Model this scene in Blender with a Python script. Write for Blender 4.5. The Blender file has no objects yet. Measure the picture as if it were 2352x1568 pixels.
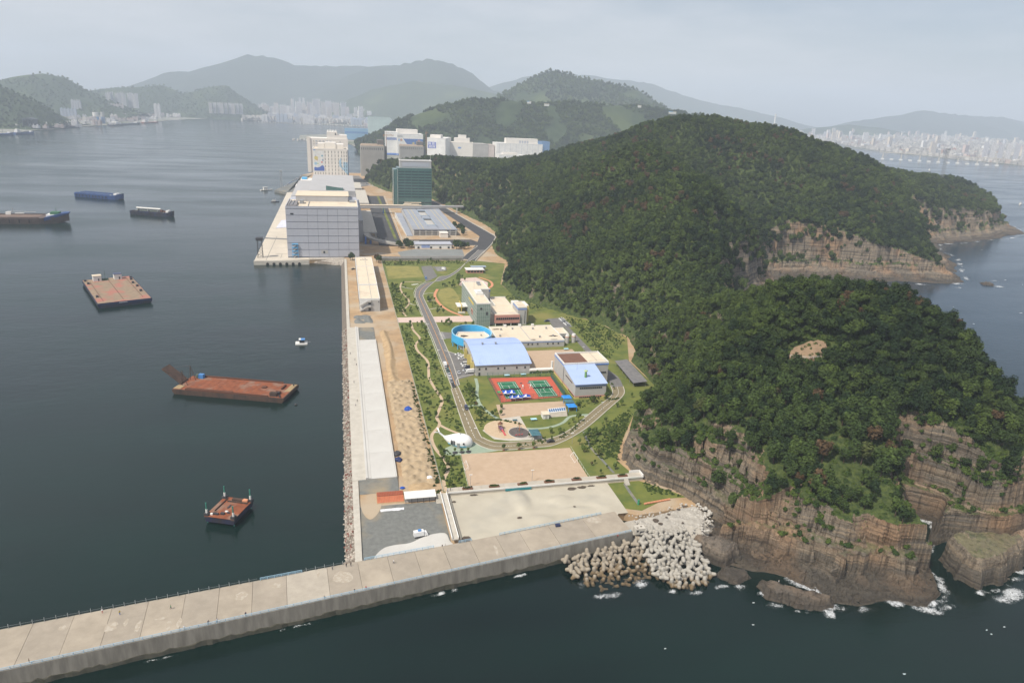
import bpy, bmesh, math, random
import numpy as np
from mathutils import Matrix, Vector

# ------------------------------------------------------------------ camera, sky, sun, exposure
scn = bpy.context.scene
COL = scn.collection
random.seed(7)

cam_d = bpy.data.cameras.new("camera")
cam = bpy.data.objects.new("camera", cam_d)
COL.objects.link(cam)
cam_d.sensor_width = 36.0
cam_d.lens = 36.0 * 1600.0 / 2352.0          # about 24.5 mm, as measured from the vanishing points
cam_d.clip_start = 1.0
cam_d.clip_end = 60000.0
CAM_H = 165.0
cam.matrix_world = Matrix(((0.97249371, 0.0329222, -0.2305908, 0.0),
                           (-0.22898899, 0.31644208, -0.92055877, 0.0),
                           (0.04266182, 0.94804037, 0.31527675, CAM_H),
                           (0, 0, 0, 1)))
scn.camera = cam

TO_SUN = Vector((-0.62, -0.36, 0.95)).normalized()
SUN_EL = math.asin(TO_SUN.z)
SUN_AZ = math.atan2(TO_SUN.x, TO_SUN.y)
world = bpy.data.worlds.new("World")
scn.world = world
world.use_nodes = True
wn, wl = world.node_tree.nodes, world.node_tree.links
wn.clear()
w_out = wn.new("ShaderNodeOutputWorld")
w_bg = wn.new("ShaderNodeBackground")
w_sky = wn.new("ShaderNodeTexSky")
w_sky.sky_type = 'NISHITA'
w_sky.sun_disc = False
w_sky.sun_elevation = SUN_EL
w_sky.sun_rotation = SUN_AZ
w_sky.altitude = 100.0
w_sky.air_density = 1.0
w_sky.dust_density = 2.2
w_sky.ozone_density = 1.0
w_bg.inputs[1].default_value = 0.1
# thin high cloud: a soft pale veil mixed over the clear sky, the same all round
w_tc = wn.new("ShaderNodeTexCoord")
w_map = wn.new("ShaderNodeMapping")
w_map.inputs['Scale'].default_value = (1.3, 1.3, 6.0)
w_noise = wn.new("ShaderNodeTexNoise")
w_noise.inputs['Scale'].default_value = 1.6
w_noise.inputs['Detail'].default_value = 7.0
w_noise.inputs['Roughness'].default_value = 0.55
w_ramp = wn.new("ShaderNodeValToRGB")
w_ramp.color_ramp.elements[0].position = 0.36
w_ramp.color_ramp.elements[0].color = (0.22, 0.22, 0.22, 1)
w_ramp.color_ramp.elements[1].position = 0.68
w_ramp.color_ramp.elements[1].color = (0.80, 0.80, 0.80, 1)
w_mix = wn.new("ShaderNodeMix")
w_mix.data_type = 'RGBA'
w_mix.inputs['B'].default_value = (8.6, 8.55, 8.8, 1)
wl.new(w_tc.outputs['Generated'], w_map.inputs['Vector'])
wl.new(w_map.outputs['Vector'], w_noise.inputs['Vector'])
wl.new(w_noise.outputs['Fac'], w_ramp.inputs['Fac'])
wl.new(w_ramp.outputs['Color'], w_mix.inputs['Factor'])
wl.new(w_sky.outputs['Color'], w_mix.inputs['A'])
wl.new(w_mix.outputs['Result'], w_bg.inputs['Color'])
wl.new(w_bg.outputs['Background'], w_out.inputs['Surface'])

sun_d = bpy.data.lights.new("sun", 'SUN')
sun_d.energy = 5.0
sun_d.angle = math.radians(1.2)
sun_d.color = (1.0, 0.93, 0.82)
sun = bpy.data.objects.new("sun", sun_d)
COL.objects.link(sun)
sun.rotation_euler = (-TO_SUN).to_track_quat('-Z', 'Y').to_euler()

scn.view_settings.view_transform = 'Standard'
scn.view_settings.look = 'None'
scn.view_settings.gamma = 1.0
scn.view_settings.use_curve_mapping = False
scn.view_settings.exposure = 0.05
scn.render.engine = 'CYCLES'
scn.cycles.use_denoising = True
scn.cycles.max_bounces = 6
scn.cycles.diffuse_bounces = 2
scn.cycles.glossy_bounces = 2
scn.cycles.transmission_bounces = 2
scn.cycles.transparent_max_bounces = 12
scn.cycles.volume_bounces = 1
scn.cycles.sample_clamp_indirect = 4.0

# ------------------------------------------------------------------ materials
MATS = {}
def _new(name):
    m = bpy.data.materials.new(name)
    m.use_nodes = True
    nt = m.node_tree
    return m, nt, nt.nodes['Principled BSDF']

def mat(name, c, c2=None, scale=0.5, rough=0.85, bump=0.0, detail=5.0, lo=0.35, hi=0.65, metal=0.0, stretch=None, spec=0.3, c3=None, s3=0.05, f3=0.5):
    """plain procedural surface: two tones mixed by noise in object space, optional third tone in large patches, optional relief"""
    if name in MATS:
        return MATS[name]
    m, nt, b = _new(name)
    b.inputs['Roughness'].default_value = rough
    b.inputs['Metallic'].default_value = metal
    b.inputs['Specular IOR Level'].default_value = spec
    if c2 is None:
        c2 = tuple(v * 0.82 for v in c)
    tc = nt.nodes.new("ShaderNodeTexCoord")
    mp = nt.nodes.new("ShaderNodeMapping")
    if stretch:
        mp.inputs['Scale'].default_value = stretch
    no = nt.nodes.new("ShaderNodeTexNoise")
    no.inputs['Scale'].default_value = scale
    no.inputs['Detail'].default_value = detail
    no.inputs['Roughness'].default_value = 0.62
    rp = nt.nodes.new("ShaderNodeValToRGB")
    rp.color_ramp.elements[0].position = lo
    rp.color_ramp.elements[1].position = hi
    rp.color_ramp.elements[0].color = (*c, 1)
    rp.color_ramp.elements[1].color = (*c2, 1)
    nt.links.new(tc.outputs['Object'], mp.inputs['Vector'])
    nt.links.new(mp.outputs['Vector'], no.inputs['Vector'])
    nt.links.new(no.outputs['Fac'], rp.inputs['Fac'])
    out = rp.outputs['Color']
    if c3 is not None:
        n3 = nt.nodes.new("ShaderNodeTexNoise")
        n3.inputs['Scale'].default_value = s3
        n3.inputs['Detail'].default_value = 6.0
        r3 = nt.nodes.new("ShaderNodeValToRGB")
        r3.color_ramp.elements[0].position = f3 - 0.06
        r3.color_ramp.elements[1].position = f3 + 0.08
        mx = nt.nodes.new("ShaderNodeMix")
        mx.data_type = 'RGBA'
        mx.inputs['B'].default_value = (*c3, 1)
        nt.links.new(tc.outputs['Object'], n3.inputs['Vector'])
        nt.links.new(n3.outputs['Fac'], r3.inputs['Fac'])
        nt.links.new(r3.outputs['Color'], mx.inputs['Factor'])
        nt.links.new(out, mx.inputs['A'])
        out = mx.outputs['Result']
    nt.links.new(out, b.inputs['Base Color'])
    if bump:
        bp = nt.nodes.new("ShaderNodeBump")
        bp.inputs['Strength'].default_value = min(1.0, bump)
        bp.inputs['Distance'].default_value = 0.3
        nt.links.new(no.outputs['Fac'], bp.inputs['Height'])
        nt.links.new(bp.outputs['Normal'], b.inputs['Normal'])
    MATS[name] = m
    return m

def foliage_mat(name, ca, cb, cc, attr=None):
    m, nt, b = _new(name)
    b.inputs['Roughness'].default_value = 0.75
    b.inputs['Specular IOR Level'].default_value = 0.15
    rp = nt.nodes.new("ShaderNodeValToRGB")
    cr = rp.color_ramp
    cr.elements[0].position = 0.0
    cr.elements[0].color = (*ca, 1)
    cr.elements[1].position = 0.9
    cr.elements[1].color = (*cb, 1)
    e = cr.elements.new(0.965)
    e.color = (*cb, 1)
    e = cr.elements.new(0.98)
    e.color = (*cc, 1)
    if attr:
        a = nt.nodes.new("ShaderNodeAttribute")
        a.attribute_type = 'INSTANCER'
        a.attribute_name = attr
        src = a.outputs['Fac']
    else:
        a = nt.nodes.new("ShaderNodeObjectInfo")
        src = a.outputs['Random']
    nt.links.new(src, rp.inputs['Fac'])
    # leaf to leaf variation
    g = nt.nodes.new("ShaderNodeTexCoord")
    no = nt.nodes.new("ShaderNodeTexNoise")
    no.inputs['Scale'].default_value = 0.9
    no.inputs['Detail'].default_value = 3.0
    nt.links.new(g.outputs['Object'], no.inputs['Vector'])
    mr = nt.nodes.new("ShaderNodeMapRange")
    mr.inputs['From Min'].default_value = 0.3
    mr.inputs['From Max'].default_value = 0.7
    mr.inputs['To Min'].default_value = 0.6
    mr.inputs['To Max'].default_value = 1.4
    nt.links.new(no.outputs['Fac'], mr.inputs['Value'])
    ml = nt.nodes.new("ShaderNodeMix")
    ml.data_type = 'RGBA'
    ml.blend_type = 'MULTIPLY'
    ml.inputs['Factor'].default_value = 1.0
    nt.links.new(rp.outputs['Color'], ml.inputs['A'])
    nt.links.new(mr.outputs['Result'], ml.inputs['B'])
    nt.links.new(ml.outputs['Result'], b.inputs['Base Color'])
    MATS[name] = m
    return m

def rock_mat(name, base=((0.245, 0.198, 0.145), (0.16, 0.14, 0.115), (0.285, 0.19, 0.12)), green=True, dark_line=True):
    """bedded rock: bands in height, upright joints, green where it lies flat, dark wet foot at the waterline"""
    m, nt, b = _new(name)
    N, L = nt.nodes, nt.links
    b.inputs['Roughness'].default_value = 0.9
    b.inputs['Specular IOR Level'].default_value = 0.2
    geo = N.new("ShaderNodeNewGeometry")
    sep = N.new("ShaderNodeSeparateXYZ")
    L.new(geo.outputs['Position'], sep.inputs[0])
    def noise(scale, stretch=(1, 1, 1), detail=6.0, rough=0.6):
        mp = N.new("ShaderNodeMapping")
        mp.inputs['Scale'].default_value = stretch
        n = N.new("ShaderNodeTexNoise")
        n.inputs['Scale'].default_value = scale
        n.inputs['Detail'].default_value = detail
        n.inputs['Roughness'].default_value = rough
        L.new(geo.outputs['Position'], mp.inputs['Vector'])
        L.new(mp.outputs['Vector'], n.inputs['Vector'])
        return n.outputs['Fac']
    def ramp(src, stops):
        r = N.new("ShaderNodeValToRGB")
        el = r.color_ramp.elements
        while len(el) < len(stops):
            el.new(0.5)
        for e, (p, c) in zip(el, stops):
            e.position = p
            e.color = (*c, 1) if len(c) == 3 else c
        L.new(src, r.inputs['Fac'])
        return r.outputs['Color']
    def mix(f, a, c, blend='MIX'):
        x = N.new("ShaderNodeMix")
        x.data_type = 'RGBA'
        x.blend_type = blend
        if isinstance(f, float):
            x.inputs['Factor'].default_value = f
        else:
            L.new(f, x.inputs['Factor'])
        if isinstance(a, tuple):
            x.inputs['A'].default_value = (*a, 1)
        else:
            L.new(a, x.inputs['A'])
        if isinstance(c, tuple):
            x.inputs['B'].default_value = (*c, 1)
        else:
            L.new(c, x.inputs['B'])
        return x.outputs['Result']
    beds = noise(0.09, (0.10, 0.10, 9.0), 8.0, 0.7)
    big = noise(0.035, (1, 1, 1.4), 4.0)
    col = ramp(beds, [(0.33, tuple(v * 0.7 for v in base[1])), (0.45, base[1]), (0.55, base[0]), (0.68, tuple(v * 1.12 for v in base[0]))])
    col = mix(ramp(big, [(0.48, (0, 0, 0)), (0.66, (1, 1, 1))]), col, base[2])
    fine = noise(0.9, (1, 1, 1.8), 6.0, 0.7)
    col = mix(0.75, col, ramp(fine, [(0.3, (0.55, 0.55, 0.55)), (0.7, (1.25, 1.25, 1.25))]), 'MULTIPLY')
    # upright joints and bedding cracks
    vj = noise(0.55, (1.0, 1.0, 0.05), 3.0, 0.5)
    bj = noise(0.5, (0.05, 0.05, 1.6), 4.0, 0.6)
    col = mix(0.8, col, ramp(vj, [(0.36, (0.42, 0.41, 0.40)), (0.44, (1, 1, 1))]), 'MULTIPLY')
    col = mix(0.85, col, ramp(bj, [(0.38, (0.40, 0.39, 0.38)), (0.47, (1, 1, 1)), (0.66, (1.12, 1.1, 1.06))]), 'MULTIPLY')
    # dark wet, weed-covered foot
    wet = N.new("ShaderNodeMapRange")
    wet.inputs['From Min'].default_value = 1.2
    wet.inputs['From Max'].default_value = 8.0
    wob = N.new("ShaderNodeMath")
    wob.operation = 'MULTIPLY_ADD'
    L.new(noise(0.12, (1, 1, 1), 5.0), wob.inputs[0])
    wob.inputs[1].default_value = 5.0
    L.new(sep.outputs['Z'], wob.inputs[2])
    sb = N.new("ShaderNodeMath")
    sb.operation = 'SUBTRACT'
    L.new(wob.outputs[0], sb.inputs[0])
    sb.inputs[1].default_value = 2.5
    L.new(sb.outputs[0], wet.inputs['Value'])
    if dark_line:
        col = mix(wet.outputs['Result'], mix(0.78, col, (0.045, 0.04, 0.033)), col)
    if green:
        nz = N.new("ShaderNodeSeparateXYZ")
        L.new(geo.outputs['Normal'], nz.inputs[0])
        add = N.new("ShaderNodeMath")
        add.operation = 'ADD'
        L.new(nz.outputs['Z'], add.inputs[0])
        L.new(noise(0.16, (1, 1, 1), 6.0), add.inputs[1])
        up = N.new("ShaderNodeMapRange")
        up.inputs['From Min'].default_value = 1.12
        up.inputs['From Max'].default_value = 1.26
        hi = N.new("ShaderNodeMapRange")
        hi.inputs['From Min'].default_value = 9.0
        hi.inputs['From Max'].default_value = 14.0
        L.new(sep.outputs['Z'], hi.inputs['Value'])
        va = N.new("ShaderNodeAttribute")
        va.attribute_name = 'veg'
        hm = N.new("ShaderNodeMath")
        hm.operation = 'MAXIMUM'
        L.new(hi.outputs['Result'], hm.inputs[0])
        L.new(va.outputs['Fac'], hm.inputs[1])
        vb = N.new("ShaderNodeMath")
        vb.operation = 'MULTIPLY_ADD'
        L.new(va.outputs['Fac'], vb.inputs[0])
        vb.inputs[1].default_value = 0.22
        L.new(add.outputs[0], vb.inputs[2])
        L.new(vb.outputs[0], up.inputs['Value'])
        mu = N.new("ShaderNodeMath")
        mu.operation = 'MULTIPLY'
        L.new(up.outputs['Result'], mu.inputs[0])
        L.new(hm.outputs[0], mu.inputs[1])
        gcol = ramp(noise(0.5, (1, 1, 1), 5.0), [(0.35, (0.03, 0.05, 0.015)), (0.65, (0.085, 0.11, 0.03))])
        col = mix(mu.outputs[0], col, gcol)
    L.new(col, b.inputs['Base Color'])
    bp = N.new("ShaderNodeBump")
    bp.inputs['Strength'].default_value = 0.9
    bp.inputs['Distance'].default_value = 0.8
    hsum = N.new("ShaderNodeMath")
    hsum.operation = 'ADD'
    L.new(beds, hsum.inputs[0])
    L.new(fine, hsum.inputs[1])
    L.new(hsum.outputs[0], bp.inputs['Height'])
    L.new(bp.outputs['Normal'], b.inputs['Normal'])
    MATS[name] = m
    return m

# ------------------------------------------------------------------ mesh helpers
class MB:
    """collects boxes, prisms, tubes and sheets for one mesh"""
    def __init__(s):
        s.v, s.f = [], []
    def add(s, vs, fs):
        o = len(s.v)
        s.v += [tuple(p) for p in vs]
        s.f += [tuple(i + o for i in f) for f in fs]
        return s
    def box(s, x0, x1, y0, y1, z0, z1):
        return s.add([(x0, y0, z0), (x1, y0, z0), (x1, y1, z0), (x0, y1, z0), (x0, y0, z1), (x1, y0, z1), (x1, y1, z1), (x0, y1, z1)],
                     [(0, 3, 2, 1), (4, 5, 6, 7), (0, 1, 5, 4), (1, 2, 6, 5), (2, 3, 7, 6), (3, 0, 4, 7)])
    def prism(s, poly, z0, z1, cap0=True):
        n = len(poly)
        if sum(poly[i][0] * poly[(i + 1) % n][1] - poly[(i + 1) % n][0] * poly[i][1] for i in range(n)) < 0:
            poly = poly[::-1]
        vs = [(p[0], p[1], z0) for p in poly] + [(p[0], p[1], z1) for p in poly]
        fs = [tuple(range(n, 2 * n))] + ([tuple(range(n))[::-1]] if cap0 else [])
        fs += [(i, (i + 1) % n, n + (i + 1) % n, n + i) for i in range(n)]
        return s.add(vs, fs)
    def sheet(s, poly, z):
        n = len(poly)
        if sum(poly[i][0] * poly[(i + 1) % n][1] - poly[(i + 1) % n][0] * poly[i][1] for i in range(n)) < 0:
            poly = poly[::-1]
        return s.add([(p[0], p[1], z) for p in poly], [tuple(range(n))])
    def cyl(s, x, y, z0, z1, r0, r1=None, n=10):
        r1 = r0 if r1 is None else r1
        vs = [(x + r0 * math.cos(2 * math.pi * i / n), y + r0 * math.sin(2 * math.pi * i / n), z0) for i in range(n)]
        vs += [(x + r1 * math.cos(2 * math.pi * i / n), y + r1 * math.sin(2 * math.pi * i / n), z1) for i in range(n)]
        return s.add(vs, [tuple(range(n))[::-1], tuple(range(n, 2 * n))] + [(i, (i + 1) % n, n + (i + 1) % n, n + i) for i in range(n)])
    def bar(s, a, b, r, n=5, r1=None):
        a, b = Vector(a), Vector(b)
        d = (b - a).normalized()
        u = d.orthogonal().normalized()
        w = d.cross(u)
        r1 = r if r1 is None else r1
        vs = [a + (u * math.cos(2 * math.pi * i / n) + w * math.sin(2 * math.pi * i / n)) * r for i in range(n)]
        vs += [b + (u * math.cos(2 * math.pi * i / n) + w * math.sin(2 * math.pi * i / n)) * r1 for i in range(n)]
        return s.add(vs, [tuple(range(n))[::-1], tuple(range(n, 2 * n))] + [(i, (i + 1) % n, n + (i + 1) % n, n + i) for i in range(n)])
    def hull(s, secs):
        """skin a list of cross sections (same point count each), capped at both ends"""
        n = len(secs[0])
        vs = [p for sec in secs for p in sec]
        fs = [tuple(range(n))[::-1], tuple(range((len(secs) - 1) * n, len(secs) * n))]
        for k in range(len(secs) - 1):
            fs += [(k * n + i, k * n + (i + 1) % n, (k + 1) * n + (i + 1) % n, (k + 1) * n + i) for i in range(n)]
        return s.add(vs, fs)
    def mesh(s, name):
        me = bpy.data.meshes.new(name)
        me.from_pydata(s.v, [], s.f)
        me.update()
        return me

def fix_normals(me):
    bm = bmesh.new()
    bm.from_mesh(me)
    bmesh.ops.recalc_face_normals(bm, faces=bm.faces)
    bm.to_mesh(me)
    bm.free()

def obj(name, geo, material, parent=None, loc=(0, 0, 0), rz=0.0, smooth=False, fix=True):
    me = geo if isinstance(geo, bpy.types.Mesh) else geo.mesh(name)
    if fix and not isinstance(geo, bpy.types.Mesh):
        fix_normals(me)
    if material is not None and len(me.materials) == 0:
        me.materials.append(material)
    o = bpy.data.objects.new(name, me)
    COL.objects.link(o)
    o.location = loc
    if rz:
        o.rotation_euler = (0, 0, rz)
    if parent is not None:
        o.parent = parent
    if smooth:
        for p in me.polygons:
            p.use_smooth = True
    return o

def tag(o, label=None, cat=None, group=None, kind=None):
    if label:
        o['label'] = label
    if cat:
        o['category'] = cat
    if group:
        o['group'] = group
    if kind:
        o['kind'] = kind
    return o

def thing(name, label, cat, loc=(0, 0, 0), rz=0.0, group=None):
    o = bpy.data.objects.new(name, None)
    COL.objects.link(o)
    o.location = loc
    o.rotation_euler = (0, 0, rz)
    o.empty_display_size = 0.5
    return tag(o, label, cat, group)

def struct(name, geo, material, loc=(0, 0, 0), smooth=False):
    return tag(obj(name, geo, material, loc=loc, smooth=smooth), kind='structure')

def copy_tree(src, loc, rz=0.0, label=None, scale=None):
    r = src.copy()
    COL.objects.link(r)
    r.location = loc
    r.rotation_euler = (0, 0, rz)
    if scale:
        r.scale = scale if isinstance(scale, tuple) else (scale,) * 3
    if label:
        r['label'] = label
    for ch in src.children:
        c = ch.copy()
        COL.objects.link(c)
        c.parent = r
        for g in ch.children:
            d = g.copy()
            COL.objects.link(d)
            d.parent = c
    return r

def ribbon(path, width, closed=False):
    """outline of a strip of constant width along a polyline"""
    L_, R_ = [], []
    n = len(path)
    for i, p in enumerate(path):
        a = path[max(0, i - 1)]
        c = path[min(n - 1, i + 1)]
        dx, dy = c[0] - a[0], c[1] - a[1]
        l = math.hypot(dx, dy) or 1.0
        nx, ny = -dy / l, dx / l
        w = (width if not callable(width) else width(i / (n - 1))) / 2
        L_.append((p[0] + nx * w, p[1] + ny * w))
        R_.append((p[0] - nx * w, p[1] - ny * w))
    return L_, R_

def strip_mb(path, width, z, mb=None):
    mb = mb or MB()
    L_, R_ = ribbon(path, width)
    for i in range(len(path) - 1):
        mb.add([(*R_[i], z), (*R_[i + 1], z), (*L_[i + 1], z), (*L_[i], z)], [(0, 1, 2, 3)])
    return mb

def spline(pts, k=6):
    """Catmull-Rom through the points"""
    out = []
    n = len(pts)
    for i in range(n - 1):
        p0, p1, p2, p3 = pts[max(0, i - 1)], pts[i], pts[i + 1], pts[min(n - 1, i + 2)]
        for j in range(k):
            t = j / k
            out.append(tuple(0.5 * ((2 * p1[a]) + (-p0[a] + p2[a]) * t + (2 * p0[a] - 5 * p1[a] + 4 * p2[a] - p3[a]) * t * t
                                    + (-p0[a] + 3 * p1[a] - 3 * p2[a] + p3[a]) * t ** 3) for a in range(len(p1))))
    out.append(tuple(pts[-1]))
    return out

def kerb_mb(path, z, w=0.3, h=0.16, mb=None):
    mb = mb or MB()
    L_, R_ = ribbon(path, w)
    for i in range(len(path) - 1):
        a, b, c, d = R_[i], R_[i + 1], L_[i + 1], L_[i]
        mb.add([(*a, z), (*b, z), (*c, z), (*d, z), (*a, z + h), (*b, z + h), (*c, z + h), (*d, z + h)],
               [(4, 5, 6, 7), (0, 1, 5, 4), (1, 2, 6, 5), (2, 3, 7, 6), (3, 0, 4, 7)])
    return mb

# numpy value noise
_rng = np.random.RandomState(11)
_TAB = _rng.rand(256, 256)
def vnoise(x, y):
    xi, yi = np.floor(x).astype(int), np.floor(y).astype(int)
    fx, fy = x - xi, y - yi
    fx, fy = fx * fx * (3 - 2 * fx), fy * fy * (3 - 2 * fy)
    a = _TAB[xi % 256, yi % 256]
    b = _TAB[(xi + 1) % 256, yi % 256]
    c = _TAB[xi % 256, (yi + 1) % 256]
    d = _TAB[(xi + 1) % 256, (yi + 1) % 256]
    return (a * (1 - fx) + b * fx) * (1 - fy) + (c * (1 - fx) + d * fx) * fy
def fbm(x, y, s, o=4, seed=0.0):
    t, a, n = 0.0, 1.0, 0.0
    for k in range(o):
        t = t + a * vnoise(x / s + seed + 17.3 * k, y / s - seed * 1.7 + 9.1 * k)
        n += a
        a *= 0.5
        s *= 0.5
    return t / n - 0.5

def grid_mesh(name, X, Y, Z, keep=None):
    ny, nx = X.shape
    co = np.stack([X.ravel(), Y.ravel(), Z.ravel()], 1)
    idx = np.arange(nx * ny).reshape(ny, nx)
    q = np.stack([idx[:-1, :-1], idx[:-1, 1:], idx[1:, 1:], idx[1:, :-1]], -1).reshape(-1, 4)
    if keep is not None:
        q = q[keep.ravel()[q].any(1)]
        used = np.unique(q)
        re = np.zeros(nx * ny, int)
        re[used] = np.arange(len(used))
        co, q = co[used], re[q]
    me = bpy.data.meshes.new(name)
    me.vertices.add(len(co))
    me.vertices.foreach_set("co", co.astype(np.float32).ravel())
    me.loops.add(len(q) * 4)
    me.loops.foreach_set("vertex_index", q.astype(np.int32).ravel())
    me.polygons.add(len(q))
    me.polygons.foreach_set("loop_start", np.arange(0, len(q) * 4, 4, dtype=np.int32))
    me.update(calc_edges=True)
    me.validate()
    me.shade_flat()
    return me

# ------------------------------------------------------------------ the sea
def sea_material():
    m, nt, b = _new("sea_water")
    N, L = nt.nodes, nt.links
    b.inputs['Base Color'].default_value = (0.010, 0.026, 0.027, 1)
    b.inputs['IOR'].default_value = 1.33
    geo = N.new("ShaderNodeNewGeometry")
    def noise(scale, st, detail, rough=0.55):
        mp = N.new("ShaderNodeMapping")
        mp.inputs['Scale'].default_value = st
        mp.inputs['Rotation'].default_value = (0, 0, 0.35)
        n = N.new("ShaderNodeTexNoise")
        n.inputs['Scale'].default_value = scale
        n.inputs['Detail'].default_value = detail
        n.inputs['Roughness'].default_value = rough
        L.new(geo.outputs['Position'], mp.inputs['Vector'])
        L.new(mp.outputs['Vector'], n.inputs['Vector'])
        return n.outputs['Fac']
    patch = noise(0.0075, (0.55, 1.5, 1), 5.0, 0.6)
    tint = N.new("ShaderNodeValToRGB")
    tint.color_ramp.elements[0].position = 0.38
    tint.color_ramp.elements[0].color = (0.0012, 0.0080, 0.0066, 1)
    tint.color_ramp.elements[1].position = 0.68
    tint.color_ramp.elements[1].color = (0.0030, 0.0170, 0.0130, 1)
    L.new(patch, tint.inputs['Fac'])
    sx = N.new("ShaderNodeSeparateXYZ")
    L.new(geo.outputs['Position'], sx.inputs[0])
    op = N.new("ShaderNodeMapRange")           # base colour turns bluer outside the harbour
    op.inputs['From Min'].default_value = 260.0
    op.inputs['From Max'].default_value = 600.0
    L.new(sx.outputs['X'], op.inputs['Value'])
    bl = N.new("ShaderNodeMix")
    bl.data_type = 'RGBA'
    bl.inputs['B'].default_value = (0.004, 0.022, 0.042, 1)
    L.new(op.outputs['Result'], bl.inputs['Factor'])
    L.new(tint.outputs['Color'], bl.inputs['A'])
    L.new(bl.outputs['Result'], b.inputs['Base Color'])
    rg = N.new("ShaderNodeMapRange")
    rg.inputs['From Min'].default_value = 0.35
    rg.inputs['From Max'].default_value = 0.65
    rg.inputs['To Min'].default_value = 0.10
    rg.inputs['To Max'].default_value = 0.24
    L.new(patch, rg.inputs['Value'])
    L.new(rg.outputs['Result'], b.inputs['Roughness'])
    w1 = noise(0.16, (0.8, 1.5, 1), 6.0, 0.62)
    w2 = noise(0.03, (0.7, 1.4, 1), 3.0)
    ad = N.new("ShaderNodeMath")
    ad.operation = 'MULTIPLY_ADD'
    L.new(w2, ad.inputs[0])
    ad.inputs[1].default_value = 1.5
    L.new(w1, ad.inputs[2])
    bp = N.new("ShaderNodeBump")
    bp.inputs['Strength'].default_value = 0.6
    calm = noise(0.0035, (0.5, 1.6, 1), 6.0, 0.65)
    cr = N.new("ShaderNodeMapRange")
    cr.inputs['From Min'].default_value = 0.36
    cr.inputs['From Max'].default_value = 0.62
    cr.inputs['To Min'].default_value = 0.06
    cr.inputs['To Max'].default_value = 0.42
    L.new(calm, cr.inputs['Value'])
    L.new(cr.outputs['Result'], bp.inputs['Distance'])
    L.new(ad.outputs[0], bp.inputs['Height'])
    L.new(bp.outputs['Normal'], b.inputs['Normal'])
    return m
struct('sea', MB().sheet([(-13500, -1500), (13500, -1500), (13500, 15500), (-13500, 15500)], 0.0), sea_material())
# ------------------------------------------------------------------ headland and hills
# outline of the hill land; kinds: W meets the level site, S near sea cliffs, E far sea cliffs, N hidden back side
OUTLINE = [(205, 920, 'W'), (180, 846, 'W'), (172, 790, 'W'), (179, 742, 'W'), (160, 690, 'W'), (147, 643, 'W'), (150, 595, 'W'), (168, 556, 'W'),
           (200, 507, 'W'), (209, 472, 'W'), (203, 442, 'W'), (190, 420, 'W'), (187, 372, 'W'), (172, 356, 'W'), (158, 338, 'W'), (146, 316, 'R'), (134, 298, 'R'),
           (128, 284, 'R'), (131, 266, 'R'), (142, 251, 'R'), (146, 241, 'R'), (150, 229, 'S'), (136, 222, 'S'), (131, 207, 'S'), (142, 204, 'S'),
           (152, 198, 'S'), (160, 193, 'S'), (166, 184, 'S'), (162, 178, 'S'), (176, 172, 'S'), (190, 174, 'S'), (201, 168, 'S'), (214, 173, 'S'), (220, 184, 'C'), (220.5, 197.5, 'C'), (242, 221.5, 'C'), (249, 216, 'C'),
           (230.5, 198.8, 'C'), (243, 202, 'C'), (254, 198, 'C'), (266, 194, 'C'), (282, 197, 'C'), (300, 207, 'C'), (317, 226, 'C'), (331, 258, 'C'), (336, 300, 'C'),
           (332, 340, 'C'), (318, 380, 'E'), (306, 420, 'E'), (325, 470, 'E'), (365, 520, 'E'), (420, 575, 'E'), (461, 650, 'E'), (490, 672, 'E'),
           (527, 662, 'E'), (555, 658, 'E'), (597, 638, 'E'), (647, 630, 'E'), (687, 636, 'E'), (723, 678, 'E'), (760, 720, 'E'), (807, 773, 'E'), (826, 820, 'E'),
           (876, 874, 'E'), (907, 872, 'E'), (987, 900, 'E'), (1054, 916, 'E'), (1140, 965, 'E'), (1210, 1050, 'E'), (1240, 1150, 'E'), (1220, 1300, 'N'),
           (1100, 1420, 'N'), (800, 1500, 'N'), (500, 1580, 'N'), (250, 1660, 'N'), (70, 1700, 'N'), (48, 1620, 'W'), (62, 1500, 'W'), (84, 1400, 'W'),
           (120, 1330, 'W'), (160, 1285, 'W'), (174, 1200, 'W'), (188, 1100, 'W'), (202, 1000, 'W')]
OXY = np.array([(p[0], p[1]) for p in OUTLINE], float)
OK = [p[2] for p in OUTLINE]

def outline_distance(x, y):
    """signed distance to the outline (inside positive) and the weight of each edge kind"""
    sh = x.shape
    px, py = x.ravel(), y.ravel()
    best = np.full(px.shape, 1e9)
    kind = np.zeros(px.shape, int)
    ins = np.zeros(px.shape, bool)
    n = len(OXY)
    for i in range(n):
        a, b = OXY[i], OXY[(i + 1) % n]
        ab = b - a
        t = np.clip(((px - a[0]) * ab[0] + (py - a[1]) * ab[1]) / (ab @ ab), 0, 1)
        d = np.hypot(px - a[0] - t * ab[0], py - a[1] - t * ab[1])
        k = 'WSENRC'.index(OK[i])
        m = d < best
        best[m] = d[m]
        kind[m] = k
        c = ((a[1] > py) != (b[1] > py)) & (px < (b[0] - a[0]) * (py - a[1]) / (b[1] - a[1] + 1e-12) + a[0])
        ins ^= c
    return np.where(ins, best, -best).reshape(sh), kind.reshape(sh)

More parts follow.
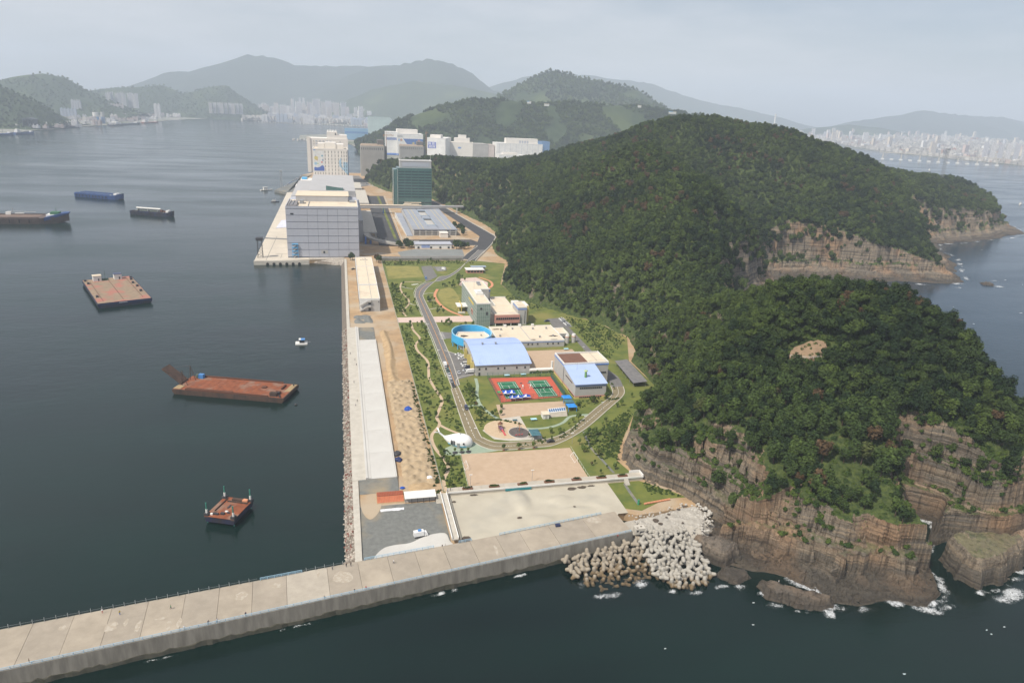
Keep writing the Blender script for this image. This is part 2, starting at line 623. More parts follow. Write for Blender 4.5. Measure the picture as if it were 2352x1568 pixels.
CTRL = [  # x, y, ground height of the hills away from their edges
    (237, 322, 76), (283, 318, 76), (307, 298, 70), (305, 275, 64), (296, 248, 54), (270, 232, 47), (216, 276, 52), (200, 330, 62), (185, 300, 50), (193, 385, 42), (175, 270, 38), (230, 245, 43), (192, 240, 36), (160, 300, 30),
    (240, 370, 58), (262, 432, 40), (222, 425, 34), (305, 410, 38), (318, 340, 52), (324, 300, 52), (312, 252, 44), (330, 500, 52), (270, 520, 62), (225, 500, 36),
    (352, 582, 86), (300, 600, 80), (362, 655, 101), (424, 640, 38), (300, 680, 84), (230, 640, 46), (200, 700, 38), (240, 780, 58), (352, 790, 122), (300, 850, 94), (225, 900, 44), (255, 960, 62),
    (450, 860, 88), (440, 710, 46), (510, 800, 60), (410, 920, 108), (480, 1000, 150), (550, 1005, 160), (620, 1010, 154), (635, 955, 148), (677, 902, 122), (700, 850, 92), (787, 905, 94), (570, 860, 98), (500, 740, 62), (600, 720, 52), (718, 770, 46), (660, 800, 78),
    (400, 1100, 116), (320, 1100, 92), (240, 1150, 64), (210, 1250, 62), (160, 1320, 62), (282, 1350, 68), (363, 1320, 74), (150, 1450, 56), (100, 1500, 42), (90, 1600, 38), (300, 1550, 40),
    (560, 1200, 132), (700, 1150, 110), (560, 1400, 70), (850, 1250, 70), (880, 1050, 92), (1015, 1150, 76), (1160, 1140, 72), (1142, 1030, 40), (1000, 1000, 62), (900, 950, 60), (1200, 1220, 45), (1000, 1350, 45)]
_C = np.array(CTRL, float)
def _tps(r2):
    return np.where(r2 > 0, 0.5 * r2 * np.log(np.maximum(r2, 1e-9)), 0)
def _fit():
    p = _C[:, :2] / 300.0
    n = len(p)
    K = _tps(((p[:, None] - p[None]) ** 2).sum(-1)) + np.eye(n) * 2e-4
    Pm = np.hstack([np.ones((n, 1)), p])
    A = np.block([[K, Pm], [Pm.T, np.zeros((3, 3))]])
    return np.linalg.solve(A, np.concatenate([_C[:, 2], np.zeros(3)])), p
_W, _P = _fit()
def hill_surface(x, y):
    q = np.stack([x.ravel(), y.ravel()], 1) / 300.0
    out = np.zeros(len(q))
    for s in range(0, len(q), 20000):
        c = q[s:s + 20000]
        out[s:s + 20000] = _tps(((c[:, None] - _P[None]) ** 2).sum(-1)) @ _W[:-3] + _W[-3] + c @ _W[-2:]
    return out.reshape(x.shape)

PROF = {0: ([-30, -1, 0, 3, 6, 12, 32, 70, 400], [2, 3.4, 4.2, 6.0, 9.5, 16, 38, 80, 420]),
        1: ([-30, -6, -1.5, 0, 1.2, 11, 12.5, 13.3, 19, 21, 22.5, 26, 29, 44, 90, 400], [-5, -5, -2.5, -0.3, 1.5, 3.6, 4.6, 11, 12.6, 18, 21, 30, 36, 58, 98, 420]),
        2: ([-30, -6, 0, 3, 13, 15, 23, 25, 31, 34, 44, 80, 400], [-5, -4, -0.3, 1.8, 4.0, 7.5, 9, 15, 17, 28, 56, 96, 420]),
        3: ([-30, 0, 60, 400], [-5, 0, 40, 300]),
        5: ([-30, -6, -1, 0, 0.8, 2.4, 3.2, 7, 8.2, 12, 14, 20, 44, 90, 400], [-5, -5, -2.5, -0.3, 2.0, 3.5, 13, 14.5, 25, 28, 40, 52, 76, 110, 420]),
        4: ([-30, -1, 0, 2, 3, 8, 9, 14, 15.5, 22, 24, 44, 80, 400], [2, 3.4, 4.2, 5.5, 10.5, 13, 19, 21.5, 28, 31, 36, 48, 85, 420])}
def worley(x, y, s, jitter, seed):
    """random value of the nearest jittered lattice cell: joint-bounded blocks"""
    a = 0.5
    u, v = (x * math.cos(a) + y * math.sin(a)) / s, (-x * math.sin(a) + y * math.cos(a)) / s
    ui, vi = np.floor(u), np.floor(v)
    best, val = np.full(x.shape, 9e9), np.zeros(x.shape)
    for du in (-1, 0, 1):
        for dv in (-1, 0, 1):
            cu, cv = ui + du, vi + dv
            r1 = np.modf(np.abs(np.sin(cu * 12.9898 + cv * 78.233 + seed) * 43758.5453))[0]
            r2 = np.modf(np.abs(np.sin(cu * 39.346 + cv * 11.135 + seed) * 24634.634))[0]
            d2 = (cu + .5 + (r1 - .5) * 2 * jitter - u) ** 2 + (cv + .5 + (r2 - .5) * 2 * jitter - v) ** 2
            m = d2 < best
            best = np.where(m, d2, best)
            val = np.where(m, np.modf(r1 * 7.13 + r2 * 3.7)[0], val)
    return val
def ground_height(x, y, detail=True):
    d, k = outline_distance(x, y)
    d0 = d
    d = d + np.where(k == 1, fbm(x, y, 11, 4, 7.7) * 5.0, np.where(k == 5, fbm(x, y, 9, 3, 7.7) * 1.4, np.where((k == 2) & (y > 440), fbm(x, y, 38, 4, 7.7) * 30 - 2, 0)))
    j1 = fbm(x, y, 26, 3, 3.1) * 9 + fbm(x, y, 9, 2, 8.4) * 5
    c1, c2 = worley(x, y, 6.5, 0.55, 1.7), worley(x, y, 2.7, 0.5, 5.1)
    jit = (c1 - 0.5) * 5.0 + (c2 - 0.5) * 2.2
    dd = d + np.where(d > 0.8, np.minimum(1.0, (d - 0.8) / 6) * np.where(k == 5, 0.45, 1.0) * (j1 + jit), 0)
    h = np.zeros_like(x)
    for kk, (pd, ph) in PROF.items():
        m = k == kk
        if m.any():
            h[m] = np.interp(dd[m], pd, ph)
    # bedding ledges on the cliffs
    if detail:
        step = 1.9 + 0.9 * fbm(x, y, 60, 2, 5.5)
        tilt = h + 0.06 * (x - 200) + fbm(x, y, 22, 2, 2.2) * 1.2 + (c1 - 0.5) * 0.9 + (c2 - 0.5) * 0.5
        fr = tilt / step - np.floor(tilt / step)
        led = (np.clip((fr - 0.74) / 0.26, 0, 1) - fr) * step
        h = h + np.where((h > 1.0) & (k > 0), led * 0.95, 0)
    S = hill_surface(x, y) + fbm(x, y, 95, 4, 0.7) * np.clip((y - 300) / 25, 8, 20)
    return np.minimum(h, np.maximum(S, 4.0)), d0, k

def terrain(name, x0, x1, y0, y1, step, material):
    X, Y = np.meshgrid(np.arange(x0, x1 + step * 0.5, step), np.arange(y0, y1 + step * 0.5, step))
    Z, d, k = ground_height(X, Y)
    if step > 5:      # the far point has its own finer sheet
        Z = Z - 5.0 * ((X > 442) & (X < 888) & (Y > 600) & (Y < 893))
    if step < 1:      # broken surface of the wave-cut bench
        Z = Z + np.where((d > 1.5) & (Z < 9) & ((k == 1) | (k == 5)), (worley(X, Y, 2.2, .5, 2.2) - .5) * 1.1 + fbm(X, Y, 9, 3, 8.8) * 2.0, 0)
    Z = Z + np.where(d > 2, fbm(X, Y, max(1.6, step * 3.5), 2, 4.4) * min(1.6, max(.7, step * 0.8)), 0)
    me = grid_mesh(name, X, Y, Z, keep=d > -5.0)
    if step > 1 and step != 2.3:
        me.transform(Matrix.Translation((0, 0, -0.5)))
    co = np.zeros(len(me.vertices) * 3, np.float32)
    me.vertices.foreach_get('co', co)
    kk = outline_distance(co[0::3].astype(float), co[1::3].astype(float))[1]
    va = me.attributes.new('veg', 'FLOAT', 'POINT')
    va.data.foreach_set('value', ((kk == 0) | (co[2::3] > 40)).astype(np.float32))
    return struct(name, me, material)

ROCK = rock_mat('layered_cliff_rock')
terrain('headland', 118, 352, 162, 264, 0.45, ROCK)
terrain('headland', 112, 372, 262, 432, 2.0, ROCK)
terrain('far_point', 434, 900, 600, 905, 2.3, ROCK)
terrain('hillside', 40, 1250, 430, 1702, 6.0, ROCK)

# ------------------------------------------------------------------ forest
def clump_mesh(name, seed, rx, rz, zc, n, leaf, lumps, flat=0.5, trunk=0.0):
    """crown of leaf-sized faces laid over several lumps through the crown's volume"""
    r = random.Random(seed)
    L_ = []
    for i in range(lumps):
        a = r.uniform(0, 6.283)
        q = math.sqrt(r.random()) * 0.62
        L_.append((q * rx * math.cos(a), q * rx * math.sin(a), zc + rz * r.uniform(-0.55, 0.6), r.uniform(0.36, 0.55)))
    vs, fs = [], []
    for i in range(n):
        cx, cy, cz, s = L_[i % lumps]
        u = r.uniform(-0.55, 1)
        t = r.uniform(0, 6.283)
        w = math.sqrt(1 - u * u)
        nr = Vector((w * math.cos(t), w * math.sin(t), u))
        p = Vector((cx + nr.x * rx * s, cy + nr.y * rx * s, cz + nr.z * rz * s * (0.9 + flat * 0.4))) * r.uniform(0.86, 1.04)
        nn = (nr + Vector((r.uniform(-.7, .7), r.uniform(-.7, .7), r.uniform(-.3, .9)))).normalized()
        a = nn.orthogonal().normalized()
        a.rotate(Matrix.Rotation(r.uniform(0, 6.283), 3, nn))
        b = nn.cross(a)
        l = leaf * r.uniform(0.6, 1.35)
        o = len(vs)
        vs += [p - a * l * 0.5 - b * l * 0.35, p + a * l * 0.55 - b * l * 0.3, p + a * l * 0.1 + b * l * 0.65]
        fs.append((o, o + 1, o + 2))
    if trunk:
        mb = MB().bar((0, 0, -1.0), (0.15, 0.1, zc), trunk, 5, trunk * 0.4)
        o = len(vs)
        vs += [Vector(v) for v in mb.v]
        fs += [tuple(i + o for i in f) for f in mb.f]
    me = bpy.data.meshes.new(name)
    me.from_pydata([tuple(v) for v in vs], [], fs)
    me.update()
    return me

PINE_A, PINE_B, PINE_C = (0.013, 0.027, 0.009), (0.064, 0.094, 0.019), (0.080, 0.052, 0.027)
F_FOREST = foliage_mat('forest_leaves', PINE_A, PINE_B, PINE_C, attr='tint')
F_TREE = foliage_mat('tree_leaves', (0.013, 0.027, 0.009), (0.052, 0.080, 0.018), PINE_C)
F_SHRUB = foliage_mat('shrub_leaves', (0.026, 0.05, 0.012), (0.075, 0.11, 0.022), (0.09, 0.07, 0.03), attr='tint')
BARK = mat('bark', (0.09, 0.065, 0.045), (0.05, 0.038, 0.028), 2.0)

def scatter_stuff(name, pts, proto_me, proto_mat, label, cat):
    """one object: a cloud of points that carries instances of one small plant"""
    if len(proto_me.materials) == 0:
        proto_me.materials.append(proto_mat)
    po = bpy.data.objects.new(name + '_source', proto_me)
    me = bpy.data.meshes.new(name)
    arr = np.array([p[:3] for p in pts], np.float32)
    me.vertices.add(len(arr))
    me.vertices.foreach_set("co", arr.ravel())
    for an, col in (('rot', 3), ('scl', 4), ('tint', 5)):
        at_ = me.attributes.new(an, 'FLOAT', 'POINT')
        at_.data.foreach_set("value", np.array([p[col] for p in pts], np.float32))
    me.update()
    o = bpy.data.objects.new(name, me)
    COL.objects.link(o)
    ng = bpy.data.node_groups.new(name, 'GeometryNodeTree')
    ng.interface.new_socket("Geometry", in_out='INPUT', socket_type='NodeSocketGeometry')
    ng.interface.new_socket("Geometry", in_out='OUTPUT', socket_type='NodeSocketGeometry')
    N, L = ng.nodes, ng.links
    gi, go = N.new("NodeGroupInput"), N.new("NodeGroupOutput")
    ip = N.new("GeometryNodeInstanceOnPoints")
    oi = N.new("GeometryNodeObjectInfo")
    oi.inputs['Object'].default_value = po
    oi.inputs['As Instance'].default_value = True
    ar = N.new("GeometryNodeInputNamedAttribute")
    ar.data_type = 'FLOAT'
    ar.inputs['Name'].default_value = 'rot'
    asn = N.new("GeometryNodeInputNamedAttribute")
    asn.data_type = 'FLOAT'
    asn.inputs['Name'].default_value = 'scl'
    cx = N.new("ShaderNodeCombineXYZ")
    L.new(ar.outputs['Attribute'], cx.inputs['Z'])
    L.new(gi.outputs[0], ip.inputs['Points'])
    L.new(oi.outputs['Geometry'], ip.inputs['Instance'])
    L.new(cx.outputs[0], ip.inputs['Rotation'])
    L.new(asn.outputs['Attribute'], ip.inputs['Scale'])
    L.new(ip.outputs[0], go.inputs[0])
    md = o.modifiers.new("scatter", 'NODES')
    md.node_group = ng
    return tag(o, label, cat, kind='stuff')

def forest_points():
    rs = np.random.RandomState(5)
    near, far, shrubs = [], [], []
    # near headland: dense jittered grid
    def cand(x0, x1, y0, y1, sp):
        gx, gy = np.meshgrid(np.arange(x0, x1, sp), np.arange(y0, y1, sp))
        x = gx.ravel() + rs.uniform(-.5, .5, gx.size) * sp
        y = gy.ravel() + rs.uniform(-.5, .5, gx.size) * sp
        h, d, k = ground_height(x, y, False)
        h2 = ground_height(x + 1.5, y, False)[0]
        h3 = ground_height(x, y + 1.5, False)[0]
        sl = np.hypot(h2 - h, h3 - h) / 1.5
        return x, y, h, d, k, sl
    def tintv(x, y):
        return np.clip(0.45 + fbm(x, y, 60, 3, 6.2) * 1.3 + rs.normal(0, 0.27, x.shape), 0, 0.9) 
    for (x0, x1, y0, y1, sp, dst) in ((125, 372, 170, 430, 3.6, near), (40, 1250, 430, 760, 4.7, far), (40, 1250, 760, 1700, 5.5, far)):
        x, y, h, d, k, sl = cand(x0, x1, y0, y1, sp)
        t = tintv(x, y)
        brown = (fbm(x, y, 55, 2, 12.5) > 0.17) & (rs.rand(len(x)) < 0.16) | (rs.rand(len(x)) < 0.003)
        t = np.where(brown, 1.0, t)
        bare = ((x - 222) / 14) ** 2 + ((y - 281) / 8.0) ** 2 < 1        # sandy lookout clearing on the knob
        ok = (d > 3) & ~bare & ((sl < 1.5) | (k == 0) | (h > 25))
        ok &= np.where(k == 0, (d > 4) | (rs.rand(len(x)) < 0.35), True)
        ok &= np.where(k == 4, (d > 25) | ((h > 12) & (rs.rand(len(x)) < 0.3)), True)
        ok &= np.where(k == 5, (h > 36) | ((h > 16) & (rs.rand(len(x)) < 0.4)), True)
        ok &= np.where(k == 1, ((d > 24) & (h > 22)) | ((h > 20) & (rs.rand(len(x)) < 0.45)), True)
        ok &= np.where(k == 2, (h > 30) | ((h > 13) & (rs.rand(len(x)) < 0.5)), True)
        ok &= ~((k == 0) & (d < 26) & (x < 190) & (y < 345) & (fbm(x, y, 16, 2, 9.9) > -0.02))
        for i in np.nonzero(ok)[0]:
            dst.append((x[i], y[i], h[i], rs.uniform(0, 6.283), rs.choice((0.62, 0.8, 0.95, 1.1, 1.45)) * rs.uniform(.9, 1.1), t[i]))
        so = (~ok) & ~bare & (d > 2) & ((h > 11) | ((k == 0) & (h > 4.6))) & (fbm(x, y, 15, 3, 4.7) > np.where(k == 0, -0.15, np.where(h > 20, -0.2, -0.03)))
        for i in np.nonzero(so)[0]:
            shrubs.append((x[i], y[i], h[i] - 0.3, rs.uniform(0, 6.283), rs.uniform(0.5, 1.1), rs.uniform(0, 0.9)))
        m2 = rs.rand(len(x)) < 0.25
    x, y, h, d, k, sl = cand(125, 346, 190, 315, 2.1)
    so = ((k == 1) | (k >= 4)) & (h > 13) & (d > 2) & (fbm(x, y, 13, 3, 2.9) + (h - 24) * 0.008 > 0.03)
    for i in np.nonzero(so)[0]:
        shrubs.append((x[i], y[i], h[i] - 0.4, rs.uniform(0, 6.283), rs.uniform(0.5, 1.2), rs.uniform(0, 0.9)))
    return near, far, shrubs
NEAR_P, FAR_P, SHRUB_P = forest_points()
NEAR_P.sort(key=lambda p: p[0] ** 2 + p[1] ** 2 + (p[2] - CAM_H) ** 2)
print('forest', len(NEAR_P), len(FAR_P), len(SHRUB_P))

CROWN_NEAR = [clump_mesh('crown', 40 + i, 2.5, 2.2, 4.4, 620, 0.75, 9 + i) for i in range(4)]
TRUNK_ME = MB().bar((0, 0, -1.2), (0.12, 0.08, 3.4), 0.24, 6, 0.13).mesh('trunk')
scatter_stuff('pine_forest', NEAR_P[300::2], clump_mesh('forest_crown', 50, 2.9, 1.5, 4.6, 760, 0.66, 12, trunk=0.2), F_FOREST, 'dense dark green pine wood covering the near headland', 'forest')
scatter_stuff('pine_forest', NEAR_P[301::2], clump_mesh('forest_crown', 51, 2.2, 3.0, 4.4, 760, 0.62, 14, trunk=0.2), F_FOREST, 'rounder green trees mixed through the near headland wood', 'forest')
scatter_stuff('hill_forest', FAR_P[0::2], clump_mesh('forest_crown', 60, 3.1, 2.7, 4.2, 430, 0.98, 9, trunk=0.2), F_FOREST, 'continuous green wood over the long ridge behind the site', 'forest')
scatter_stuff('hill_forest', FAR_P[1::2], clump_mesh('forest_crown', 61, 2.8, 3.1, 4.4, 430, 0.95, 11, trunk=0.2), F_FOREST, 'taller trees standing through the ridge wood', 'forest')
scatter_stuff('cliff_shrubs', SHRUB_P, clump_mesh('shrub_crown', 70, 1.6, 1.1, 0.7, 220, 0.6, 7), F_SHRUB, 'low green scrub growing on ledges of the cliffs', 'shrubs')
def make_tree(i):
    t = thing('pine_tree', 'dark green tree at the seaward edge of the headland wood', 'tree', group='single trees along the near edge of the headland wood')
    obj('crown', CROWN_NEAR[i], F_TREE, t)
    obj('trunk', TRUNK_ME, BARK, t)
    return t
TREES = [make_tree(i) for i in range(4)]
for i, p in enumerate(NEAR_P[:300]):
    t = TREES[i] if i < 4 else copy_tree(TREES[i % 4], p[:3])
    t.location = p[:3]
    t.rotation_euler = (0, 0, p[3])
    t.scale = (p[4],) * 3
# ------------------------------------------------------------------ level ground, roads, paths
G = 4.0
SOIL = mat('sandy_soil', (0.42, 0.285, 0.16), (0.31, 0.21, 0.12), 0.16, 0.95, 0.2, c3=(0.40, 0.325, 0.235), s3=0.03, f3=0.55)
LAWN = mat('lawn_grass', (0.150, 0.165, 0.035), (0.085, 0.115, 0.026), 0.12, 0.95, 0.3, c3=(0.20, 0.185, 0.055), s3=0.035, f3=0.60)
LAWN_DRY = mat('dry_lawn', (0.27, 0.235, 0.07), (0.21, 0.20, 0.06), 0.25, 0.95, c3=(0.16, 0.16, 0.045), s3=0.09, f3=0.58)
ASPH = mat('worn_asphalt', (0.175, 0.17, 0.165), (0.14, 0.135, 0.13), 0.3, 0.9)
ASPH_NEW = mat('new_asphalt', (0.05, 0.05, 0.053), (0.066, 0.066, 0.068), 0.1, 0.85)
ASPH_SAND = mat('dusty_asphalt', (0.235, 0.195, 0.12), (0.19, 0.16, 0.095), 0.2, 0.95)
CONC = mat('pale_concrete', (0.50, 0.47, 0.41), (0.43, 0.40, 0.345), 0.35, 0.9)
CONC_NEW = mat('new_concrete', (0.53, 0.52, 0.49), (0.47, 0.455, 0.425), 0.06, 0.9)
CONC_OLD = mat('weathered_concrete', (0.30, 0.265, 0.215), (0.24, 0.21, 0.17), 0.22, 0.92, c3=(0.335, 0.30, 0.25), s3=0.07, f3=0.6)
CONC_BASIN = mat('basin_concrete', (0.46, 0.425, 0.345), (0.40, 0.365, 0.295), 0.09, 0.9, c3=(0.37, 0.345, 0.29), s3=0.05, f3=0.62)
GRAVEL = mat('grey_gravel', (0.185, 0.19, 0.178), (0.135, 0.14, 0.132), 0.5, 0.95, 0.3, c3=(0.27, 0.225, 0.155), s3=0.05, f3=0.60)
SANDF = mat('pitch_sand', (0.46, 0.345, 0.245), (0.42, 0.31, 0.215), 0.4, 0.95, c3=(0.40, 0.295, 0.20), s3=0.06, f3=0.6)
PATHM = mat('tan_path', (0.50, 0.385, 0.265), (0.44, 0.335, 0.23), 0.4, 0.9)
TEALP = mat('green_path', (0.30, 0.36, 0.27), (0.25, 0.31, 0.235), 0.4, 0.9)
PINKP = mat('pink_paving', (0.60, 0.46, 0.40), (0.52, 0.40, 0.35), 0.8, 0.9)
TERRA = mat('orange_paving', (0.60, 0.27, 0.15), (0.52, 0.23, 0.13), 0.6, 0.9)
WHITE_PAINT = mat('white_paint', (0.80, 0.80, 0.78), (0.72, 0.72, 0.70), 0.6, 0.6)
ORANGE_LINE = mat('orange_line', (0.62, 0.30, 0.08), (0.55, 0.26, 0.07), 0.6, 0.7)
YELLOW = mat('yellow_paint', (0.66, 0.50, 0.10), None, 0.6, 0.6)
RED_COURT = mat('red_court', (0.50, 0.105, 0.062), (0.44, 0.09, 0.055), 0.3, 0.85)
GREEN_COURT = mat('green_court', (0.022, 0.155, 0.075), (0.018, 0.125, 0.062), 0.3, 0.85)
BROWN_STAIN = mat('dark_stain', (0.10, 0.075, 0.055), (0.07, 0.055, 0.042), 0.5, 0.9)
RUST = mat('rusty_deck', (0.30, 0.10, 0.042), (0.22, 0.075, 0.035), 0.35, 0.9, c3=(0.20, 0.13, 0.10), s3=0.12, f3=0.58)

GROUND = [(0.5, 221.5), (30, 227), (56, 231), (113, 240), (118, 237), (136, 238.5), (149, 238), (165, 300), (200, 360), (210, 420), (225, 470), (215, 520), (185, 570), (165, 650),
          (195, 745), (200, 850), (225, 925), (215, 1000), (200, 1100), (188, 1200), (175, 1295), (130, 1350), (100, 1420), (80, 1500), (65, 1620), (52, 1760), (-60, 1765),
          (-88, 1680), (-90, 1470), (-97, 1350), (-91, 757), (-36, 762), (0.5, 766)]
struct('ground', MB().prism(GROUND, -3.0, G), SOIL)
# lawns of the school grounds
struct('lawn', MB().sheet([(39.3, 268.5), (130, 268.5), (127, 285), (135, 300), (160, 340), (188, 372), (189, 420), (208, 470), (200, 507), (168, 557), (150, 596), (147, 643), (160, 690),
                           (172, 735), (140, 752), (39.3, 753)], G + 0.03), LAWN)
struct('lawn', MB().sheet([(113.5, 243), (121, 240), (136, 247.5), (146, 247), (141, 253), (130, 264.3), (113.5, 264.3)], G + 0.03), LAWN)
struct('lawn', MB().sheet([(42, 728), (76, 727), (76.5, 677), (41.5, 670)], G + 0.06), LAWN_DRY)
struct('lawn', MB().sheet(spline([(86, 626), (81, 604), (82, 577), (88, 556), (97, 542), (98, 560), (98, 628), (86, 626)], 5)[:-1], G + 0.06), LAWN_DRY)

# school road, its kerbs and lines
ROAD_W = spline([(166, 812), (147, 770), (129, 738), (113, 696), (93, 661), (77, 653), (66, 634), (61.5, 612), (60.6, 595), (60.6, 532), (61.2, 482), (61, 435), (60.9, 386)], 6)
ROAD_E = spline([(157, 812), (140, 770), (122, 722), (103, 684), (92, 676), (84, 655), (74, 630), (68.6, 610), (67.2, 595), (68.2, 531), (68.4, 500), (68.2, 482), (68, 435), (66, 386)], 6)
def between(a, b, z):
    mb = MB()
    n = min(len(a), len(b))
    for i in range(n - 1):
        mb.add([(*a[i], z), (*b[i], z), (*b[i + 1], z), (*a[i + 1], z)], [(0, 1, 2, 3)])
    return mb
W2, E2 = ROAD_W[::1], ROAD_E[:len(ROAD_W)]
_k = len(ROAD_E) / len(ROAD_W)
E2 = [ROAD_E[min(len(ROAD_E) - 1, int(i * _k))] for i in range(len(ROAD_W))]
struct('road', between(ROAD_W, E2, G + 0.09), ASPH)
struct('road', MB().prism([(76, 655), (90, 677), (90, 727), (79, 724)], G + 0.02, G + 0.10), ASPH)
struct('road', MB().prism([(67.5, 498), (86, 493), (86, 483), (67.8, 481)], G + 0.02, G + 0.104), ASPH)
struct('road', MB().prism([(66, 456), (73, 447), (78.5, 446), (78.5, 407), (66, 400)], G + 0.02, G + 0.108), ASPH)
struct('road', MB().prism([(90.4, 723), (105, 722), (103, 703), (93, 700)], G + 0.02, G + 0.07), ASPH)
SOUTH_OUT = spline([(60.2, 386), (59, 324), (61.8, 313), (67, 306), (74, 303.5), (92, 303.8), (103, 306), (122, 320), (145, 344), (162, 363), (167, 376)], 6)
SOUTH_IN = spline([(65, 388), (65.6, 326), (67, 318), (71, 313), (76, 311.6), (92, 311.5), (104, 313.8), (117, 323.6), (140, 348), (155, 364), (159.5, 378)], 6)
struct('road', between(SOUTH_OUT, SOUTH_IN, G + 0.085), ASPH_SAND)
struct('road', between(spline([(167, 376), (170, 392), (168, 410), (170, 440), (170.5, 470), (171, 502)], 5), spline([(159.5, 376), (161, 392), (162, 410), (165, 440), (166, 470), (167, 502)], 5), G + 0.095), ASPH)
struct('road', MB().prism([(160, 524), (174.5, 526), (174, 500), (158.5, 500)], G + 0.02, G + 0.098), ASPH)
kb = MB()
for pth in (ROAD_W, E2, SOUTH_OUT, SOUTH_IN):
    kerb_mb(pth, G + 0.02, 0.45, 0.22, kb)
kerb_mb([(66, 456), (73, 447), (78.5, 446)], G + 0.02, 0.45, 0.24, kb)
kerb_mb(spline([(77.4, 406.6), (70, 405), (65.3, 399), (64.8, 388)], 5), G + 0.02, 0.45, 0.24, kb)
struct('kerb', kb, CONC)
mk = MB()
mid = [((a[0] + b[0]) / 2, (a[1] + b[1]) / 2) for a, b in zip(ROAD_W, E2)]
strip_mb([p for p in mid if p[1] < 652], 0.32, G + 0.13, mk)
struct('road_marking', mk, ORANGE_LINE)
mk = MB()
ms = [((a[0] + b[0]) / 2, (a[1] + b[1]) / 2) for a, b in zip(SOUTH_OUT, SOUTH_IN)]
for i in range(0, len(ms) - 1):
    a, b = ms[i], ms[i + 1]
    for t0 in (0.0, 0.5):
        strip_mb([(a[0] + (b[0] - a[0]) * t0, a[1] + (b[1] - a[1]) * t0), (a[0] + (b[0] - a[0]) * (t0 + 0.3), a[1] + (b[1] - a[1]) * (t0 + 0.3))], 0.22, G + 0.12, mk)
for y0 in (481, 484, 487, 490, 493, 496):
    mk.box(67.2, 70.5, y0, y0 + 0.5, G + 0.10, G + 0.125)
for k_ in range(9):
    mk.box(61.4 + 0.75 * k_, 61.75 + 0.75 * k_, 643 + 0.3 * k_, 647 + 0.3 * k_, G + 0.1, G + 0.128)
for y0 in (704, 708, 712, 716, 720):
    mk.box(93.5, 104, y0, y0 + 0.25, G + 0.08, G + 0.11)
for k_ in range(9):
    mk.box(172.5, 174.5, 502 + 2.6 * k_, 502.2 + 2.6 * k_, G + 0.1, G + 0.13)
struct('road_marking', mk, WHITE_PAINT)

# paths
def path_struct(pts, w, m, z=G + 0.06):
    return struct('path', strip_mb(spline(pts, 6), w, z), m)
path_struct([(72, 654), (62, 656.5), (53.5, 654.5), (50, 636), (50.2, 615), (53.6, 591), (51.4, 573), (45.6, 557), (47, 541)], 1.5, PATHM)
path_struct([(49.2, 525), (49.2, 504), (52, 484), (47.6, 471), (47.6, 456), (51.7, 436), (50.2, 416), (49.2, 404), (50.8, 386), (52.5, 370), (49.5, 358), (46.4, 347), (46.6, 337),
             (40.9, 324.5), (40.9, 311), (43.8, 298), (44.4, 289), (40.8, 279), (40.4, 269)], 1.7, PATHM)
path_struct([(46.6, 337), (51, 330), (58.5, 321.5)], 1.8, PATHM, G + 0.064)
path_struct([(53, 581), (56, 575), (60, 574)], 1.0, CONC)
path_struct([(51, 640), (56, 633), (61, 630)], 1.0, CONC)
for yy in (560, 585, 610):
    path_struct([(68.5, yy), (74, yy + 3), (79, yy + 2)], 1.0, CONC)
struct('path', MB().sheet([(39.5, 538), (98.5, 538.5), (98.5, 521.5), (39.5, 524.5)], G + 0.055), PINKP)
path_struct([(83.5, 627), (78.1, 604), (78.7, 576), (84, 554), (92.5, 538)], 2.4, TERRA, G + 0.08)
path_struct([(78, 401), (76.7, 388), (73.8, 374), (73.2, 360), (76, 348), (80.6, 338), (86, 330.3), (91.5, 326.2), (99, 325), (106.6, 326.4), (113.7, 330.5), (120.5, 337.6), (131, 338.6)], 1.9, TEALP, G + 0.075)
path_struct([(65.5, 358.5), (69.5, 359.8), (73.5, 359)], 1.6, TEALP, G + 0.071)
path_struct([(121.2, 318), (118.8, 300), (119.8, 288), (121, 273)], 1.2, GRAVEL)
path_struct([(122.3, 263), (121.8, 255), (121.7, 245)], 1.4, GRAVEL)
# turf-walled plots and sand
struct('sand_pitch', MB().prism([(52.6, 302.3), (108, 301), (107.4, 270.4), (51, 270.6)], G + 0.02, G + 0.08), SANDF)
struct('sand_yard', MB().sheet([(82.2, 359), (123, 358.8), (120, 343), (93, 341.4), (80.5, 340)], G + 0.062), SANDF)
struct('sand_yard', MB().sheet([(117, 448.3), (157, 448.3), (158, 408), (114.5, 408)], G + 0.06), SANDF)
struct('plaza', MB().sheet(spline([(45, 309), (45.8, 302.5), (61, 302), (73, 304.2), (66, 309), (61.5, 315.5), (57, 318), (45, 309)], 4)[:-1], G + 0.068), TEALP)
struct('plaza', MB().sheet([(68, 327), (72, 316), (80, 313), (97, 312.4), (98, 321), (92, 325), (92, 342), (80, 340)], G + 0.066), CONC)
circ = [(80.5 + 11.5 * math.cos(a * math.pi / 18), 327 + 11.5 * math.sin(a * math.pi / 18)) for a in range(36)]
struct('play_sand', MB().prism(circ, G + 0.02, G + 0.12), mat('play_sand', (0.52, 0.40, 0.27), (0.46, 0.35, 0.235), 0.5, 0.95))
circ = [(86.6 + 5.4 * math.cos(a * math.pi / 18), 321.6 + 6.2 * math.sin(a * math.pi / 18)) for a in range(36)]
struct('rubber_mat', MB().prism(circ, G + 0.02, G + 0.16), mat('rubber_mat', (0.13, 0.11, 0.10), (0.10, 0.085, 0.08), 0.8, 0.95))
struct('kerb', kerb_mb([(86.6 + 5.5 * math.cos(a * math.pi / 18), 321.6 + 6.3 * math.sin(a * math.pi / 18)) for a in range(37)], G + 0.1, 0.3, 0.12), CONC_NEW)

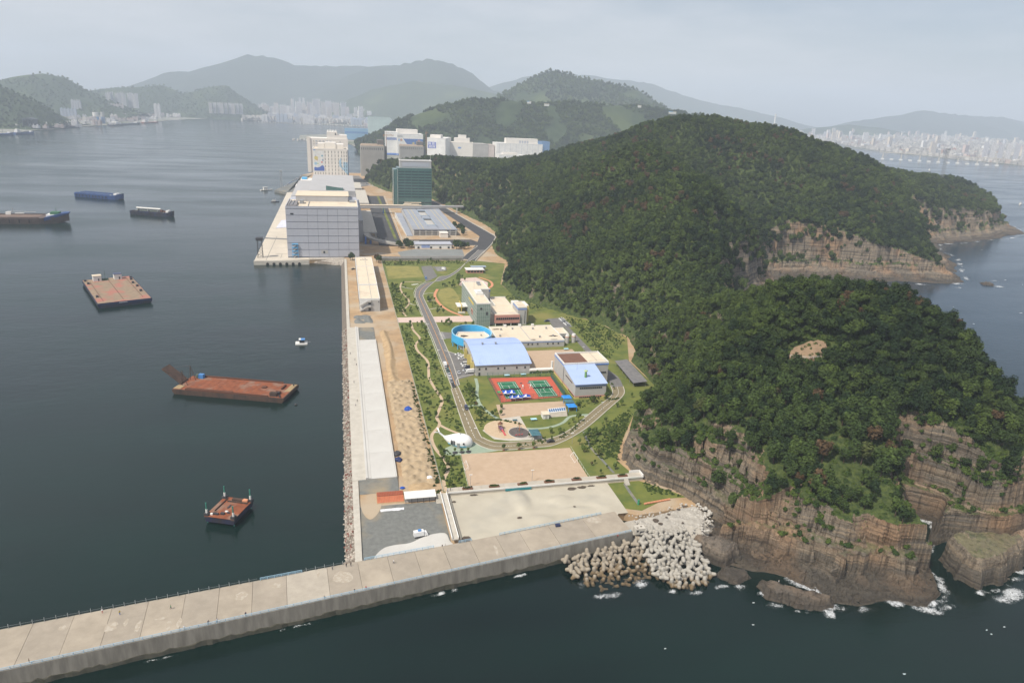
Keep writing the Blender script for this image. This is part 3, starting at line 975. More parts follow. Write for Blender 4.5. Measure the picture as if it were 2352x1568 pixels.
# sandy strip between the caisson yard and the fence: soil heaps left by diggers
def heap(name, x0, x1, y0, y1, fn, m, step=0.6):
    X, Y = np.meshgrid(np.arange(x0, x1 + step / 2, step), np.arange(y0, y1 + step / 2, step))
    Z = fn(X, Y)
    return tag(obj(name, grid_mesh(name, X, Y, G - 0.3 + Z), m, smooth=True), kind='stuff')
def edge_fall(X, Y, x0, x1, y0, y1, w):
    return np.clip(np.minimum(np.minimum(X - x0, x1 - X), np.minimum(Y - y0, y1 - Y)) / w, 0, 1)
SOIL2 = mat('heap_soil', (0.45, 0.325, 0.19), (0.34, 0.24, 0.135), 0.35, 0.95, 0.3)
SOIL3 = mat('grey_heap_soil', (0.42, 0.325, 0.21), (0.31, 0.235, 0.15), 0.35, 0.95, 0.3)
heap('soil_heaps', 22.2, 38.6, 276, 405, lambda X, Y: edge_fall(X, Y, 22.2, 38.6, 276, 405, 2.5) * (0.5 + np.abs(fbm(X, Y, 8, 3, 2.0)) * 3.0 + 1.1 * np.maximum(0, np.sin(X * 0.95 + fbm(X, Y, 12, 2, 1) * 7) * np.sin(Y * 0.75 + fbm(X, Y, 14, 2, 4) * 5))), SOIL3)
tag(bpy.data.objects['soil_heaps'], 'field of small tan soil heaps beside the white slabs', 'soil')
heap('soil_ridge', 23.0, 32.5, 400, 505, lambda X, Y: edge_fall(X, Y, 23.0, 32.5, 400, 505, 3.2) * (0.6 + 1.5 * np.exp(-((X - 27.6 - 1.2 * np.sin(Y / 14)) / 2.0) ** 2) + fbm(X, Y, 5, 3, 7.0) * 1.1), SOIL2)
tag(bpy.data.objects['soil_ridge'], 'long low ridge of tan soil leading to the long white building', 'soil')
heap('rubble_heap', 5, 21.5, 524, 549, lambda X, Y: edge_fall(X, Y, 5, 21.5, 524, 549, 3.5) * (0.9 + fbm(X, Y, 4, 3, 9.0) * 2.4), GRAVEL)
tag(bpy.data.objects['rubble_heap'], 'grey rubble heap in front of the long white building', 'rubble')
heap('soil_ridge', 23.5, 37, 266.6, 285, lambda X, Y: edge_fall(X, Y, 23.5, 37, 266.6, 285, 3) * (0.8 + fbm(X, Y, 5, 3, 3.0) * 2.2), SOIL2)
tag(bpy.data.objects['soil_ridge.001'], 'soil bank behind the white-roofed shed', 'soil')

# caisson yard: sea wall, walkway, kerb steps, slabs
struct('sea_wall', MB().box(0.3, 2.9, 221, 283.2, -3, G + 0.65), CONC)
struct('sea_wall', MB().box(0.3, 2.6, 513, 762, -3, G + 0.55), CONC)
struct('walkway', MB().box(0.3, 6.3, 283.2, 513, -3, G + 0.9), CONC)
struct('step', MB().box(6.3, 7.3, 284, 513, G - 0.2, G + 1.35).box(7.3, 8.7, 284, 513, G - 0.2, G + 1.05), CONC_NEW)
yard = thing('slab_yard', 'long row of bright white concrete slabs along the sea wall', 'concrete yard', (0, 0, G))
ys = [283.6 + 24.8 * i for i in range(9)]
sl_me = MB().box(0, 10.9, 0, 24.7, -0.3, 1.0).mesh('slab')
for i, y in enumerate(ys[:-1]):
    o = obj('slab', sl_me if i else sl_me, CONC_NEW, yard, (8.75, y, 0))
obj('edge_beam', MB().box(19.7, 20.25, 283.6, 482, -0.2, 1.25), CONC_NEW, yard)
struct('gravel_ramp', MB().box(8.8, 20, 482.2, 513, G - 0.1, G + 0.45), GRAVEL)
struct('gravel_ramp', MB().add([(3.2, 272, G + .1), (20.2, 272, G + .1), (20.2, 283.4, G + .9), (3.2, 283.4, G + .9)], [(0, 1, 2, 3)]), GRAVEL)
struct('gravel_lot', MB().sheet([(2.9, 222), (37, 227), (37, 261.5), (2.9, 262)], G + 0.05), GRAVEL)
struct('dirt_patch', MB().sheet(spline([(3.2, 268), (9, 273), (12, 266), (11, 258), (7, 252), (4, 258), (3.2, 268)], 4)[:-1], G + 0.09), SOIL)

# basin with humps
def basin():
    X, Y = np.meshgrid(np.arange(40.8, 114.8, 0.8), np.arange(228.0, 265.0, 0.8))
    Z = np.zeros_like(X)
    for (cx, cy, rx, ry, h) in ((71, 256, 3.6, 7.5, 1.5), (88.5, 254, 4.6, 3.0, 0.9), (76, 240, 5, 3.2, 0.8), (92, 244.5, 6.5, 2.6, 0.9), (104, 250, 5, 4, 0.35)):
        Z += h * np.exp(-(((X - cx) / rx) ** 2 + ((Y - cy) / ry) ** 2) ** 1.6)
    Z += fbm(X, Y, 20, 2, 1.0) * 0.25
    yfar = np.where(X < 56.5, 226.0 + 0.15 * (X - 30.4), 229.9 + 0.1685 * (X - 56.5))
    return grid_mesh('basin_floor', X, Y, G + 0.18 + Z, keep=(Y > yfar + 0.4))
struct('basin_floor', basin(), CONC_BASIN, smooth=True)
def blot(cx, cy, r, seed, z, sx=1.0):
    rr = random.Random(seed)
    return MB().sheet([(cx + sx * r * (0.7 + 0.5 * rr.random()) * math.cos(a * 0.449), cy + r * (0.7 + 0.5 * rr.random()) * math.sin(a * 0.449)) for a in range(14)], z)
for i, (cx, cy, r, sx) in enumerate(((96.5, 262, 1.3, 1.6), (101.5, 262.4, 1.2, 2.0), (106, 263, 0.7, 2.4), (52, 263.6, 0.7, 2.6), (42.5, 259.5, 0.8, 1.3), (43, 231.5, 2.2, 0.9), (92.5, 246.2, 0.5, 1.2), (67.5, 243, 0.8, 1.5))):
    struct('wet_stain', blot(cx, cy, r, i, G + (0.36 if (cx, cy) != (92.5, 246.2) else 1.15), sx), BROWN_STAIN)
# ------------------------------------------------------------------ school buildings
CREAM = mat('cream_roof', (0.66, 0.57, 0.44), (0.60, 0.515, 0.395), 0.25, 0.9, c3=(0.52, 0.44, 0.34), s3=0.06, f3=0.64)
WALL_G = mat('grey_wall', (0.44, 0.43, 0.41), (0.40, 0.39, 0.37), 0.3, 0.9)
WALL_W = mat('white_wall', (0.70, 0.69, 0.66), (0.64, 0.63, 0.60), 0.3, 0.85)
WALL_Y = mat('yellow_wall', (0.60, 0.50, 0.18), (0.55, 0.46, 0.16), 0.3, 0.85)
WALL_P = mat('pink_wall', (0.55, 0.27, 0.22), (0.50, 0.245, 0.20), 0.3, 0.85)
BLUE_ROOF = mat('pale_blue_roof', (0.38, 0.48, 0.72), (0.35, 0.45, 0.68), 0.15, 0.55)
BLUE_TRIM = mat('blue_trim', (0.13, 0.26, 0.66), None, 0.5, 0.6)
BLUE_SKY = mat('bright_blue_paint', (0.06, 0.40, 0.72), (0.05, 0.35, 0.65), 0.3, 0.5)
BLUE_RAIL = mat('pale_blue_rail', (0.34, 0.52, 0.66), None, 1.0, 0.6)
GLASS_D = mat('dark_window', (0.025, 0.03, 0.035), (0.05, 0.055, 0.06), 1.5, 0.12, spec=0.6)
GLASS_G = mat('green_glass', (0.20, 0.27, 0.235), (0.235, 0.30, 0.265), 0.25, 0.25, spec=0.6)
STEEL = mat('grey_steel', (0.35, 0.36, 0.37), None, 1.0, 0.5, metal=0.3)
DARK = mat('dark_metal', (0.05, 0.05, 0.055), None, 1.0, 0.6)
BROWN_ROOF = mat('brown_roof', (0.185, 0.095, 0.065), (0.155, 0.08, 0.055), 0.3, 0.9)
TEAL_ROOF = mat('teal_roof', (0.06, 0.15, 0.18), None, 0.5, 0.7)
PAV_BLUE = mat('pavilion_blue', (0.03, 0.24, 0.66), None, 0.5, 0.6)
TERRACE = mat('terrace_paving', (0.45, 0.41, 0.345), (0.385, 0.35, 0.295), 0.4, 0.9)
WOOD = mat('brown_timber', (0.18, 0.085, 0.05), None, 1.0, 0.85)

def parapet(mb, x0, x1, y0, y1, z, w=0.35, h=0.9):
    mb.box(x0, x1, y0, y0 + w, z, z + h).box(x0, x1, y1 - w, y1, z, z + h).box(x0, x0 + w, y0 + w, y1 - w, z, z + h).box(x1 - w, x1, y0 + w, y1 - w, z, z + h)
    return mb
WIN = {}
def window(parent, x, y, z, w, h, face='S', m=None, name='window', depth=0.14):
    """a window with its own frame depth standing in a wall; face: side of the building it is on"""
    k = (round(w, 2), round(h, 2), face, name, m.name if m else '')
    if k not in WIN:
        mb = MB()
        if face in 'SN':
            mb.box(-w / 2, w / 2, -depth, depth, 0, h)
        else:
            mb.box(-depth, depth, -w / 2, w / 2, 0, h)
        me = mb.mesh(name)
        me.materials.append(m or GLASS_D)
        WIN[k] = me
    return obj(name, WIN[k], None, parent, (x, y, z))
def block(parent, name, x0, x1, y0, y1, z0, z1, m):
    return obj(name, MB().box(x0, x1, y0, y1, z0, z1), m, parent)

# --- long white building by the sea wall
t = thing('office_block', 'long cream flat-roofed building in three sections on bare soil by the sea wall', 'building', (11.1, 559, G))
for (y0, y1, h) in ((0, 46, 10.0), (46.3, 119, 10.6), (119.3, 164, 10.2)):
    block(t, 'wall', 0, 16.3, y0, y1, 0, h, WALL_W)
    block(t, 'roof', 0.5, 15.8, y0 + 0.5, y1 - 0.5, h, h + 0.12, CREAM)
    obj('parapet', parapet(MB(), -0.1, 16.4, y0 - 0.05, y1 + 0.05, h - 0.1, 0.45, 0.7), WALL_W, t)
    n = int((y1 - y0) / 3.4)
    obj('roof_ridge', MB().box(9.4, 9.75, y0 + 1, y1 - 1, h + 0.12, h + 0.4), WALL_G, t)
    for k_ in range(n):
        window(t, 16.3, y0 + 2 + 3.4 * k_, 1.2, 1.6, 1.6, 'E')
        window(t, 16.3, y0 + 2 + 3.4 * k_, 5.8, 1.6, 1.6, 'E')
        window(t, 0, y0 + 2 + 3.4 * k_, 1.2, 1.6, 1.6, 'W')
        window(t, 0, y0 + 2 + 3.4 * k_, 5.8, 1.6, 1.6, 'W')
block(t, 'stair_tower', 9.2, 16.2, -1.2, -0.1, 0, 9.6, WALL_G)
st = MB()
for f in range(2):
    z0 = 0.3 + f * 4.2
    st.hull([[(0.6, -2.6, z0), (0.6, -0.3, z0), (0.6, -0.3, z0 + 1.3), (0.6, -2.6, z0 + 1.3)], [(6.4, -2.6, z0 + 3.6), (6.4, -0.3, z0 + 3.6), (6.4, -0.3, z0 + 4.9), (6.4, -2.6, z0 + 4.9)]])
    st.box(6.4, 9.2, -2.6, -0.2, z0 + 3.5, z0 + 4.9)
obj('stair', st, WALL_G, t)
window(t, 8.0, -0.12, 0.3, 2.0, 2.4, 'S', name='door')
window(t, 8.0, -0.12, 5.6, 2.0, 2.0, 'S', name='door')
window(t, 15.3, -1.3, 7.4, 0.5, 1.2, 'S')
rv = MB()
for k_ in range(5):
    rv.box(5 + k_ * 1.5, 5.8 + k_ * 1.5, 150 + (k_ % 2) * 2, 151 + (k_ % 2) * 2, 10.2, 11.1)
obj('roof_unit', rv, STEEL, t)

# --- gym with curved blue roof
t = thing('gymnasium', 'grey sports hall with a wide curved pale blue metal roof', 'hall', (78.8, 404.8, G))
prof = [(-0.6, 7.2), (6, 9.0), (14, 10.7), (22, 11.6), (30, 11.7), (38, 10.9), (46, 9.2), (51.6, 7.6)]
walls = MB()
py = [(0, 0)] + [(max(0, min(51, p[0])), p[1] - 0.35) for p in prof] + [(51, 0)]
walls.hull([[(0, a, b) for a, b in py], [(35.2, a, b) for a, b in py]])
obj('wall', walls, WALL_G, t)
roof = MB()
up = [(p[0], p[1] + 0.22) for p in prof]
lo_ = [(p[0], p[1] - 0.18) for p in prof][::-1]
roof.hull([[(-0.7, a, b) for a, b in up + lo_], [(36.2, a, b) for a, b in up + lo_]])
ro = obj('roof', roof, BLUE_ROOF, t)
seam = MB()
for k_ in range(1, 24):
    x = -0.7 + 36.9 * k_ / 24
    for i in range(len(prof) - 1):
        a, b = prof[i], prof[i + 1]
        seam.add([(x, a[0], a[1] + 0.22), (x + 0.1, a[0], a[1] + 0.22), (x + 0.1, b[0], b[1] + 0.22), (x, b[0], b[1] + 0.22), (x, a[0], a[1] + 0.30), (x + 0.1, a[0], a[1] + 0.30), (x + 0.1, b[0], b[1] + 0.30), (x, b[0], b[1] + 0.30)],
                 [(4, 5, 6, 7), (0, 4, 7, 3), (1, 2, 6, 5)])
obj('seam', seam, BLUE_ROOF, ro)
obj('ridge_duct', MB().box(0, 35.5, 26.5, 27.1, 11.7, 12.15), BLUE_ROOF, ro)
for x in (8.5, 17.5):
    obj('roof_vent', MB().box(x, x + 0.9, 25.8, 26.8, 11.8, 13.0).box(x - 0.2, x + 1.1, 25.6, 27.0, 13.0, 13.25), STEEL, ro)
for k_, x in enumerate((2.2, 6.4, 14.3, 18.5, 26.5, 32)):
    window(t, x, 0, 4.0, 1.0, 1.3)
for k_ in range(7):
    window(t, 0, 4 + k_ * 6.6, 1.2, 4.2, 5.0, 'W', WALL_Y if k_ % 3 == 2 else GLASS_D, 'window' if k_ % 3 != 2 else 'panel')
obj('entrance_fin', MB().box(-2.2, 0, 8, 8.5, 0, 6.5).box(-2.2, 0, 20, 20.5, 0, 7.5).box(-2.0, 0, 33, 33.5, 0, 7.0), WALL_Y, t)
obj('lightning_rod', MB().cyl(2.5, 0.9, 7, 11.5, 0.08, 0.05, 5), STEEL, t)
window(t, 2.2, 0, 0.1, 1.2, 2.2, 'S', name='door')

# --- pool building: lower blue lean-to roof in front, taller block behind
t = thing('pool_building', 'grey hall with sloping blue roof and striped base beside tennis courts', 'hall', (130.2, 361, G))
w = MB()
w.hull([[(0, 0, 0), (0, 23.3, 0), (0, 23.3, 12.4), (0, 0, 9.0)], [(19.4, 0, 0), (19.4, 23.3, 0), (19.4, 23.3, 12.4), (19.4, 0, 9.0)]])
obj('wall', w, WALL_G, t)
rf = MB().hull([[(-0.5, -0.7, 8.95), (-0.5, 23.2, 12.5), (-0.5, 23.2, 12.9), (-0.5, -0.7, 9.4)], [(19.9, -0.7, 8.95), (19.9, 23.2, 12.5), (19.9, 23.2, 12.9), (19.9, -0.7, 9.4)]])
obj('roof', rf, BLUE_ROOF, t)
block(t, 'wall', 0, 29.2, 23.5, 43.5, 0, 12.9, WALL_G)
obj('roof', MB().box(0.6, 16.5, 24.1, 42.9, 12.9, 13.05), BROWN_ROOF, t)
obj('roof', MB().box(16.5, 28.6, 24.1, 42.9, 12.9, 13.0), CREAM, t)
obj('parapet', parapet(MB(), -0.1, 29.3, 23.4, 43.6, 12.85, 0.5, 1.1), WALL_W, t)
obj('trim', MB().box(-0.18, 29.38, 23.3, 23.42, 12.0, 12.8).box(-0.18, -0.1, 23.3, 43.7, 12.0, 12.8), BLUE_TRIM, t)
obj('roof_rack', MB().bar((17, 25, 14.4), (28, 25, 14.4), 0.08).bar((17, 42, 14.4), (28, 42, 14.4), 0.08).bar((22, 25, 14.4), (22, 42, 14.4), 0.08).bar((17, 25, 13), (17, 25, 14.4), 0.08).bar((28, 25, 13), (28, 25, 14.4), 0.08), STEEL, t)
obj('trim', MB().box(-0.08, 19.48, -0.1, 0, 7.9, 8.4), BLUE_TRIM, t)
obj('base_band', MB().box(-0.09, 19.5, -0.11, 0.02, 0.0, 1.1), WALL_Y, t)
obj('base_band', MB().box(-0.09, 19.5, -0.1, 0.02, 1.15, 1.9), WALL_P, t)
obj('base_band', MB().box(-0.09, 0.02, 0, 43, 0.0, 1.1), WALL_Y, t)
obj('base_band', MB().box(-0.08, 0.02, 0, 43, 1.15, 1.9), WALL_P, t)
for k_ in range(12):
    window(t, 3.2 + 1.18 * k_, 0, 6.2, 0.95, 0.9)
    window(t, 3.2 + 1.18 * k_, -0.1, 0.6, 0.95, 0.7)
for k_ in range(9):
    window(t, -0.05, 1.6 + 1.3 * k_, 0.6, 1.0, 0.8, 'W')
window(t, 0, 12.5, 7.6, 13.0, 0.6, 'W')
for k_ in range(4):
    window(t, 24.2 + 1.1 * k_, 23.4, 6.4, 0.85, 1.0)
obj('downpipe', MB().cyl(-0.15, 23.2, 0, 12.8, 0.12, 0.12, 6), DARK, t)
ch = obj('chimney', MB().cyl(8.6, 7.5, 9.6, 13.6, 0.75, 0.75, 12), mat('green_paint', (0.17, 0.33, 0.12), None, 1.0, 0.6), t)
obj('chimney_cap', MB().cyl(8.6, 7.5, 13.6, 14.5, 0.55, 0.55, 10).cyl(8.6, 7.5, 14.5, 15.0, 1.25, 0.9, 12), mat('pale_green_paint', (0.42, 0.55, 0.25), None, 1.0, 0.6), ch)
obj('lightning_rod', MB().cyl(6.2, 17, 11.5, 16.5, 0.07, 0.05, 5), STEEL, t)

# --- main school building: glass block, low wing, stair tower
t = thing('school_building', 'tall school block with pale green glass front and pink lower wing', 'school', (98.3, 508.4, G))
block(t, 'wall', 0, 10.6, 0, 71, 0, 18.0, GLASS_G)
block(t, 'wall', 10.6, 18.2, 44, 71, 0, 17.6, WALL_G)
mu = MB()
for k_ in range(8):
    mu.box(0.0 + 1.5 * k_, 0.14 + 1.5 * k_, -0.14, 0.0, 0, 18)
for k_ in range(6):
    mu.box(-0.12, 10.7, -0.12, 0.0, 3 * k_ + 2.9, 3 * k_ + 3.05)
for k_ in range(48):
    mu.box(-0.12, 0, 1.5 * k_, 1.5 * k_ + 0.12, 0, 18)
for k_ in range(6):
    mu.box(-0.11, 0, 0, 71, 3 * k_ + 2.9, 3 * k_ + 3.05)
obj('mullion', mu, mat('pale_frame', (0.42, 0.46, 0.43), None, 1.0, 0.5), t)
block(t, 'roof', 0.4, 10.2, 0.4, 70.6, 18.0, 18.15, CREAM)
block(t, 'roof', 10.2, 17.8, 44.4, 70.6, 17.9, 18.1, CREAM)
pm = MB()
pm.box(-0.15, 10.75, -0.15, 0.35, 17.9, 18.9).box(-0.15, 0.35, 0.35, 71, 17.9, 18.9).box(0.35, 18.3, 70.6, 71.1, 17.9, 18.9).box(17.8, 18.3, 44, 70.6, 17.9, 18.9).box(10.3, 10.75, 0.35, 44, 17.9, 18.9).box(10.75, 17.8, 43.8, 44.2, 17.9, 18.9)
obj('parapet', pm, WALL_W, t)
obj('roof_house', MB().box(4.2, 10.0, 26, 38, 18.1, 20.0).box(5.4, 9.2, 28, 35, 20.0, 20.8), WALL_W, t)
obj('roof_unit', MB().box(11.5, 14.2, 62, 66, 18.1, 19.8).box(11.5, 14.2, 58, 60.8, 18.1, 19.3), STEEL, t)
obj('stair_tower', MB().cyl(18.6, 50, 0, 17.2, 2.1, 2.1, 14), WALL_G, t)
obj('trim', MB().cyl(18.6, 50, 15.2, 16.5, 2.18, 2.18, 14), BLUE_TRIM, t)
block(t, 'sign_panel', -0.25, -0.02, 14, 36, 13.2, 14.8, YELLOW)
window(t, 3.4, -0.1, 13.6, 1.6, 1.5)
window(t, 8.0, -0.1, 9.2, 1.3, 2.6)
window(t, -0.05, 20, 4.6, 7.0, 4.2, 'W', WALL_P, 'panel')
window(t, -0.12, 20, 5.0, 3.0, 3.2, 'W')
# low wing
block(t, 'wall', 10.7, 34.2, 3.5, 26, 0.0, 8.8, WALL_G)
block(t, 'wall', 20, 34.2, 26, 52, 0, 8.9, WALL_W)
block(t, 'roof', 11.1, 33.8, 3.9, 26, 8.8, 8.95, CREAM)
block(t, 'roof', 20.4, 33.8, 26, 51.6, 8.8, 9.05, CREAM)
pm = MB().box(14.5, 34.4, 3.3, 3.7, 8.7, 9.5).box(10.7, 14.6, 25.6, 26.1, 8.7, 9.6).box(19.7, 20.2, 26, 52, 8.7, 9.8).box(19.7, 34.4, 51.6, 52.1, 8.7, 9.8).box(14.3, 14.8, 3.7, 25.6, 8.7, 9.5)
obj('parapet', pm, WALL_W, t)
block(t, 'wall', 14.6, 34.4, -0.4, 3.4, 2.4, 9.0, WALL_P)
block(t, 'roof', 14.9, 34.1, -0.1, 3.3, 9.0, 9.12, CREAM)
for k_ in range(11):
    window(t, 16.2 + 1.68 * k_, -0.4, 5.2, 1.35, 1.7)
for k_ in range(4):
    obj('column', MB().cyl(15.2 + 6.2 * k_, 0.2, 0, 2.4, 0.35, 0.35, 8), WALL_W, t)
window(t, 25, 3.45, 0.1, 17.5, 2.2)
# stair towers
block(t, 'stair_tower', 33.2, 40.2, 1.0, 18, 0, 14.2, WALL_G)
obj('roof', MB().box(33.5, 39.9, 1.3, 17.7, 14.2, 14.35), CREAM, t)
obj('parapet', parapet(MB(), 33.1, 40.3, 0.9, 18.1, 14.1, 0.4, 0.8), WALL_W, t)
obj('trim', MB().box(33.0, 40.3, 0.85, 0.98, 12.6, 13.4).box(33.05, 33.18, 0.9, 18, 12.6, 13.4), BLUE_TRIM, t)
window(t, 38.8, 1.0, 1.5, 0.45, 10.0)
block(t, 'stair_tower', 40.2, 43.6, 8, 22, 0, 13.6, WALL_Y)
obj('roof', MB().box(40.3, 43.5, 8.2, 21.8, 13.6, 13.8), WALL_W, t)
block(t, 'roof_house', 33.0, 39.0, 19, 26, 8.9, 13.4, WALL_W)
obj('mast', MB().cyl(37, 14, 14.3, 19, 0.08, 0.05, 5).cyl(37.8, 14, 14.3, 17.5, 0.08, 0.05, 5).cyl(6, 46, 18, 28, 0.09, 0.05, 5), STEEL, t)
# entrance canopy on the west
block(t, 'canopy', -8.5, 0, 40, 52, 4.6, 5.2, WALL_W)
obj('canopy_post', MB().box(-7.6, -7.0, 40.5, 41.1, 0, 4.6), WALL_Y, t)
obj('canopy_post', MB().box(-7.6, -7.0, 50.9, 51.5, 0, 4.6), WALL_Y, t)
obj('arch', MB().bar((-5.2, 40, 0), (-5.2, 40, 6.6), 0.3, 6).bar((-5.2, 40, 6.6), (-5.2, 52, 6.6), 0.3, 6), YELLOW, t)
block(t, 'step', -8.2, -2.5, 36.5, 40, 0, 0.9, CONC)

# --- low flat building and its annex
t = thing('workshop_building', 'low wide building with flat cream roof behind the blue-roofed hall', 'building', (104.5, 455, G))
block(t, 'wall', 0, 48.5, 0, 36, 0, 4.8, WALL_G)
block(t, 'roof', 0.5, 48, 0.5, 35.5, 4.8, 4.95, CREAM)
obj('parapet', parapet(MB(), -0.1, 48.6, -0.1, 36.1, 4.3, 0.5, 1.0), WALL_W, t)
obj('roof_joint', MB().box(23.5, 24.1, 0.6, 35.4, 4.95, 5.2), WALL_G, t)
for (x, y) in ((7, 27), (16, 28), (31.5, 27), (42, 27), (31.5, 7), (42, 8.5), (3, 12)):
    obj('roof_vent', MB().box(x, x + 1.0, y, y + 1.0, 4.95, 6.1).box(x - 0.15, x + 1.15, y - 0.15, y + 1.15, 6.1, 6.3), STEEL, t)
for x in (11.5, 23, 33):
    obj('stair_head', MB().box(x, x + 1.8, 34.5, 36.3, 4.9, 6.6), WALL_W, t)
for x in (17, 21.5, 24.5, 28.5, 36, 40, 44):
    window(t, x, 0, 2.0, 1.1, 1.2)
obj('trim', MB().box(14, 48.6, -0.13, -0.02, 3.8, 4.2), BLUE_TRIM, t)
for k_, (x, y, r) in enumerate(((43, 10, 1.6), (41.5, 1.5, 1.4), (4, 30, 1.5), (26, 3, 1.1))):
    o = obj('roof_stain', blot(x, y, r, 40 + k_, 4.97, 2.2), BROWN_STAIN, t)
t = thing('annex_building', 'small flat-roofed annex at the end of the low cream-roofed building', 'building', (153.8, 471, G))
block(t, 'wall', 0, 7, 0, 14, 0, 4.0, WALL_G)
block(t, 'roof', -0.2, 7.2, -0.2, 14.2, 4.0, 4.3, CREAM)
obj('parapet', parapet(MB(), -0.25, 7.25, -0.25, 14.25, 4.25, 0.35, 0.6), WALL_W, t)
window(t, 3.5, 0, 0.1, 1.6, 2.2, 'S', name='door')
for k_, (x, y) in enumerate(((157.6, 462.5), (162.8, 463.5))):
    t = thing('storage_tank', ('white-topped upright tank nearest the low cream-roofed building' if k_ == 0 else 'white-topped upright tank beside the back road'), 'tank', (x, y, G))
    obj('shell', MB().cyl(0, 0, 0, 4.6, 1.55, 1.55, 18), WALL_G, t, smooth=False)
    obj('band', MB().cyl(0, 0, 4.6, 5.2, 1.6, 1.6, 18), TERRA, t)
    obj('cap', MB().cyl(0, 0, 5.2, 6.0, 1.55, 1.3, 18), WALL_W, t)
    obj('rail', MB().cyl(0, 0, 6.0, 6.6, 1.3, 1.3, 18), WALL_W, t)

# --- blue ring wall in front of the low building
t = thing('ring_wall', 'tall open oval wall painted bright sky blue on stilts', 'ring wall', (87.0, 467, G))
mb = MB()
n = 56
rx, ry = 14.2, 17.8
ring = [(math.cos(2 * math.pi * i / n), math.sin(2 * math.pi * i / n)) for i in range(n)]
for i in range(n):
    c0, c1 = ring[i], ring[(i + 1) % n]
    q = [(rx * c0[0], ry * c0[1]), (rx * c1[0], ry * c1[1]), ((rx - 0.5) * c1[0], (ry - 0.5) * c1[1]), ((rx - 0.5) * c0[0], (ry - 0.5) * c0[1])]
    z0, z1 = 3.6, 9.2
    mb.add([(*p, z0) for p in q] + [(*p, z1) for p in q], [(0, 1, 5, 4), (2, 3, 7, 6), (4, 5, 6, 7), (3, 2, 1, 0)])
obj('shell', mb, BLUE_SKY, t)
rimmb = MB()
for i in range(n):
    c0, c1 = ring[i], ring[(i + 1) % n]
    q = [((rx + 0.08) * c0[0], (ry + 0.08) * c0[1]), ((rx + 0.08) * c1[0], (ry + 0.08) * c1[1]), ((rx - 0.58) * c1[0], (ry - 0.58) * c1[1]), ((rx - 0.58) * c0[0], (ry - 0.58) * c0[1])]
    rimmb.add([(*p, 9.203) for p in q] + [(*p, 9.45) for p in q], [(0, 1, 5, 4), (2, 3, 7, 6), (4, 5, 6, 7), (3, 2, 1, 0)])
obj('rim', rimmb, mat('pale_blue_rim', (0.30, 0.58, 0.76), None, 1, 0.6), t)
for a in (3.3, 3.75, 4.2, 4.6, 2.85, 2.4):
    obj('column', MB().cyl((rx - 0.25) * math.cos(a), (ry - 0.25) * math.sin(a), 0, 3.6, 0.35, 0.35, 8), BLUE_SKY, t)
t = thing('round_hall', 'cream flat roof and white wall rising inside the blue oval wall', 'building', (87, 467, G))
pl = [(-9.5, -10), (6, -13.5), (11.5, -9), (13, 2), (11, 10), (-8, 11.5), (-10.5, 4)]
obj('wall', MB().prism(pl, 0, 5.2), WALL_W, t)
obj('roof', MB().prism([(p[0] * 0.95, p[1] * 0.95) for p in pl], 5.2, 5.35), CREAM, t)
pm = MB()
kerb_mb(pl + [pl[0]], 5.0, 0.4, 1.1, pm)
obj('parapet', pm, WALL_W, t)
obj('roof_vent', MB().box(7, 8, 2, 3, 5.3, 6.4), STEEL, t)
obj('roof_stain', blot(-5, 3, 2.4, 77, 5.38, 1.3), BROWN_STAIN, t)

# --- white duct corridor
t = thing('covered_corridor', 'white tube-like covered corridor linking the blue hall and the pool building', 'corridor', (113.9, 405.2, G))
obj('tube', MB().bar((0, 0, 2.4), (15.6, 0, 2.4), 1.1, 12), WALL_W, t)
obj('riser', MB().bar((15.2, 0.5, 2.2), (15.2, 0.5, 7.6), 0.75, 10), WALL_W, t)
obj('support', MB().box(2, 2.4, -0.5, 0.5, 0, 1.5).box(8, 8.4, -0.5, 0.5, 0, 1.5).box(13, 13.4, -0.5, 0.5, 0, 1.5), WALL_G, t)
t = thing('water_tank', 'silver round tank beside the low cream-roofed building', 'tank', (117.5, 452.6, G))
obj('shell', MB().bar((-1.6, 0, 1.9), (1.6, 0, 1.9), 1.3, 14), mat('silver', (0.6, 0.61, 0.62), None, 1, 0.35, metal=0.6), t)
obj('leg', MB().box(-1.2, -0.9, -0.8, 0.8, 0, 0.9), STEEL, t)
obj('leg', MB().box(0.9, 1.2, -0.8, 0.8, 0, 0.9), STEEL, t)

# --- small gatehouse and round terrace at the north of the lawn
t = thing('gatehouse', 'small pink and white pavilion with blue roof edge by the upper road bend', 'pavilion', (122, 690, G))
block(t, 'wall', 0, 17, 0, 9, 0, 3.4, WALL_P)
block(t, 'roof', -1, 18, -1, 10, 3.4, 3.9, WALL_W)
block(t, 'roof', 6, 22, 9, 15, 4.2, 4.7, mat('pale_steel_blue', (0.35, 0.42, 0.50), None, 1, 0.6))
block(t, 'wall', 7, 21, 10, 14.5, 0, 4.2, WALL_G)
for k_ in range(5):
    window(t, 2 + 3.2 * k_, 0, 1.0, 1.8, 1.5)
struct('plaza', MB().sheet([(106, 640), (112, 668), (128, 672), (136, 650), (131, 628), (118, 622)], G + 0.07), PINKP)
struct('plaza', MB().sheet([(116, 640), (118, 655), (129, 655), (130, 636)], G + 0.1), CONC)
path_struct([(131, 672), (139, 655), (137, 636), (128, 622), (118, 600)], 2.4, TERRA, G + 0.09)

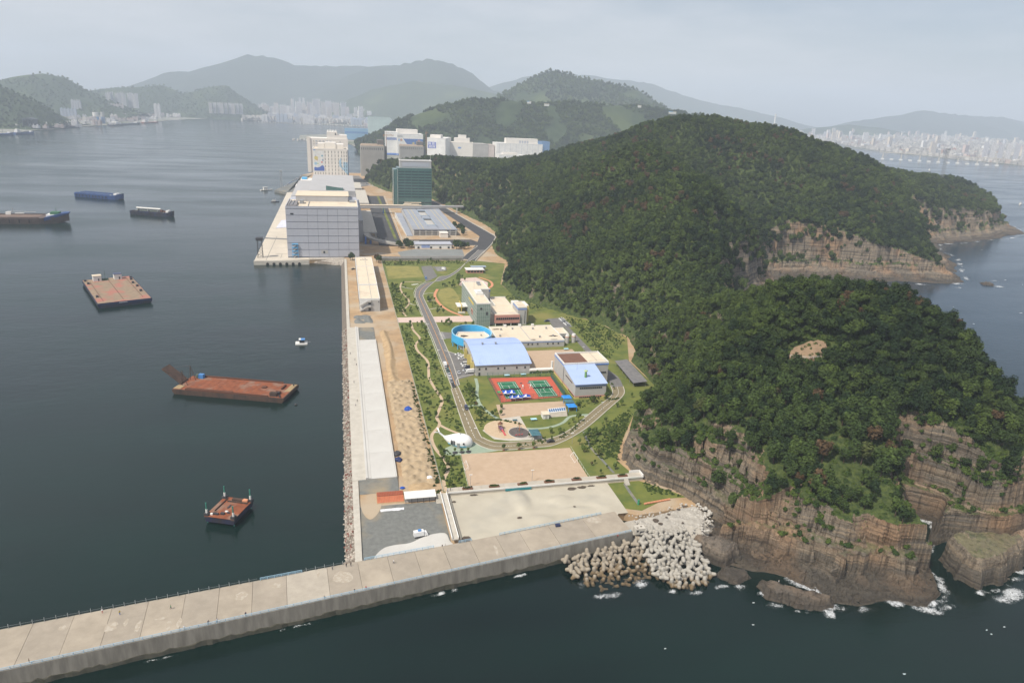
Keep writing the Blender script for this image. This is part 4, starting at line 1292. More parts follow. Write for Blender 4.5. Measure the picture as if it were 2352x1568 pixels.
# ------------------------------------------------------------------ tennis courts
t = thing('tennis_ground', 'red tennis ground with two green courts beside the pool building', 'tennis court', (85.8, 362, G))
obj('surface', MB().prism([(0, 0), (39, 3.6), (40.4, 35.8), (0, 38)], 0.04, 0.10), RED_COURT, t)
for (cx, lab) in ((3.9, 0), (24.1, 1)):
    o = obj('court', MB().box(cx, cx + 11.9, 4.2, 31, 0.10, 0.125), GREEN_COURT, t)
    L_ = MB()
    def ln(x0, x1, y0, y1):
        L_.box(x0, x1, y0, y1, 0.126, 0.15)
    x0, x1, y0, y1 = cx + 0.5, cx + 11.4, 5.7, 29.5
    wl_ = 0.16
    ln(x0, x1, y0, y0 + wl_); ln(x0, x1, y1 - wl_, y1)
    for xx in (x0, x0 + 1.37, x1 - 1.37 - wl_, x1 - wl_):
        ln(xx, xx + wl_, y0 + wl_, y1 - wl_)
    ln(x0 + 1.53, x1 - 1.53, 11.2, 11.2 + wl_); ln(x0 + 1.53, x1 - 1.53, 24.0, 24.0 + wl_)
    ln((x0 + x1) / 2 - wl_ / 2, (x0 + x1) / 2 + wl_ / 2, 11.2 + wl_, 24.0)
    obj('line', L_, WHITE_PAINT, o)
    nt_ = obj('net', MB().box(x0 - 0.9, x1 + 0.9, 17.57, 17.63, 0.15, 1.05), DARK, t)
    obj('net_post', MB().cyl(x0 - 0.9, 17.6, 0.1, 1.2, 0.08, 0.08, 6), WHITE_PAINT, nt_)
    obj('net_post', MB().cyl(x1 + 0.9, 17.6, 0.1, 1.2, 0.08, 0.08, 6), WHITE_PAINT, nt_)
for k_, (x, y) in enumerate(((17.6, 18.5), (22.4, 18.5))):
    c = thing('umpire_chair', 'white umpire chair between the two courts, ' + ('nearer the tents' if k_ == 0 else 'nearer the pool building'), 'chair', (85.8 + x, 362 + y, G + 0.1))
    obj('frame', MB().bar((-.5, -.5, 0), (-.25, -.25, 1.7), .06).bar((.5, -.5, 0), (.25, -.25, 1.7), .06).bar((-.5, .5, 0), (-.25, .25, 1.7), .06).bar((.5, .5, 0), (.25, .25, 1.7), .06), WHITE_PAINT, c)
    obj('seat', MB().box(-.4, .4, -.4, .4, 1.7, 1.8).box(-.4, .4, .3, .4, 1.8, 2.5), WHITE_PAINT, c)
    s_ = thing('parasol', 'small folded shade beside the umpire chair ' + ('nearer the tents' if k_ == 0 else 'nearer the pool building'), 'parasol', (85.8 + x - 0.4, 362 + y + 3.2, G + 0.1))
    obj('pole', MB().cyl(0, 0, 0, 2.4, .05, .05, 6), WHITE_PAINT, s_)
    obj('canopy', MB().cyl(0, 0, 2.2, 2.7, 0.9, 0.1, 8), DARK if k_ == 0 else TEAL_ROOF, s_)
# fence of the courts
FENCE_G = mat('green_fence', (0.05, 0.13, 0.10), None, 1, 0.8)
def fence(name, label, pts, h, m, gap=3.0, mesh_m=None, rails=(0.15, 1.0), r=0.05):
    t = thing(name, label, 'fence', (pts[0][0], pts[0][1], G))
    ox, oy = pts[0]
    pm_ = MB().cyl(0, 0, -0.2, h, r, r, 5).mesh('post')
    rl = MB()
    for i in range(len(pts) - 1):
        a, b = pts[i], pts[i + 1]
        l = math.hypot(b[0] - a[0], b[1] - a[1])
        k = max(1, int(l / gap))
        for j in range(k):
            obj('post', pm_, m, t, (a[0] + (b[0] - a[0]) * j / k - ox, a[1] + (b[1] - a[1]) * j / k - oy, 0))
        for q in rails:
            rl.bar((a[0] - ox, a[1] - oy, h * q), (b[0] - ox, b[1] - oy, h * q), r * 0.8, 4)
    obj('rail', rl, m, t)
    return t
fence('court_fence', 'dark green wire fence round the red tennis ground', [(85.3, 361.5), (85.3, 400.4), (126.6, 398.4), (125.3, 365.4), (85.3, 361.5)], 3.6, FENCE_G, 3.2, rails=(0.03, 0.35, 0.68, 1.0), r=0.09)
obj('windbreak', MB().box(0, 0.06, 0, 30, 0.1, 2.4), FENCE_G, bpy.data.objects['court_fence'], (40.6, 5.0, 0))

# tents
TENT_B = mat('tent_blue', (0.02, 0.09, 0.52), None, 1, 0.8)
TENT_W = mat('tent_white', (0.78, 0.79, 0.82), None, 1, 0.8)
def tent(label, x, y, w, d, rz=0.0):
    t = thing('canopy_tent', label, 'tent', (x, y, G + 0.1), rz)
    c = (w / 2, d / 2, 3.5)
    cor = [(0, 0, 2.2), (w / 2, 0, 2.35), (w, 0, 2.2), (w, d / 2, 2.35), (w, d, 2.2), (w / 2, d, 2.35), (0, d, 2.2), (0, d / 2, 2.35)]
    A, B = MB(), MB()
    for i in range(8):
        p, q = cor[i], cor[(i + 1) % 8]
        (A if i % 4 == 0 else B).add([p, q, c], [(0, 1, 2)])
        lo1, lo2 = (p[0], p[1], p[2] - 0.45), (q[0], q[1], q[2] - 0.45)
        (B if i % 2 == 0 else A).add([lo1, lo2, q, p], [(0, 1, 2, 3)])
    obj('roof_panel', A, TENT_W, t)
    obj('roof_panel', B, TENT_B, t)
    for (px_, py_) in ((0, 0), (w, 0), (w, d), (0, d)):
        obj('leg', MB().cyl(px_, py_, 0, 2.2, 0.06, 0.06, 5), STEEL, t)
tent('blue and white striped tent on the court, left of the rear pair', 88.9, 369.2, 3.6, 4.6)
tent('blue and white striped tent on the court, right of the rear pair', 92.6, 369.2, 3.6, 4.6)
tent('blue and white tent at the front corner of the court', 91.2, 361.9, 3.2, 3.2)
tent('blue and white tent in the middle of the front row', 94.6, 362.2, 4.0, 3.2)
tent('blue and white tent ending the front row towards the pool building', 98.8, 362.6, 5.0, 3.2)
t = thing('parasol', 'green round parasol at the fence corner of the tennis ground', 'parasol', (86.8, 372.4, G + 0.1))
obj('pole', MB().cyl(0, 0, 0, 2.3, .05, .05, 6), STEEL, t)
obj('canopy', MB().cyl(0, 0, 2.0, 2.8, 1.4, 0.1, 8), mat('bright_green', (0.03, 0.35, 0.12), None, 1, 0.7), t)
# pale blue table tops near the courts
for k_, (x, y, lab) in enumerate(((96.8, 401.2, 'pale blue table top at the hall wall, left of two'), (107.6, 401.6, 'pale blue table top at the hall wall, right of two'), (96.6, 334.5, 'pale blue table top on the oval lawn'), (150.5, 446.6, 'pale blue table top on the rear sand yard'))):
    t = thing('table', lab, 'table', (x, y, G))
    obj('top', MB().box(0, 3.4, 0, 2.1, 0.8, 0.95), mat('table_blue', (0.42, 0.68, 0.76), None, 1, 0.6), t)
    for (px_, py_) in ((0.2, 0.2), (3.2, 0.2), (0.2, 1.9), (3.2, 1.9)):
        obj('leg', MB().cyl(px_, py_, 0, 0.8, 0.06, 0.06, 5), STEEL, t)

# pavilions
def pavilion(label, x, y, w, d, m, hip=0.9, h=2.8, rz=0.0):
    t = thing('pavilion', label, 'pavilion', (x, y, G), rz)
    mb = MB()
    mb.add([(0, 0, h), (w, 0, h), (w, d, h), (0, d, h), (w * 0.2, d / 2, h + hip), (w * 0.8, d / 2, h + hip)], [(0, 1, 5, 4), (1, 2, 5), (2, 3, 4, 5), (3, 0, 4), (3, 2, 1, 0)])
    obj('roof', mb, m, t)
    for (px_, py_) in ((0.3, 0.3), (w - 0.3, 0.3), (0.3, d - 0.3), (w - 0.3, d - 0.3)):
        obj('post', MB().cyl(px_, py_, 0, h, 0.14, 0.14, 6), m, t)
    obj('bench', MB().box(0.9, w - 0.9, d * 0.6, d * 0.6 + 0.5, 0.4, 0.5).box(1.0, 1.2, d * 0.6, d * 0.6 + 0.4, 0, 0.4).box(w - 1.2, w - 1.0, d * 0.6, d * 0.6 + 0.4, 0, 0.4), WOOD, t)
pavilion('bright blue roofed shelter nearest the tennis ground', 121.6, 356.2, 5.4, 5.0, PAV_BLUE)
pavilion('dark teal roofed shelter between two bright blue ones', 121.3, 350.2, 5.2, 5.0, TEAL_ROOF)
pavilion('bright blue roofed shelter farthest from the tennis ground', 120.6, 343.4, 5.4, 5.6, PAV_BLUE)
pavilion('dark teal roofed shelter beside the round playground', 90.8, 311.4, 5.2, 7.6, TEAL_ROOF, 0.6)
t = thing('shelter', 'long dark sheet-roofed shelter at the foot of the headland', 'shelter', (172.5, 373.5, G))
obj('roof', MB().hull([[(0, 0, 2.9), (9.4, 0, 3.6), (9.4, 0, 3.8), (0, 0, 3.1)], [(3.2, 40, 2.9), (12.2, 40, 3.6), (12.2, 40, 3.8), (3.2, 40, 3.1)]]), mat('dark_sheet', (0.13, 0.13, 0.135), (0.20, 0.19, 0.185), 0.4, 0.7), t)
for k_ in range(6):
    obj('post', MB().cyl(0.6 + 0.6 * k_, 1 + 7.4 * k_, 0, 2.9, 0.12, 0.12, 6), STEEL, t)
    obj('post', MB().cyl(8.8 + 0.6 * k_, 1 + 7.4 * k_, 0, 3.5, 0.12, 0.12, 6), STEEL, t)
# small white kiosk with glazed skylight building sunk into a planted bank
t = thing('kiosk', 'small white cube hut at the end of the glazed bank', 'hut', (103.8, 336.2, G))
block(t, 'wall', 0, 3.4, 0, 4.2, 0, 2.6, WALL_W)
block(t, 'roof', -0.3, 3.7, -0.3, 4.5, 2.6, 2.85, CREAM)
window(t, 1.7, 0, 0.1, 1.0, 1.9, 'S', WALL_G, 'door')
t = thing('glazed_bank', 'low curved bank with a strip of blue skylights beside the white hut', 'skylight', (107.6, 339.6, G))
obj('bank', MB().hull([[(0, -1.5, 0), (0, 4.4, 0), (0, 3.6, 1.6), (0, 0.2, 1.6)], [(11, -1.5, 0), (11, 4.4, 0), (11, 3.6, 2.2), (11, 0.2, 2.2)]]), TERRACE, t)
obj('frame', MB().hull([[(0.6, 0.4, 1.7), (0.6, 3.2, 2.9), (0.6, 3.2, 3.1), (0.6, 0.4, 1.9)], [(10.6, 0.4, 2.3), (10.6, 3.2, 3.4), (10.6, 3.2, 3.6), (10.6, 0.4, 2.5)]]), WALL_W, t)
gl = mat('skylight_glass', (0.05, 0.14, 0.30), None, 1, 0.2, spec=0.6)
for k_ in range(8):
    x = 0.95 + 1.22 * k_
    u = (x - 0.6) / 10
    obj('pane', MB().hull([[(x, 0.8, 2.1 + .6 * u), (x, 2.8, 2.96 + .5 * u), (x, 2.8, 3.03 + .5 * u), (x, 0.8, 2.18 + .6 * u)], [(x + 0.95, 0.8, 2.15 + .6 * u), (x + 0.95, 2.8, 3.01 + .5 * u), (x + 0.95, 2.8, 3.08 + .5 * u), (x + 0.95, 0.8, 2.23 + .6 * u)]]), gl, t)

# ------------------------------------------------------------------ whale house
t = thing('whale_house', 'white whale-shaped playhouse with upturned tail beside the curved path', 'playhouse', (52.2, 313.2, G), -0.42)
t.scale = (1.12, 1.15, 1.18)
secs = []
for (x, r, zc, rv) in ((-6.6, 0.25, 3.3, 0.25), (-5.6, 0.75, 2.6, 0.8), (-4.0, 1.6, 2.1, 1.7), (-2.0, 2.6, 1.9, 2.6), (0.5, 3.3, 1.9, 3.2), (3.0, 3.4, 1.8, 3.3), (5.2, 2.8, 1.7, 2.9), (6.6, 1.7, 1.6, 1.9), (7.2, 0.5, 1.6, 0.7)):
    secs.append([(x, r * math.cos(a * math.pi / 9), zc + rv * math.sin(a * math.pi / 9)) for a in range(18)])
obj('body', MB().hull(secs), mat('whale_white', (0.80, 0.80, 0.80), None, 0.3, 0.5), t, smooth=True)
fl = MB()
fl.hull([[(-6.3, -0.5, 3.0), (-6.3, 0.5, 3.0), (-6.5, 0.5, 3.5), (-6.5, -0.5, 3.5)], [(-8.2, -0.4, 4.3), (-8.2, 0.4, 4.3), (-8.4, 0.4, 4.8), (-8.4, -0.4, 4.8)]])
fl.hull([[(-8.0, 0, 4.4), (-8.4, 0, 4.4), (-8.4, 0, 4.8), (-8.0, 0, 4.8)], [(-9.4, 2.4, 5.4), (-10.2, 2.2, 5.5), (-10.2, 2.2, 5.6), (-9.4, 2.4, 5.5)]])
fl.hull([[(-8.0, 0, 4.4), (-8.4, 0, 4.4), (-8.4, 0, 4.8), (-8.0, 0, 4.8)], [(-9.4, -2.4, 5.4), (-10.2, -2.2, 5.5), (-10.2, -2.2, 5.6), (-9.4, -2.4, 5.5)]])
obj('tail', fl, MATS['whale_white'], t)
obj('skirt', MB().hull([[(x * 1.0, (rr + 0.06) * math.cos(a * math.pi / 9), min(max(0.02, 1.75 + (rr + .06) * math.sin(a * math.pi / 9)), 0.9)) for a in range(18)] for (x, rr) in ((-3.6, 1.8), (0.5, 3.3), (3, 3.4), (5.2, 2.8), (6.4, 1.8))]), mat('whale_blue', (0.10, 0.42, 0.60), None, 1, 0.6), t)
for k_ in range(3):
    obj('gill', MB().box(-1.9 + 0.75 * k_, -1.6 + 0.75 * k_, -3.3 - 0.05 * k_, -2.2, 1.2, 3.0), DARK, t)
obj('door', MB().box(1.0, 2.2, -3.55, -3.0, 0.1, 2.3), STEEL, t)
obj('eye', MB().bar((4.0, -3.4, 2.2), (4.0, -2.6, 2.2), 0.4, 10), DARK, t)
obj('blow_hole', MB().cyl(1.6, 0, 5.0, 5.5, 0.3, 0.2, 8), STEEL, t)

# ------------------------------------------------------------------ terrace walkway, stairs, ramp bridge
t = thing('terrace', 'long raised walkway with planters between the sand pitch and the pale basin', 'terrace', (40.8, 264.6, G))
nb = 18
for k_ in range(nb):
    x0 = 91.2 * k_ / nb
    obj('deck', MB().box(x0 + 0.02, x0 + 91.2 / nb - 0.02, 0, 4.2, -0.2, 1.8), TERRACE, t)
obj('coping', MB().box(-0.05, 91.3, -0.25, -0.02, 1.5, 2.25), WALL_W, t)
for k_, x in enumerate((6.5, 18.5, 31.5, 44, 57, 69, 79.5)):
    p = obj('planter', MB().box(x, x + 4.6, 1.3, 2.7, 1.8, 2.35), WOOD, t)
    obj('planting', clump_mesh('planting', 300 + k_, 1.0, 0.5, 0.3, 150, 0.4, 8), F_TREE, p, (x + 2.3, 2.0, 2.35)).scale = (2.1, 0.65, 1.0)
obj('banner', MB().box(25.4, 37.4, -0.4, -0.3, 0.5, 1.6), mat('teal_banner', (0.03, 0.22, 0.25), None, 0.6, 0.7), t)
obj('end_wall', MB().box(86, 91.4, 4.25, 4.55, 1.8, 3.0).box(90.9, 91.4, 0, 4.2, 1.8, 2.9), WALL_W, t)
for k_ in range(9):
    obj('step', MB().box(81.6, 83.6, -0.35 - 0.34 * (k_ + 1), -0.35 - 0.34 * k_, -0.1, 1.7 - 0.19 * k_), CONC, t)
t = thing('stairway', 'broad concrete stairway at the joint of shed and terrace', 'stairs', (35.0, 259.6, G))
for k_ in range(9):
    obj('step', MB().box(0, 5.6, 0.55 * k_, 0.55 * (k_ + 1), -0.1, 0.22 * (k_ + 1)), CONC, t)
t = thing('ramp_bridge', 'narrow white-railed ramp from the terrace down to the breakwater', 'footbridge', (37.1, 229.4, G))
deck = MB().hull([[(0, 0, 1.9), (2.6, 0, 1.9), (2.6, 0, 2.3), (0, 0, 2.3)], [(0.1, 34.5, 1.7), (2.7, 34.5, 1.7), (2.7, 34.5, 2.1), (0.1, 34.5, 2.1)]])
obj('deck', deck, CONC, t)
for x in (0.05, 2.55):
    obj('rail', MB().bar((x, 0, 3.3), (x + .1, 34.5, 3.1), 0.13, 6).bar((x, 0, 2.8), (x + .1, 34.5, 2.6), 0.09, 5), WHITE_PAINT, t)
    pm_ = MB().cyl(0, 0, 0, 1.0, 0.08, 0.08, 5).mesh('post')
    for k_ in range(12):
        obj('post', pm_, WHITE_PAINT, t, (x, 3 * k_ + 0.3, 2.3 - 0.2 * (3 * k_ + 0.3) / 34.5))
for k_ in range(5):
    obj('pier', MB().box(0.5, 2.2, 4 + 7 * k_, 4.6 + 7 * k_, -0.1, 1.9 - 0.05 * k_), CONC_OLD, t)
# shed with white roof, orange sheeted bank
t = thing('shed', 'long low shed with white roof beside the terrace steps', 'shed', (21.7, 261.2, G))
obj('wall', MB().box(0.3, 13.2, 1.6, 4.2, 0, 2.6), WALL_G, t)
obj('roof', MB().hull([[(0, 0, 2.5), (0, 4.6, 3.3), (0, 4.6, 3.55), (0, 0, 2.75)], [(13.4, 0, 2.5), (13.4, 4.6, 3.3), (13.4, 4.6, 3.55), (13.4, 0, 2.75)]]), WALL_W, t)
for k_ in range(6):
    obj('post', MB().cyl(0.5 + 2.5 * k_, 0.4, 0, 2.5, 0.1, 0.1, 6), DARK, t)
t = thing('sheeted_bank', 'bank of rust-orange corrugated sheets beside the white-roofed shed', 'sheeting', (10.4, 263.6, G))
for k_ in range(16):
    obj('sheet', MB().hull([[(0.7 * k_, 0, 0.3), (0.7 * k_ + .6, 0, 0.3), (0.7 * k_ + .6, 0.12, 0.3), (0.7 * k_, 0.12, 0.3)], [(0.7 * k_, 3, 1.6), (0.7 * k_ + .6, 3, 1.6), (0.7 * k_ + .6, 3.12, 1.6), (0.7 * k_, 3.12, 1.6)]]),
        mat('orange_sheet', (0.50, 0.16, 0.08), (0.40, 0.12, 0.06), 0.7, 0.8), t)
    obj('sheet', MB().box(0.7 * k_, 0.7 * k_ + .6, 3.3, 6.6, 1.6, 1.7), mat('orange_sheet_dark', (0.36, 0.10, 0.05), (0.28, 0.08, 0.045), 0.7, 0.85), t)
obj('bank', MB().hull([[(-.2, -1.2, -.2), (-.2, 7, -.2), (-.2, 6.8, 1.5), (-.2, 2.6, 1.2)], [(11.4, -1.2, -.2), (11.4, 7, -.2), (11.4, 6.8, 1.5), (11.4, 2.6, 1.2)]]), SOIL, t)
# white tarpaulin roll, pale wavy apron
t = thing('tarpaulin_roll', 'long white tarpaulin roll lying on the grey gravel lot', 'tarpaulin', (11.3, 257.8, G))
mb = MB()
rr = random.Random(4)
mb.hull([[(x, (0.65 + 0.3 * rr.random()) * math.cos(a), 0.12 + (0.4 + 0.15 * rr.random()) * abs(math.sin(a))) for a in [i * math.pi / 4 for i in range(8)]] for x in [0.7 * i for i in range(15)]])
obj('cloth', mb, TENT_W, t)
struct('concrete_apron', MB().prism(spline([(6.8, 221.6), (7.6, 226.5), (11, 231), (15, 232.4), (21, 232.8), (26, 235.5), (30.5, 237.2), (35.5, 237), (36.5, 232), (36.6, 226.5), (20, 223.5), (6.8, 221.6)], 5)[:-1], G, G + 0.35), CONC_NEW)

# ------------------------------------------------------------------ goals, lamps, playground
def goal(label, x, y, w, rz):
    t = thing('goal', label, 'goal', (x, y, G + 0.08), rz)
    obj('frame', MB().bar((0, 0, 0), (0, 0, 2.2), .09).bar((0, w, 0), (0, w, 2.2), .09).bar((0, 0, 2.2), (0, w, 2.2), .09), WHITE_PAINT, t)
    obj('back_frame', MB().bar((0, 0, 2.2), (-1.4, 0, 0), .07).bar((0, w, 2.2), (-1.4, w, 0), .07).bar((-1.4, 0, 0), (-1.4, w, 0), .07), WHITE_PAINT, t)
goal('white goal frame at the end of the sand pitch by the curved path', 53.2, 285.8, 6.0, 0)
goal('white goal frame at the end of the sand pitch towards the headland', 107.0, 285.5, 7.0, 0)
LAMP_POLE = MB().cyl(0, 0, 0, 6.0, 0.09, 0.06, 6).mesh('pole')
LAMP_HEAD = MB().box(-0.7, 0.7, -0.15, 0.15, 5.9, 6.1).mesh('lamp_head')
for i, (x, y, lab) in enumerate(((80.3, 271.2, 'lamp post at the middle of the sand pitch front'), (51.8, 271.4, 'lamp post at the corner of the pitch by the path'), (110.5, 305, 'lamp post on the bend of the south road'), (62.5, 318, 'lamp post beside the whale playhouse plaza'),
                                 (140, 341, 'lamp post along the diagonal road, upper one'), (124, 324.5, 'lamp post along the diagonal road, lower one'), (59.6, 440, 'lamp post beside the long car row'), (59.4, 500, 'lamp post beside the school road crossing'), (161, 436, 'lamp post beside the rear sand yard'))):
    t = thing('lamp_post', lab, 'lamp post', (x, y, G))
    obj('pole', LAMP_POLE, STEEL, t)
    obj('lamp_head', LAMP_HEAD, WHITE_PAINT, t)
t = thing('play_frame', 'red and brown climbing frame with slide in the round sand play area', 'playground', (76.6, 323.4, G + 0.1))
for (x, y) in ((0, 0), (2, 0), (0, 2.4), (2, 2.4), (0.4, 5), (1.8, 5)):
    obj('post', MB().cyl(x, y, 0, 3.2, 0.12, 0.12, 6), WOOD, t)
obj('deck', MB().box(0, 2, 0, 5, 1.3, 1.45), mat('play_purple', (0.20, 0.10, 0.18), None, 1, 0.7), t)
obj('roof', MB().cyl(1, 4, 3.0, 4.4, 1.7, 0.1, 4), WOOD, t)
obj('slide', MB().hull([[(0.6, 0, 1.35), (1.6, 0, 1.35), (1.6, 0, 1.55), (0.6, 0, 1.55)], [(1.6, -4.4, 0.1), (2.6, -4.4, 0.1), (2.6, -4.4, 0.3), (1.6, -4.4, 0.3)]]), mat('play_red', (0.52, 0.10, 0.10), None, 1, 0.6), t)
t = thing('rope_climber', 'tall central mast of the climbing net on the dark rubber mat', 'playground', (87.2, 323.5, G + 0.15))
obj('mast', MB().cyl(0, 0, 0, 5.0, 0.14, 0.1, 8), mat('play_orange', (0.55, 0.18, 0.05), None, 1, 0.6), t)
rp_ = MB()
for k_ in range(8):
    a = k_ * math.pi / 4
    rp_.bar((0, 0, 4.7), (2.2 * math.cos(a), 2.2 * math.sin(a), 0.1), 0.035, 4)
obj('rope', rp_, DARK, t)
for k_, (x, lab) in enumerate(((84.0, 'left'), (85.6, 'middle'), (87.2, 'right'))):
    t = thing('spring_rider', 'small red spring rider on the rubber mat, the %s one of three' % lab, 'playground', (x, 317.6 + 0.2 * k_, G + 0.16))
    obj('seat', MB().box(-.5, .5, -.15, .15, .5, .8).box(.3, .5, -.15, .15, .8, 1.2), MATS['play_red'], t)
    obj('spring', MB().cyl(0, 0, 0, .5, .14, .14, 6), DARK, t)
t = thing('bench_table', 'dark green picnic table on the paved court above the playground', 'picnic table', (86.4, 335.4, G + 0.07))
obj('top', MB().box(0, 2.6, 0, 1.2, 0.7, 0.8), TEAL_ROOF, t)
obj('leg', MB().box(.3, .5, .2, 1, 0, .7), TEAL_ROOF, t)
obj('leg', MB().box(2.1, 2.3, .2, 1, 0, .7), TEAL_ROOF, t)
fence('site_fence', 'thin pale wire fence along the edge of the lawns', [(39.1, 268.6), (39.1, 752), (44, 754.5)], 1.7, mat('pale_wire', (0.5, 0.52, 0.48), None, 1, 0.7), 4.0, rails=(0.1, 0.55, 1.0), r=0.05)
fence('road_fence', 'low white rail fence along the school road', [(59.6, 404), (59.9, 480), (59.4, 533)], 1.0, WHITE_PAINT, 3.0, rails=(0.5, 1.0), r=0.07)
fence('road_fence', 'low white rail fence along the upper school road', [(59.4, 540), (59.2, 596), (60.2, 613), (64.5, 634), (76, 655)], 1.0, WHITE_PAINT, 3.0, rails=(0.5, 1.0), r=0.07)
fence('pitch_fence', 'low pale rail on the left edge of the sand pitch', [(50.6, 270.4), (52.2, 302.4)], 0.9, WHITE_PAINT, 3.0, rails=(1.0,), r=0.05)
fence('pitch_fence', 'low pale rail on the right edge of the sand pitch', [(107.8, 270.2), (108.4, 301)], 0.9, WHITE_PAINT, 3.0, rails=(1.0,), r=0.05)
# tree pits under the three plaza trees
for k_, x in enumerate((49.9, 53.3, 56.6)):
    struct('tree_pit', MB().cyl(x, 304.1, G, G + 0.3, 1.3, 1.3, 14), DARK)
for k_, (x, y) in enumerate(((74.2, 303.0), (82.0, 303.0), (89.8, 303.2))):
    struct('tree_pit', MB().box(x - .6, x + .6, y - .6, y + .6, G, G + 0.35), WOOD)
# blue tarpaulin heaps
BT = mat('blue_tarp', (0.02, 0.09, 0.42), (0.015, 0.06, 0.30), 1.2, 0.6)
def tarp(label, x, y, r, m, seed, h):
    rr = random.Random(seed)
    t = thing('tarpaulin_heap', label, 'tarpaulin', (x, y, G + 0.3))
    mb = MB()
    mb.hull([[(r * s * (0.8 + .35 * rr.random()) * math.cos(a * .524), r * s * (0.8 + .35 * rr.random()) * math.sin(a * .524), z * h * (0.85 + .3 * rr.random())) for a in range(12)] for s, z in ((1.1, 0), (0.95, .5), (0.6, .85), (0.2, 1.0))])
    obj('cloth', mb, m, t)
tarp('bright blue tarpaulin heap on the soil heaps', 31.8, 357.5, 2.1, BT, 1, 2.2)
tarp('black sheeted heap against the end of the white slabs', 21.9, 306.5, 1.9, DARK, 2, 1.6)
tarp('dark blue sheeted heap beside the black one at the white slabs', 22.1, 300.5, 1.7, mat('navy_tarp', (0.02, 0.03, 0.10), None, 1, .6), 3, 1.4)
tarp('small blue sheet beside the grey ramp', 21.8, 274.6, 1.0, BT, 4, 0.4)
tarp('white sheeted rock beside the lawn fence', 34.6, 281.5, 1.3, TENT_W, 5, 0.9)
# ------------------------------------------------------------------ vehicles
TYRE = mat('tyre', (0.02, 0.02, 0.02), None, 1, 0.9)
RIM = mat('wheel_rim', (0.4, 0.4, 0.41), None, 1, 0.4, metal=0.6)
def paint(name, c):
    return mat('car_paint_' + name, c, tuple(v * 0.92 for v in c), 0.3, 0.3, spec=0.5)
PAINTS = dict(white=paint('white', (0.75, 0.75, 0.74)), silver=paint('silver', (0.45, 0.46, 0.48)), black=paint('black', (0.02, 0.02, 0.025)), navy=paint('navy', (0.02, 0.03, 0.09)),
              grey=paint('grey', (0.18, 0.19, 0.20)), green=paint('green', (0.03, 0.10, 0.08)), blue=paint('blue', (0.06, 0.22, 0.52)))
CAR_ME = {}
def car_mesh(kind):
    if kind in CAR_ME:
        return CAR_ME[kind]
    L_, H_ = (4.5, 1.45) if kind == 'sedan' else (4.6, 1.8)
    def sec(x, w, z0, z1):
        return [(x, -w, z0), (x, w, z0), (x, w, z1), (x, -w, z1)]
    body = MB().hull([sec(-2.2, .72, .35, .75), sec(-2.0, .86, .25, .88), sec(-0.9, .9, .25, .95), sec(1.2, .9, .25, .95), sec(2.1, .86, .25, .9), sec(2.25, .75, .35, .8)])
    if kind == 'sedan':
        cab = MB().hull([[(-1.25, -.78, .93), (-1.25, .78, .93), (-1.2, .76, .95), (-1.2, -.76, .95)], [(-.55, -.66, .93), (-.55, .66, .93), (-.55, .6, 1.42), (-.55, -.6, 1.42)], [(.75, -.66, .93), (.75, .66, .93), (.75, .6, 1.42), (.75, -.6, 1.42)], [(1.6, -.78, .93), (1.6, .78, .93), (1.55, .74, .96), (1.55, -.74, .96)]])
        rf = MB().box(-.55, .75, -.61, .61, 1.42, 1.47)
    else:
        cab = MB().hull([[(-1.5, -.8, .93), (-1.5, .8, .93), (-1.45, .78, .96), (-1.45, -.78, .96)], [(-.75, -.72, .93), (-.75, .72, .93), (-.75, .68, 1.78), (-.75, -.68, 1.78)], [(1.9, -.72, .93), (1.9, .72, .93), (1.9, .68, 1.78), (1.9, -.68, 1.78)], [(2.18, -.8, .93), (2.18, .8, .93), (2.15, .78, 1.0), (2.15, -.78, 1.0)]])
        rf = MB().box(-.75, 1.9, -.69, .69, 1.78, 1.84)
    wh = MB().bar((0, -.12, 0), (0, .12, 0), .32, 12).mesh('wheel')
    rm = MB().bar((0, -.13, 0), (0, .13, 0), .18, 8).mesh('rim')
    hl = MB().box(-.06, .06, -.2, .2, -.08, .08).mesh('headlight')
    out = []
    for mb, n in ((body, 'body'), (cab, 'cabin_glass'), (rf, 'roof')):
        me = mb.mesh(n)
        fix_normals(me)
        out.append(me)
    CAR_ME[kind] = out + [wh, rm, hl]
    for me, m in zip(CAR_ME[kind][1:2] + CAR_ME[kind][3:], (GLASS_D, TYRE, RIM, WHITE_PAINT)):
        me.materials.append(m)
    return CAR_ME[kind]
def colored(me, col):
    k = (me.name, col)
    if k not in CAR_ME:
        c = me.copy()
        c.materials.append(PAINTS[col])
        CAR_ME[k] = c
    return CAR_ME[k]
def car(label, x, y, rz, col, kind='sedan', z=G + 0.11, group=None, detail=True):
    body, cab, rf, wh, rm, hl = car_mesh(kind)
    t = thing('parked_car', label, 'car', (x, y, z), rz, group)
    obj('body', colored(body, col), None, t)
    obj('cabin_glass', cab, None, t)
    obj('roof', colored(rf, col), None, t)
    if detail:
        for (wx, wy) in ((-1.4, -.78), (-1.4, .78), (1.4, -.78), (1.4, .78)):
            w_ = obj('wheel', wh, None, t, (wx, wy, .32))
            obj('rim', rm, None, w_)
        obj('headlight', hl, None, t, (-2.18, -.5, .7))
        obj('headlight', hl, None, t, (-2.18, .5, .7))
    return t
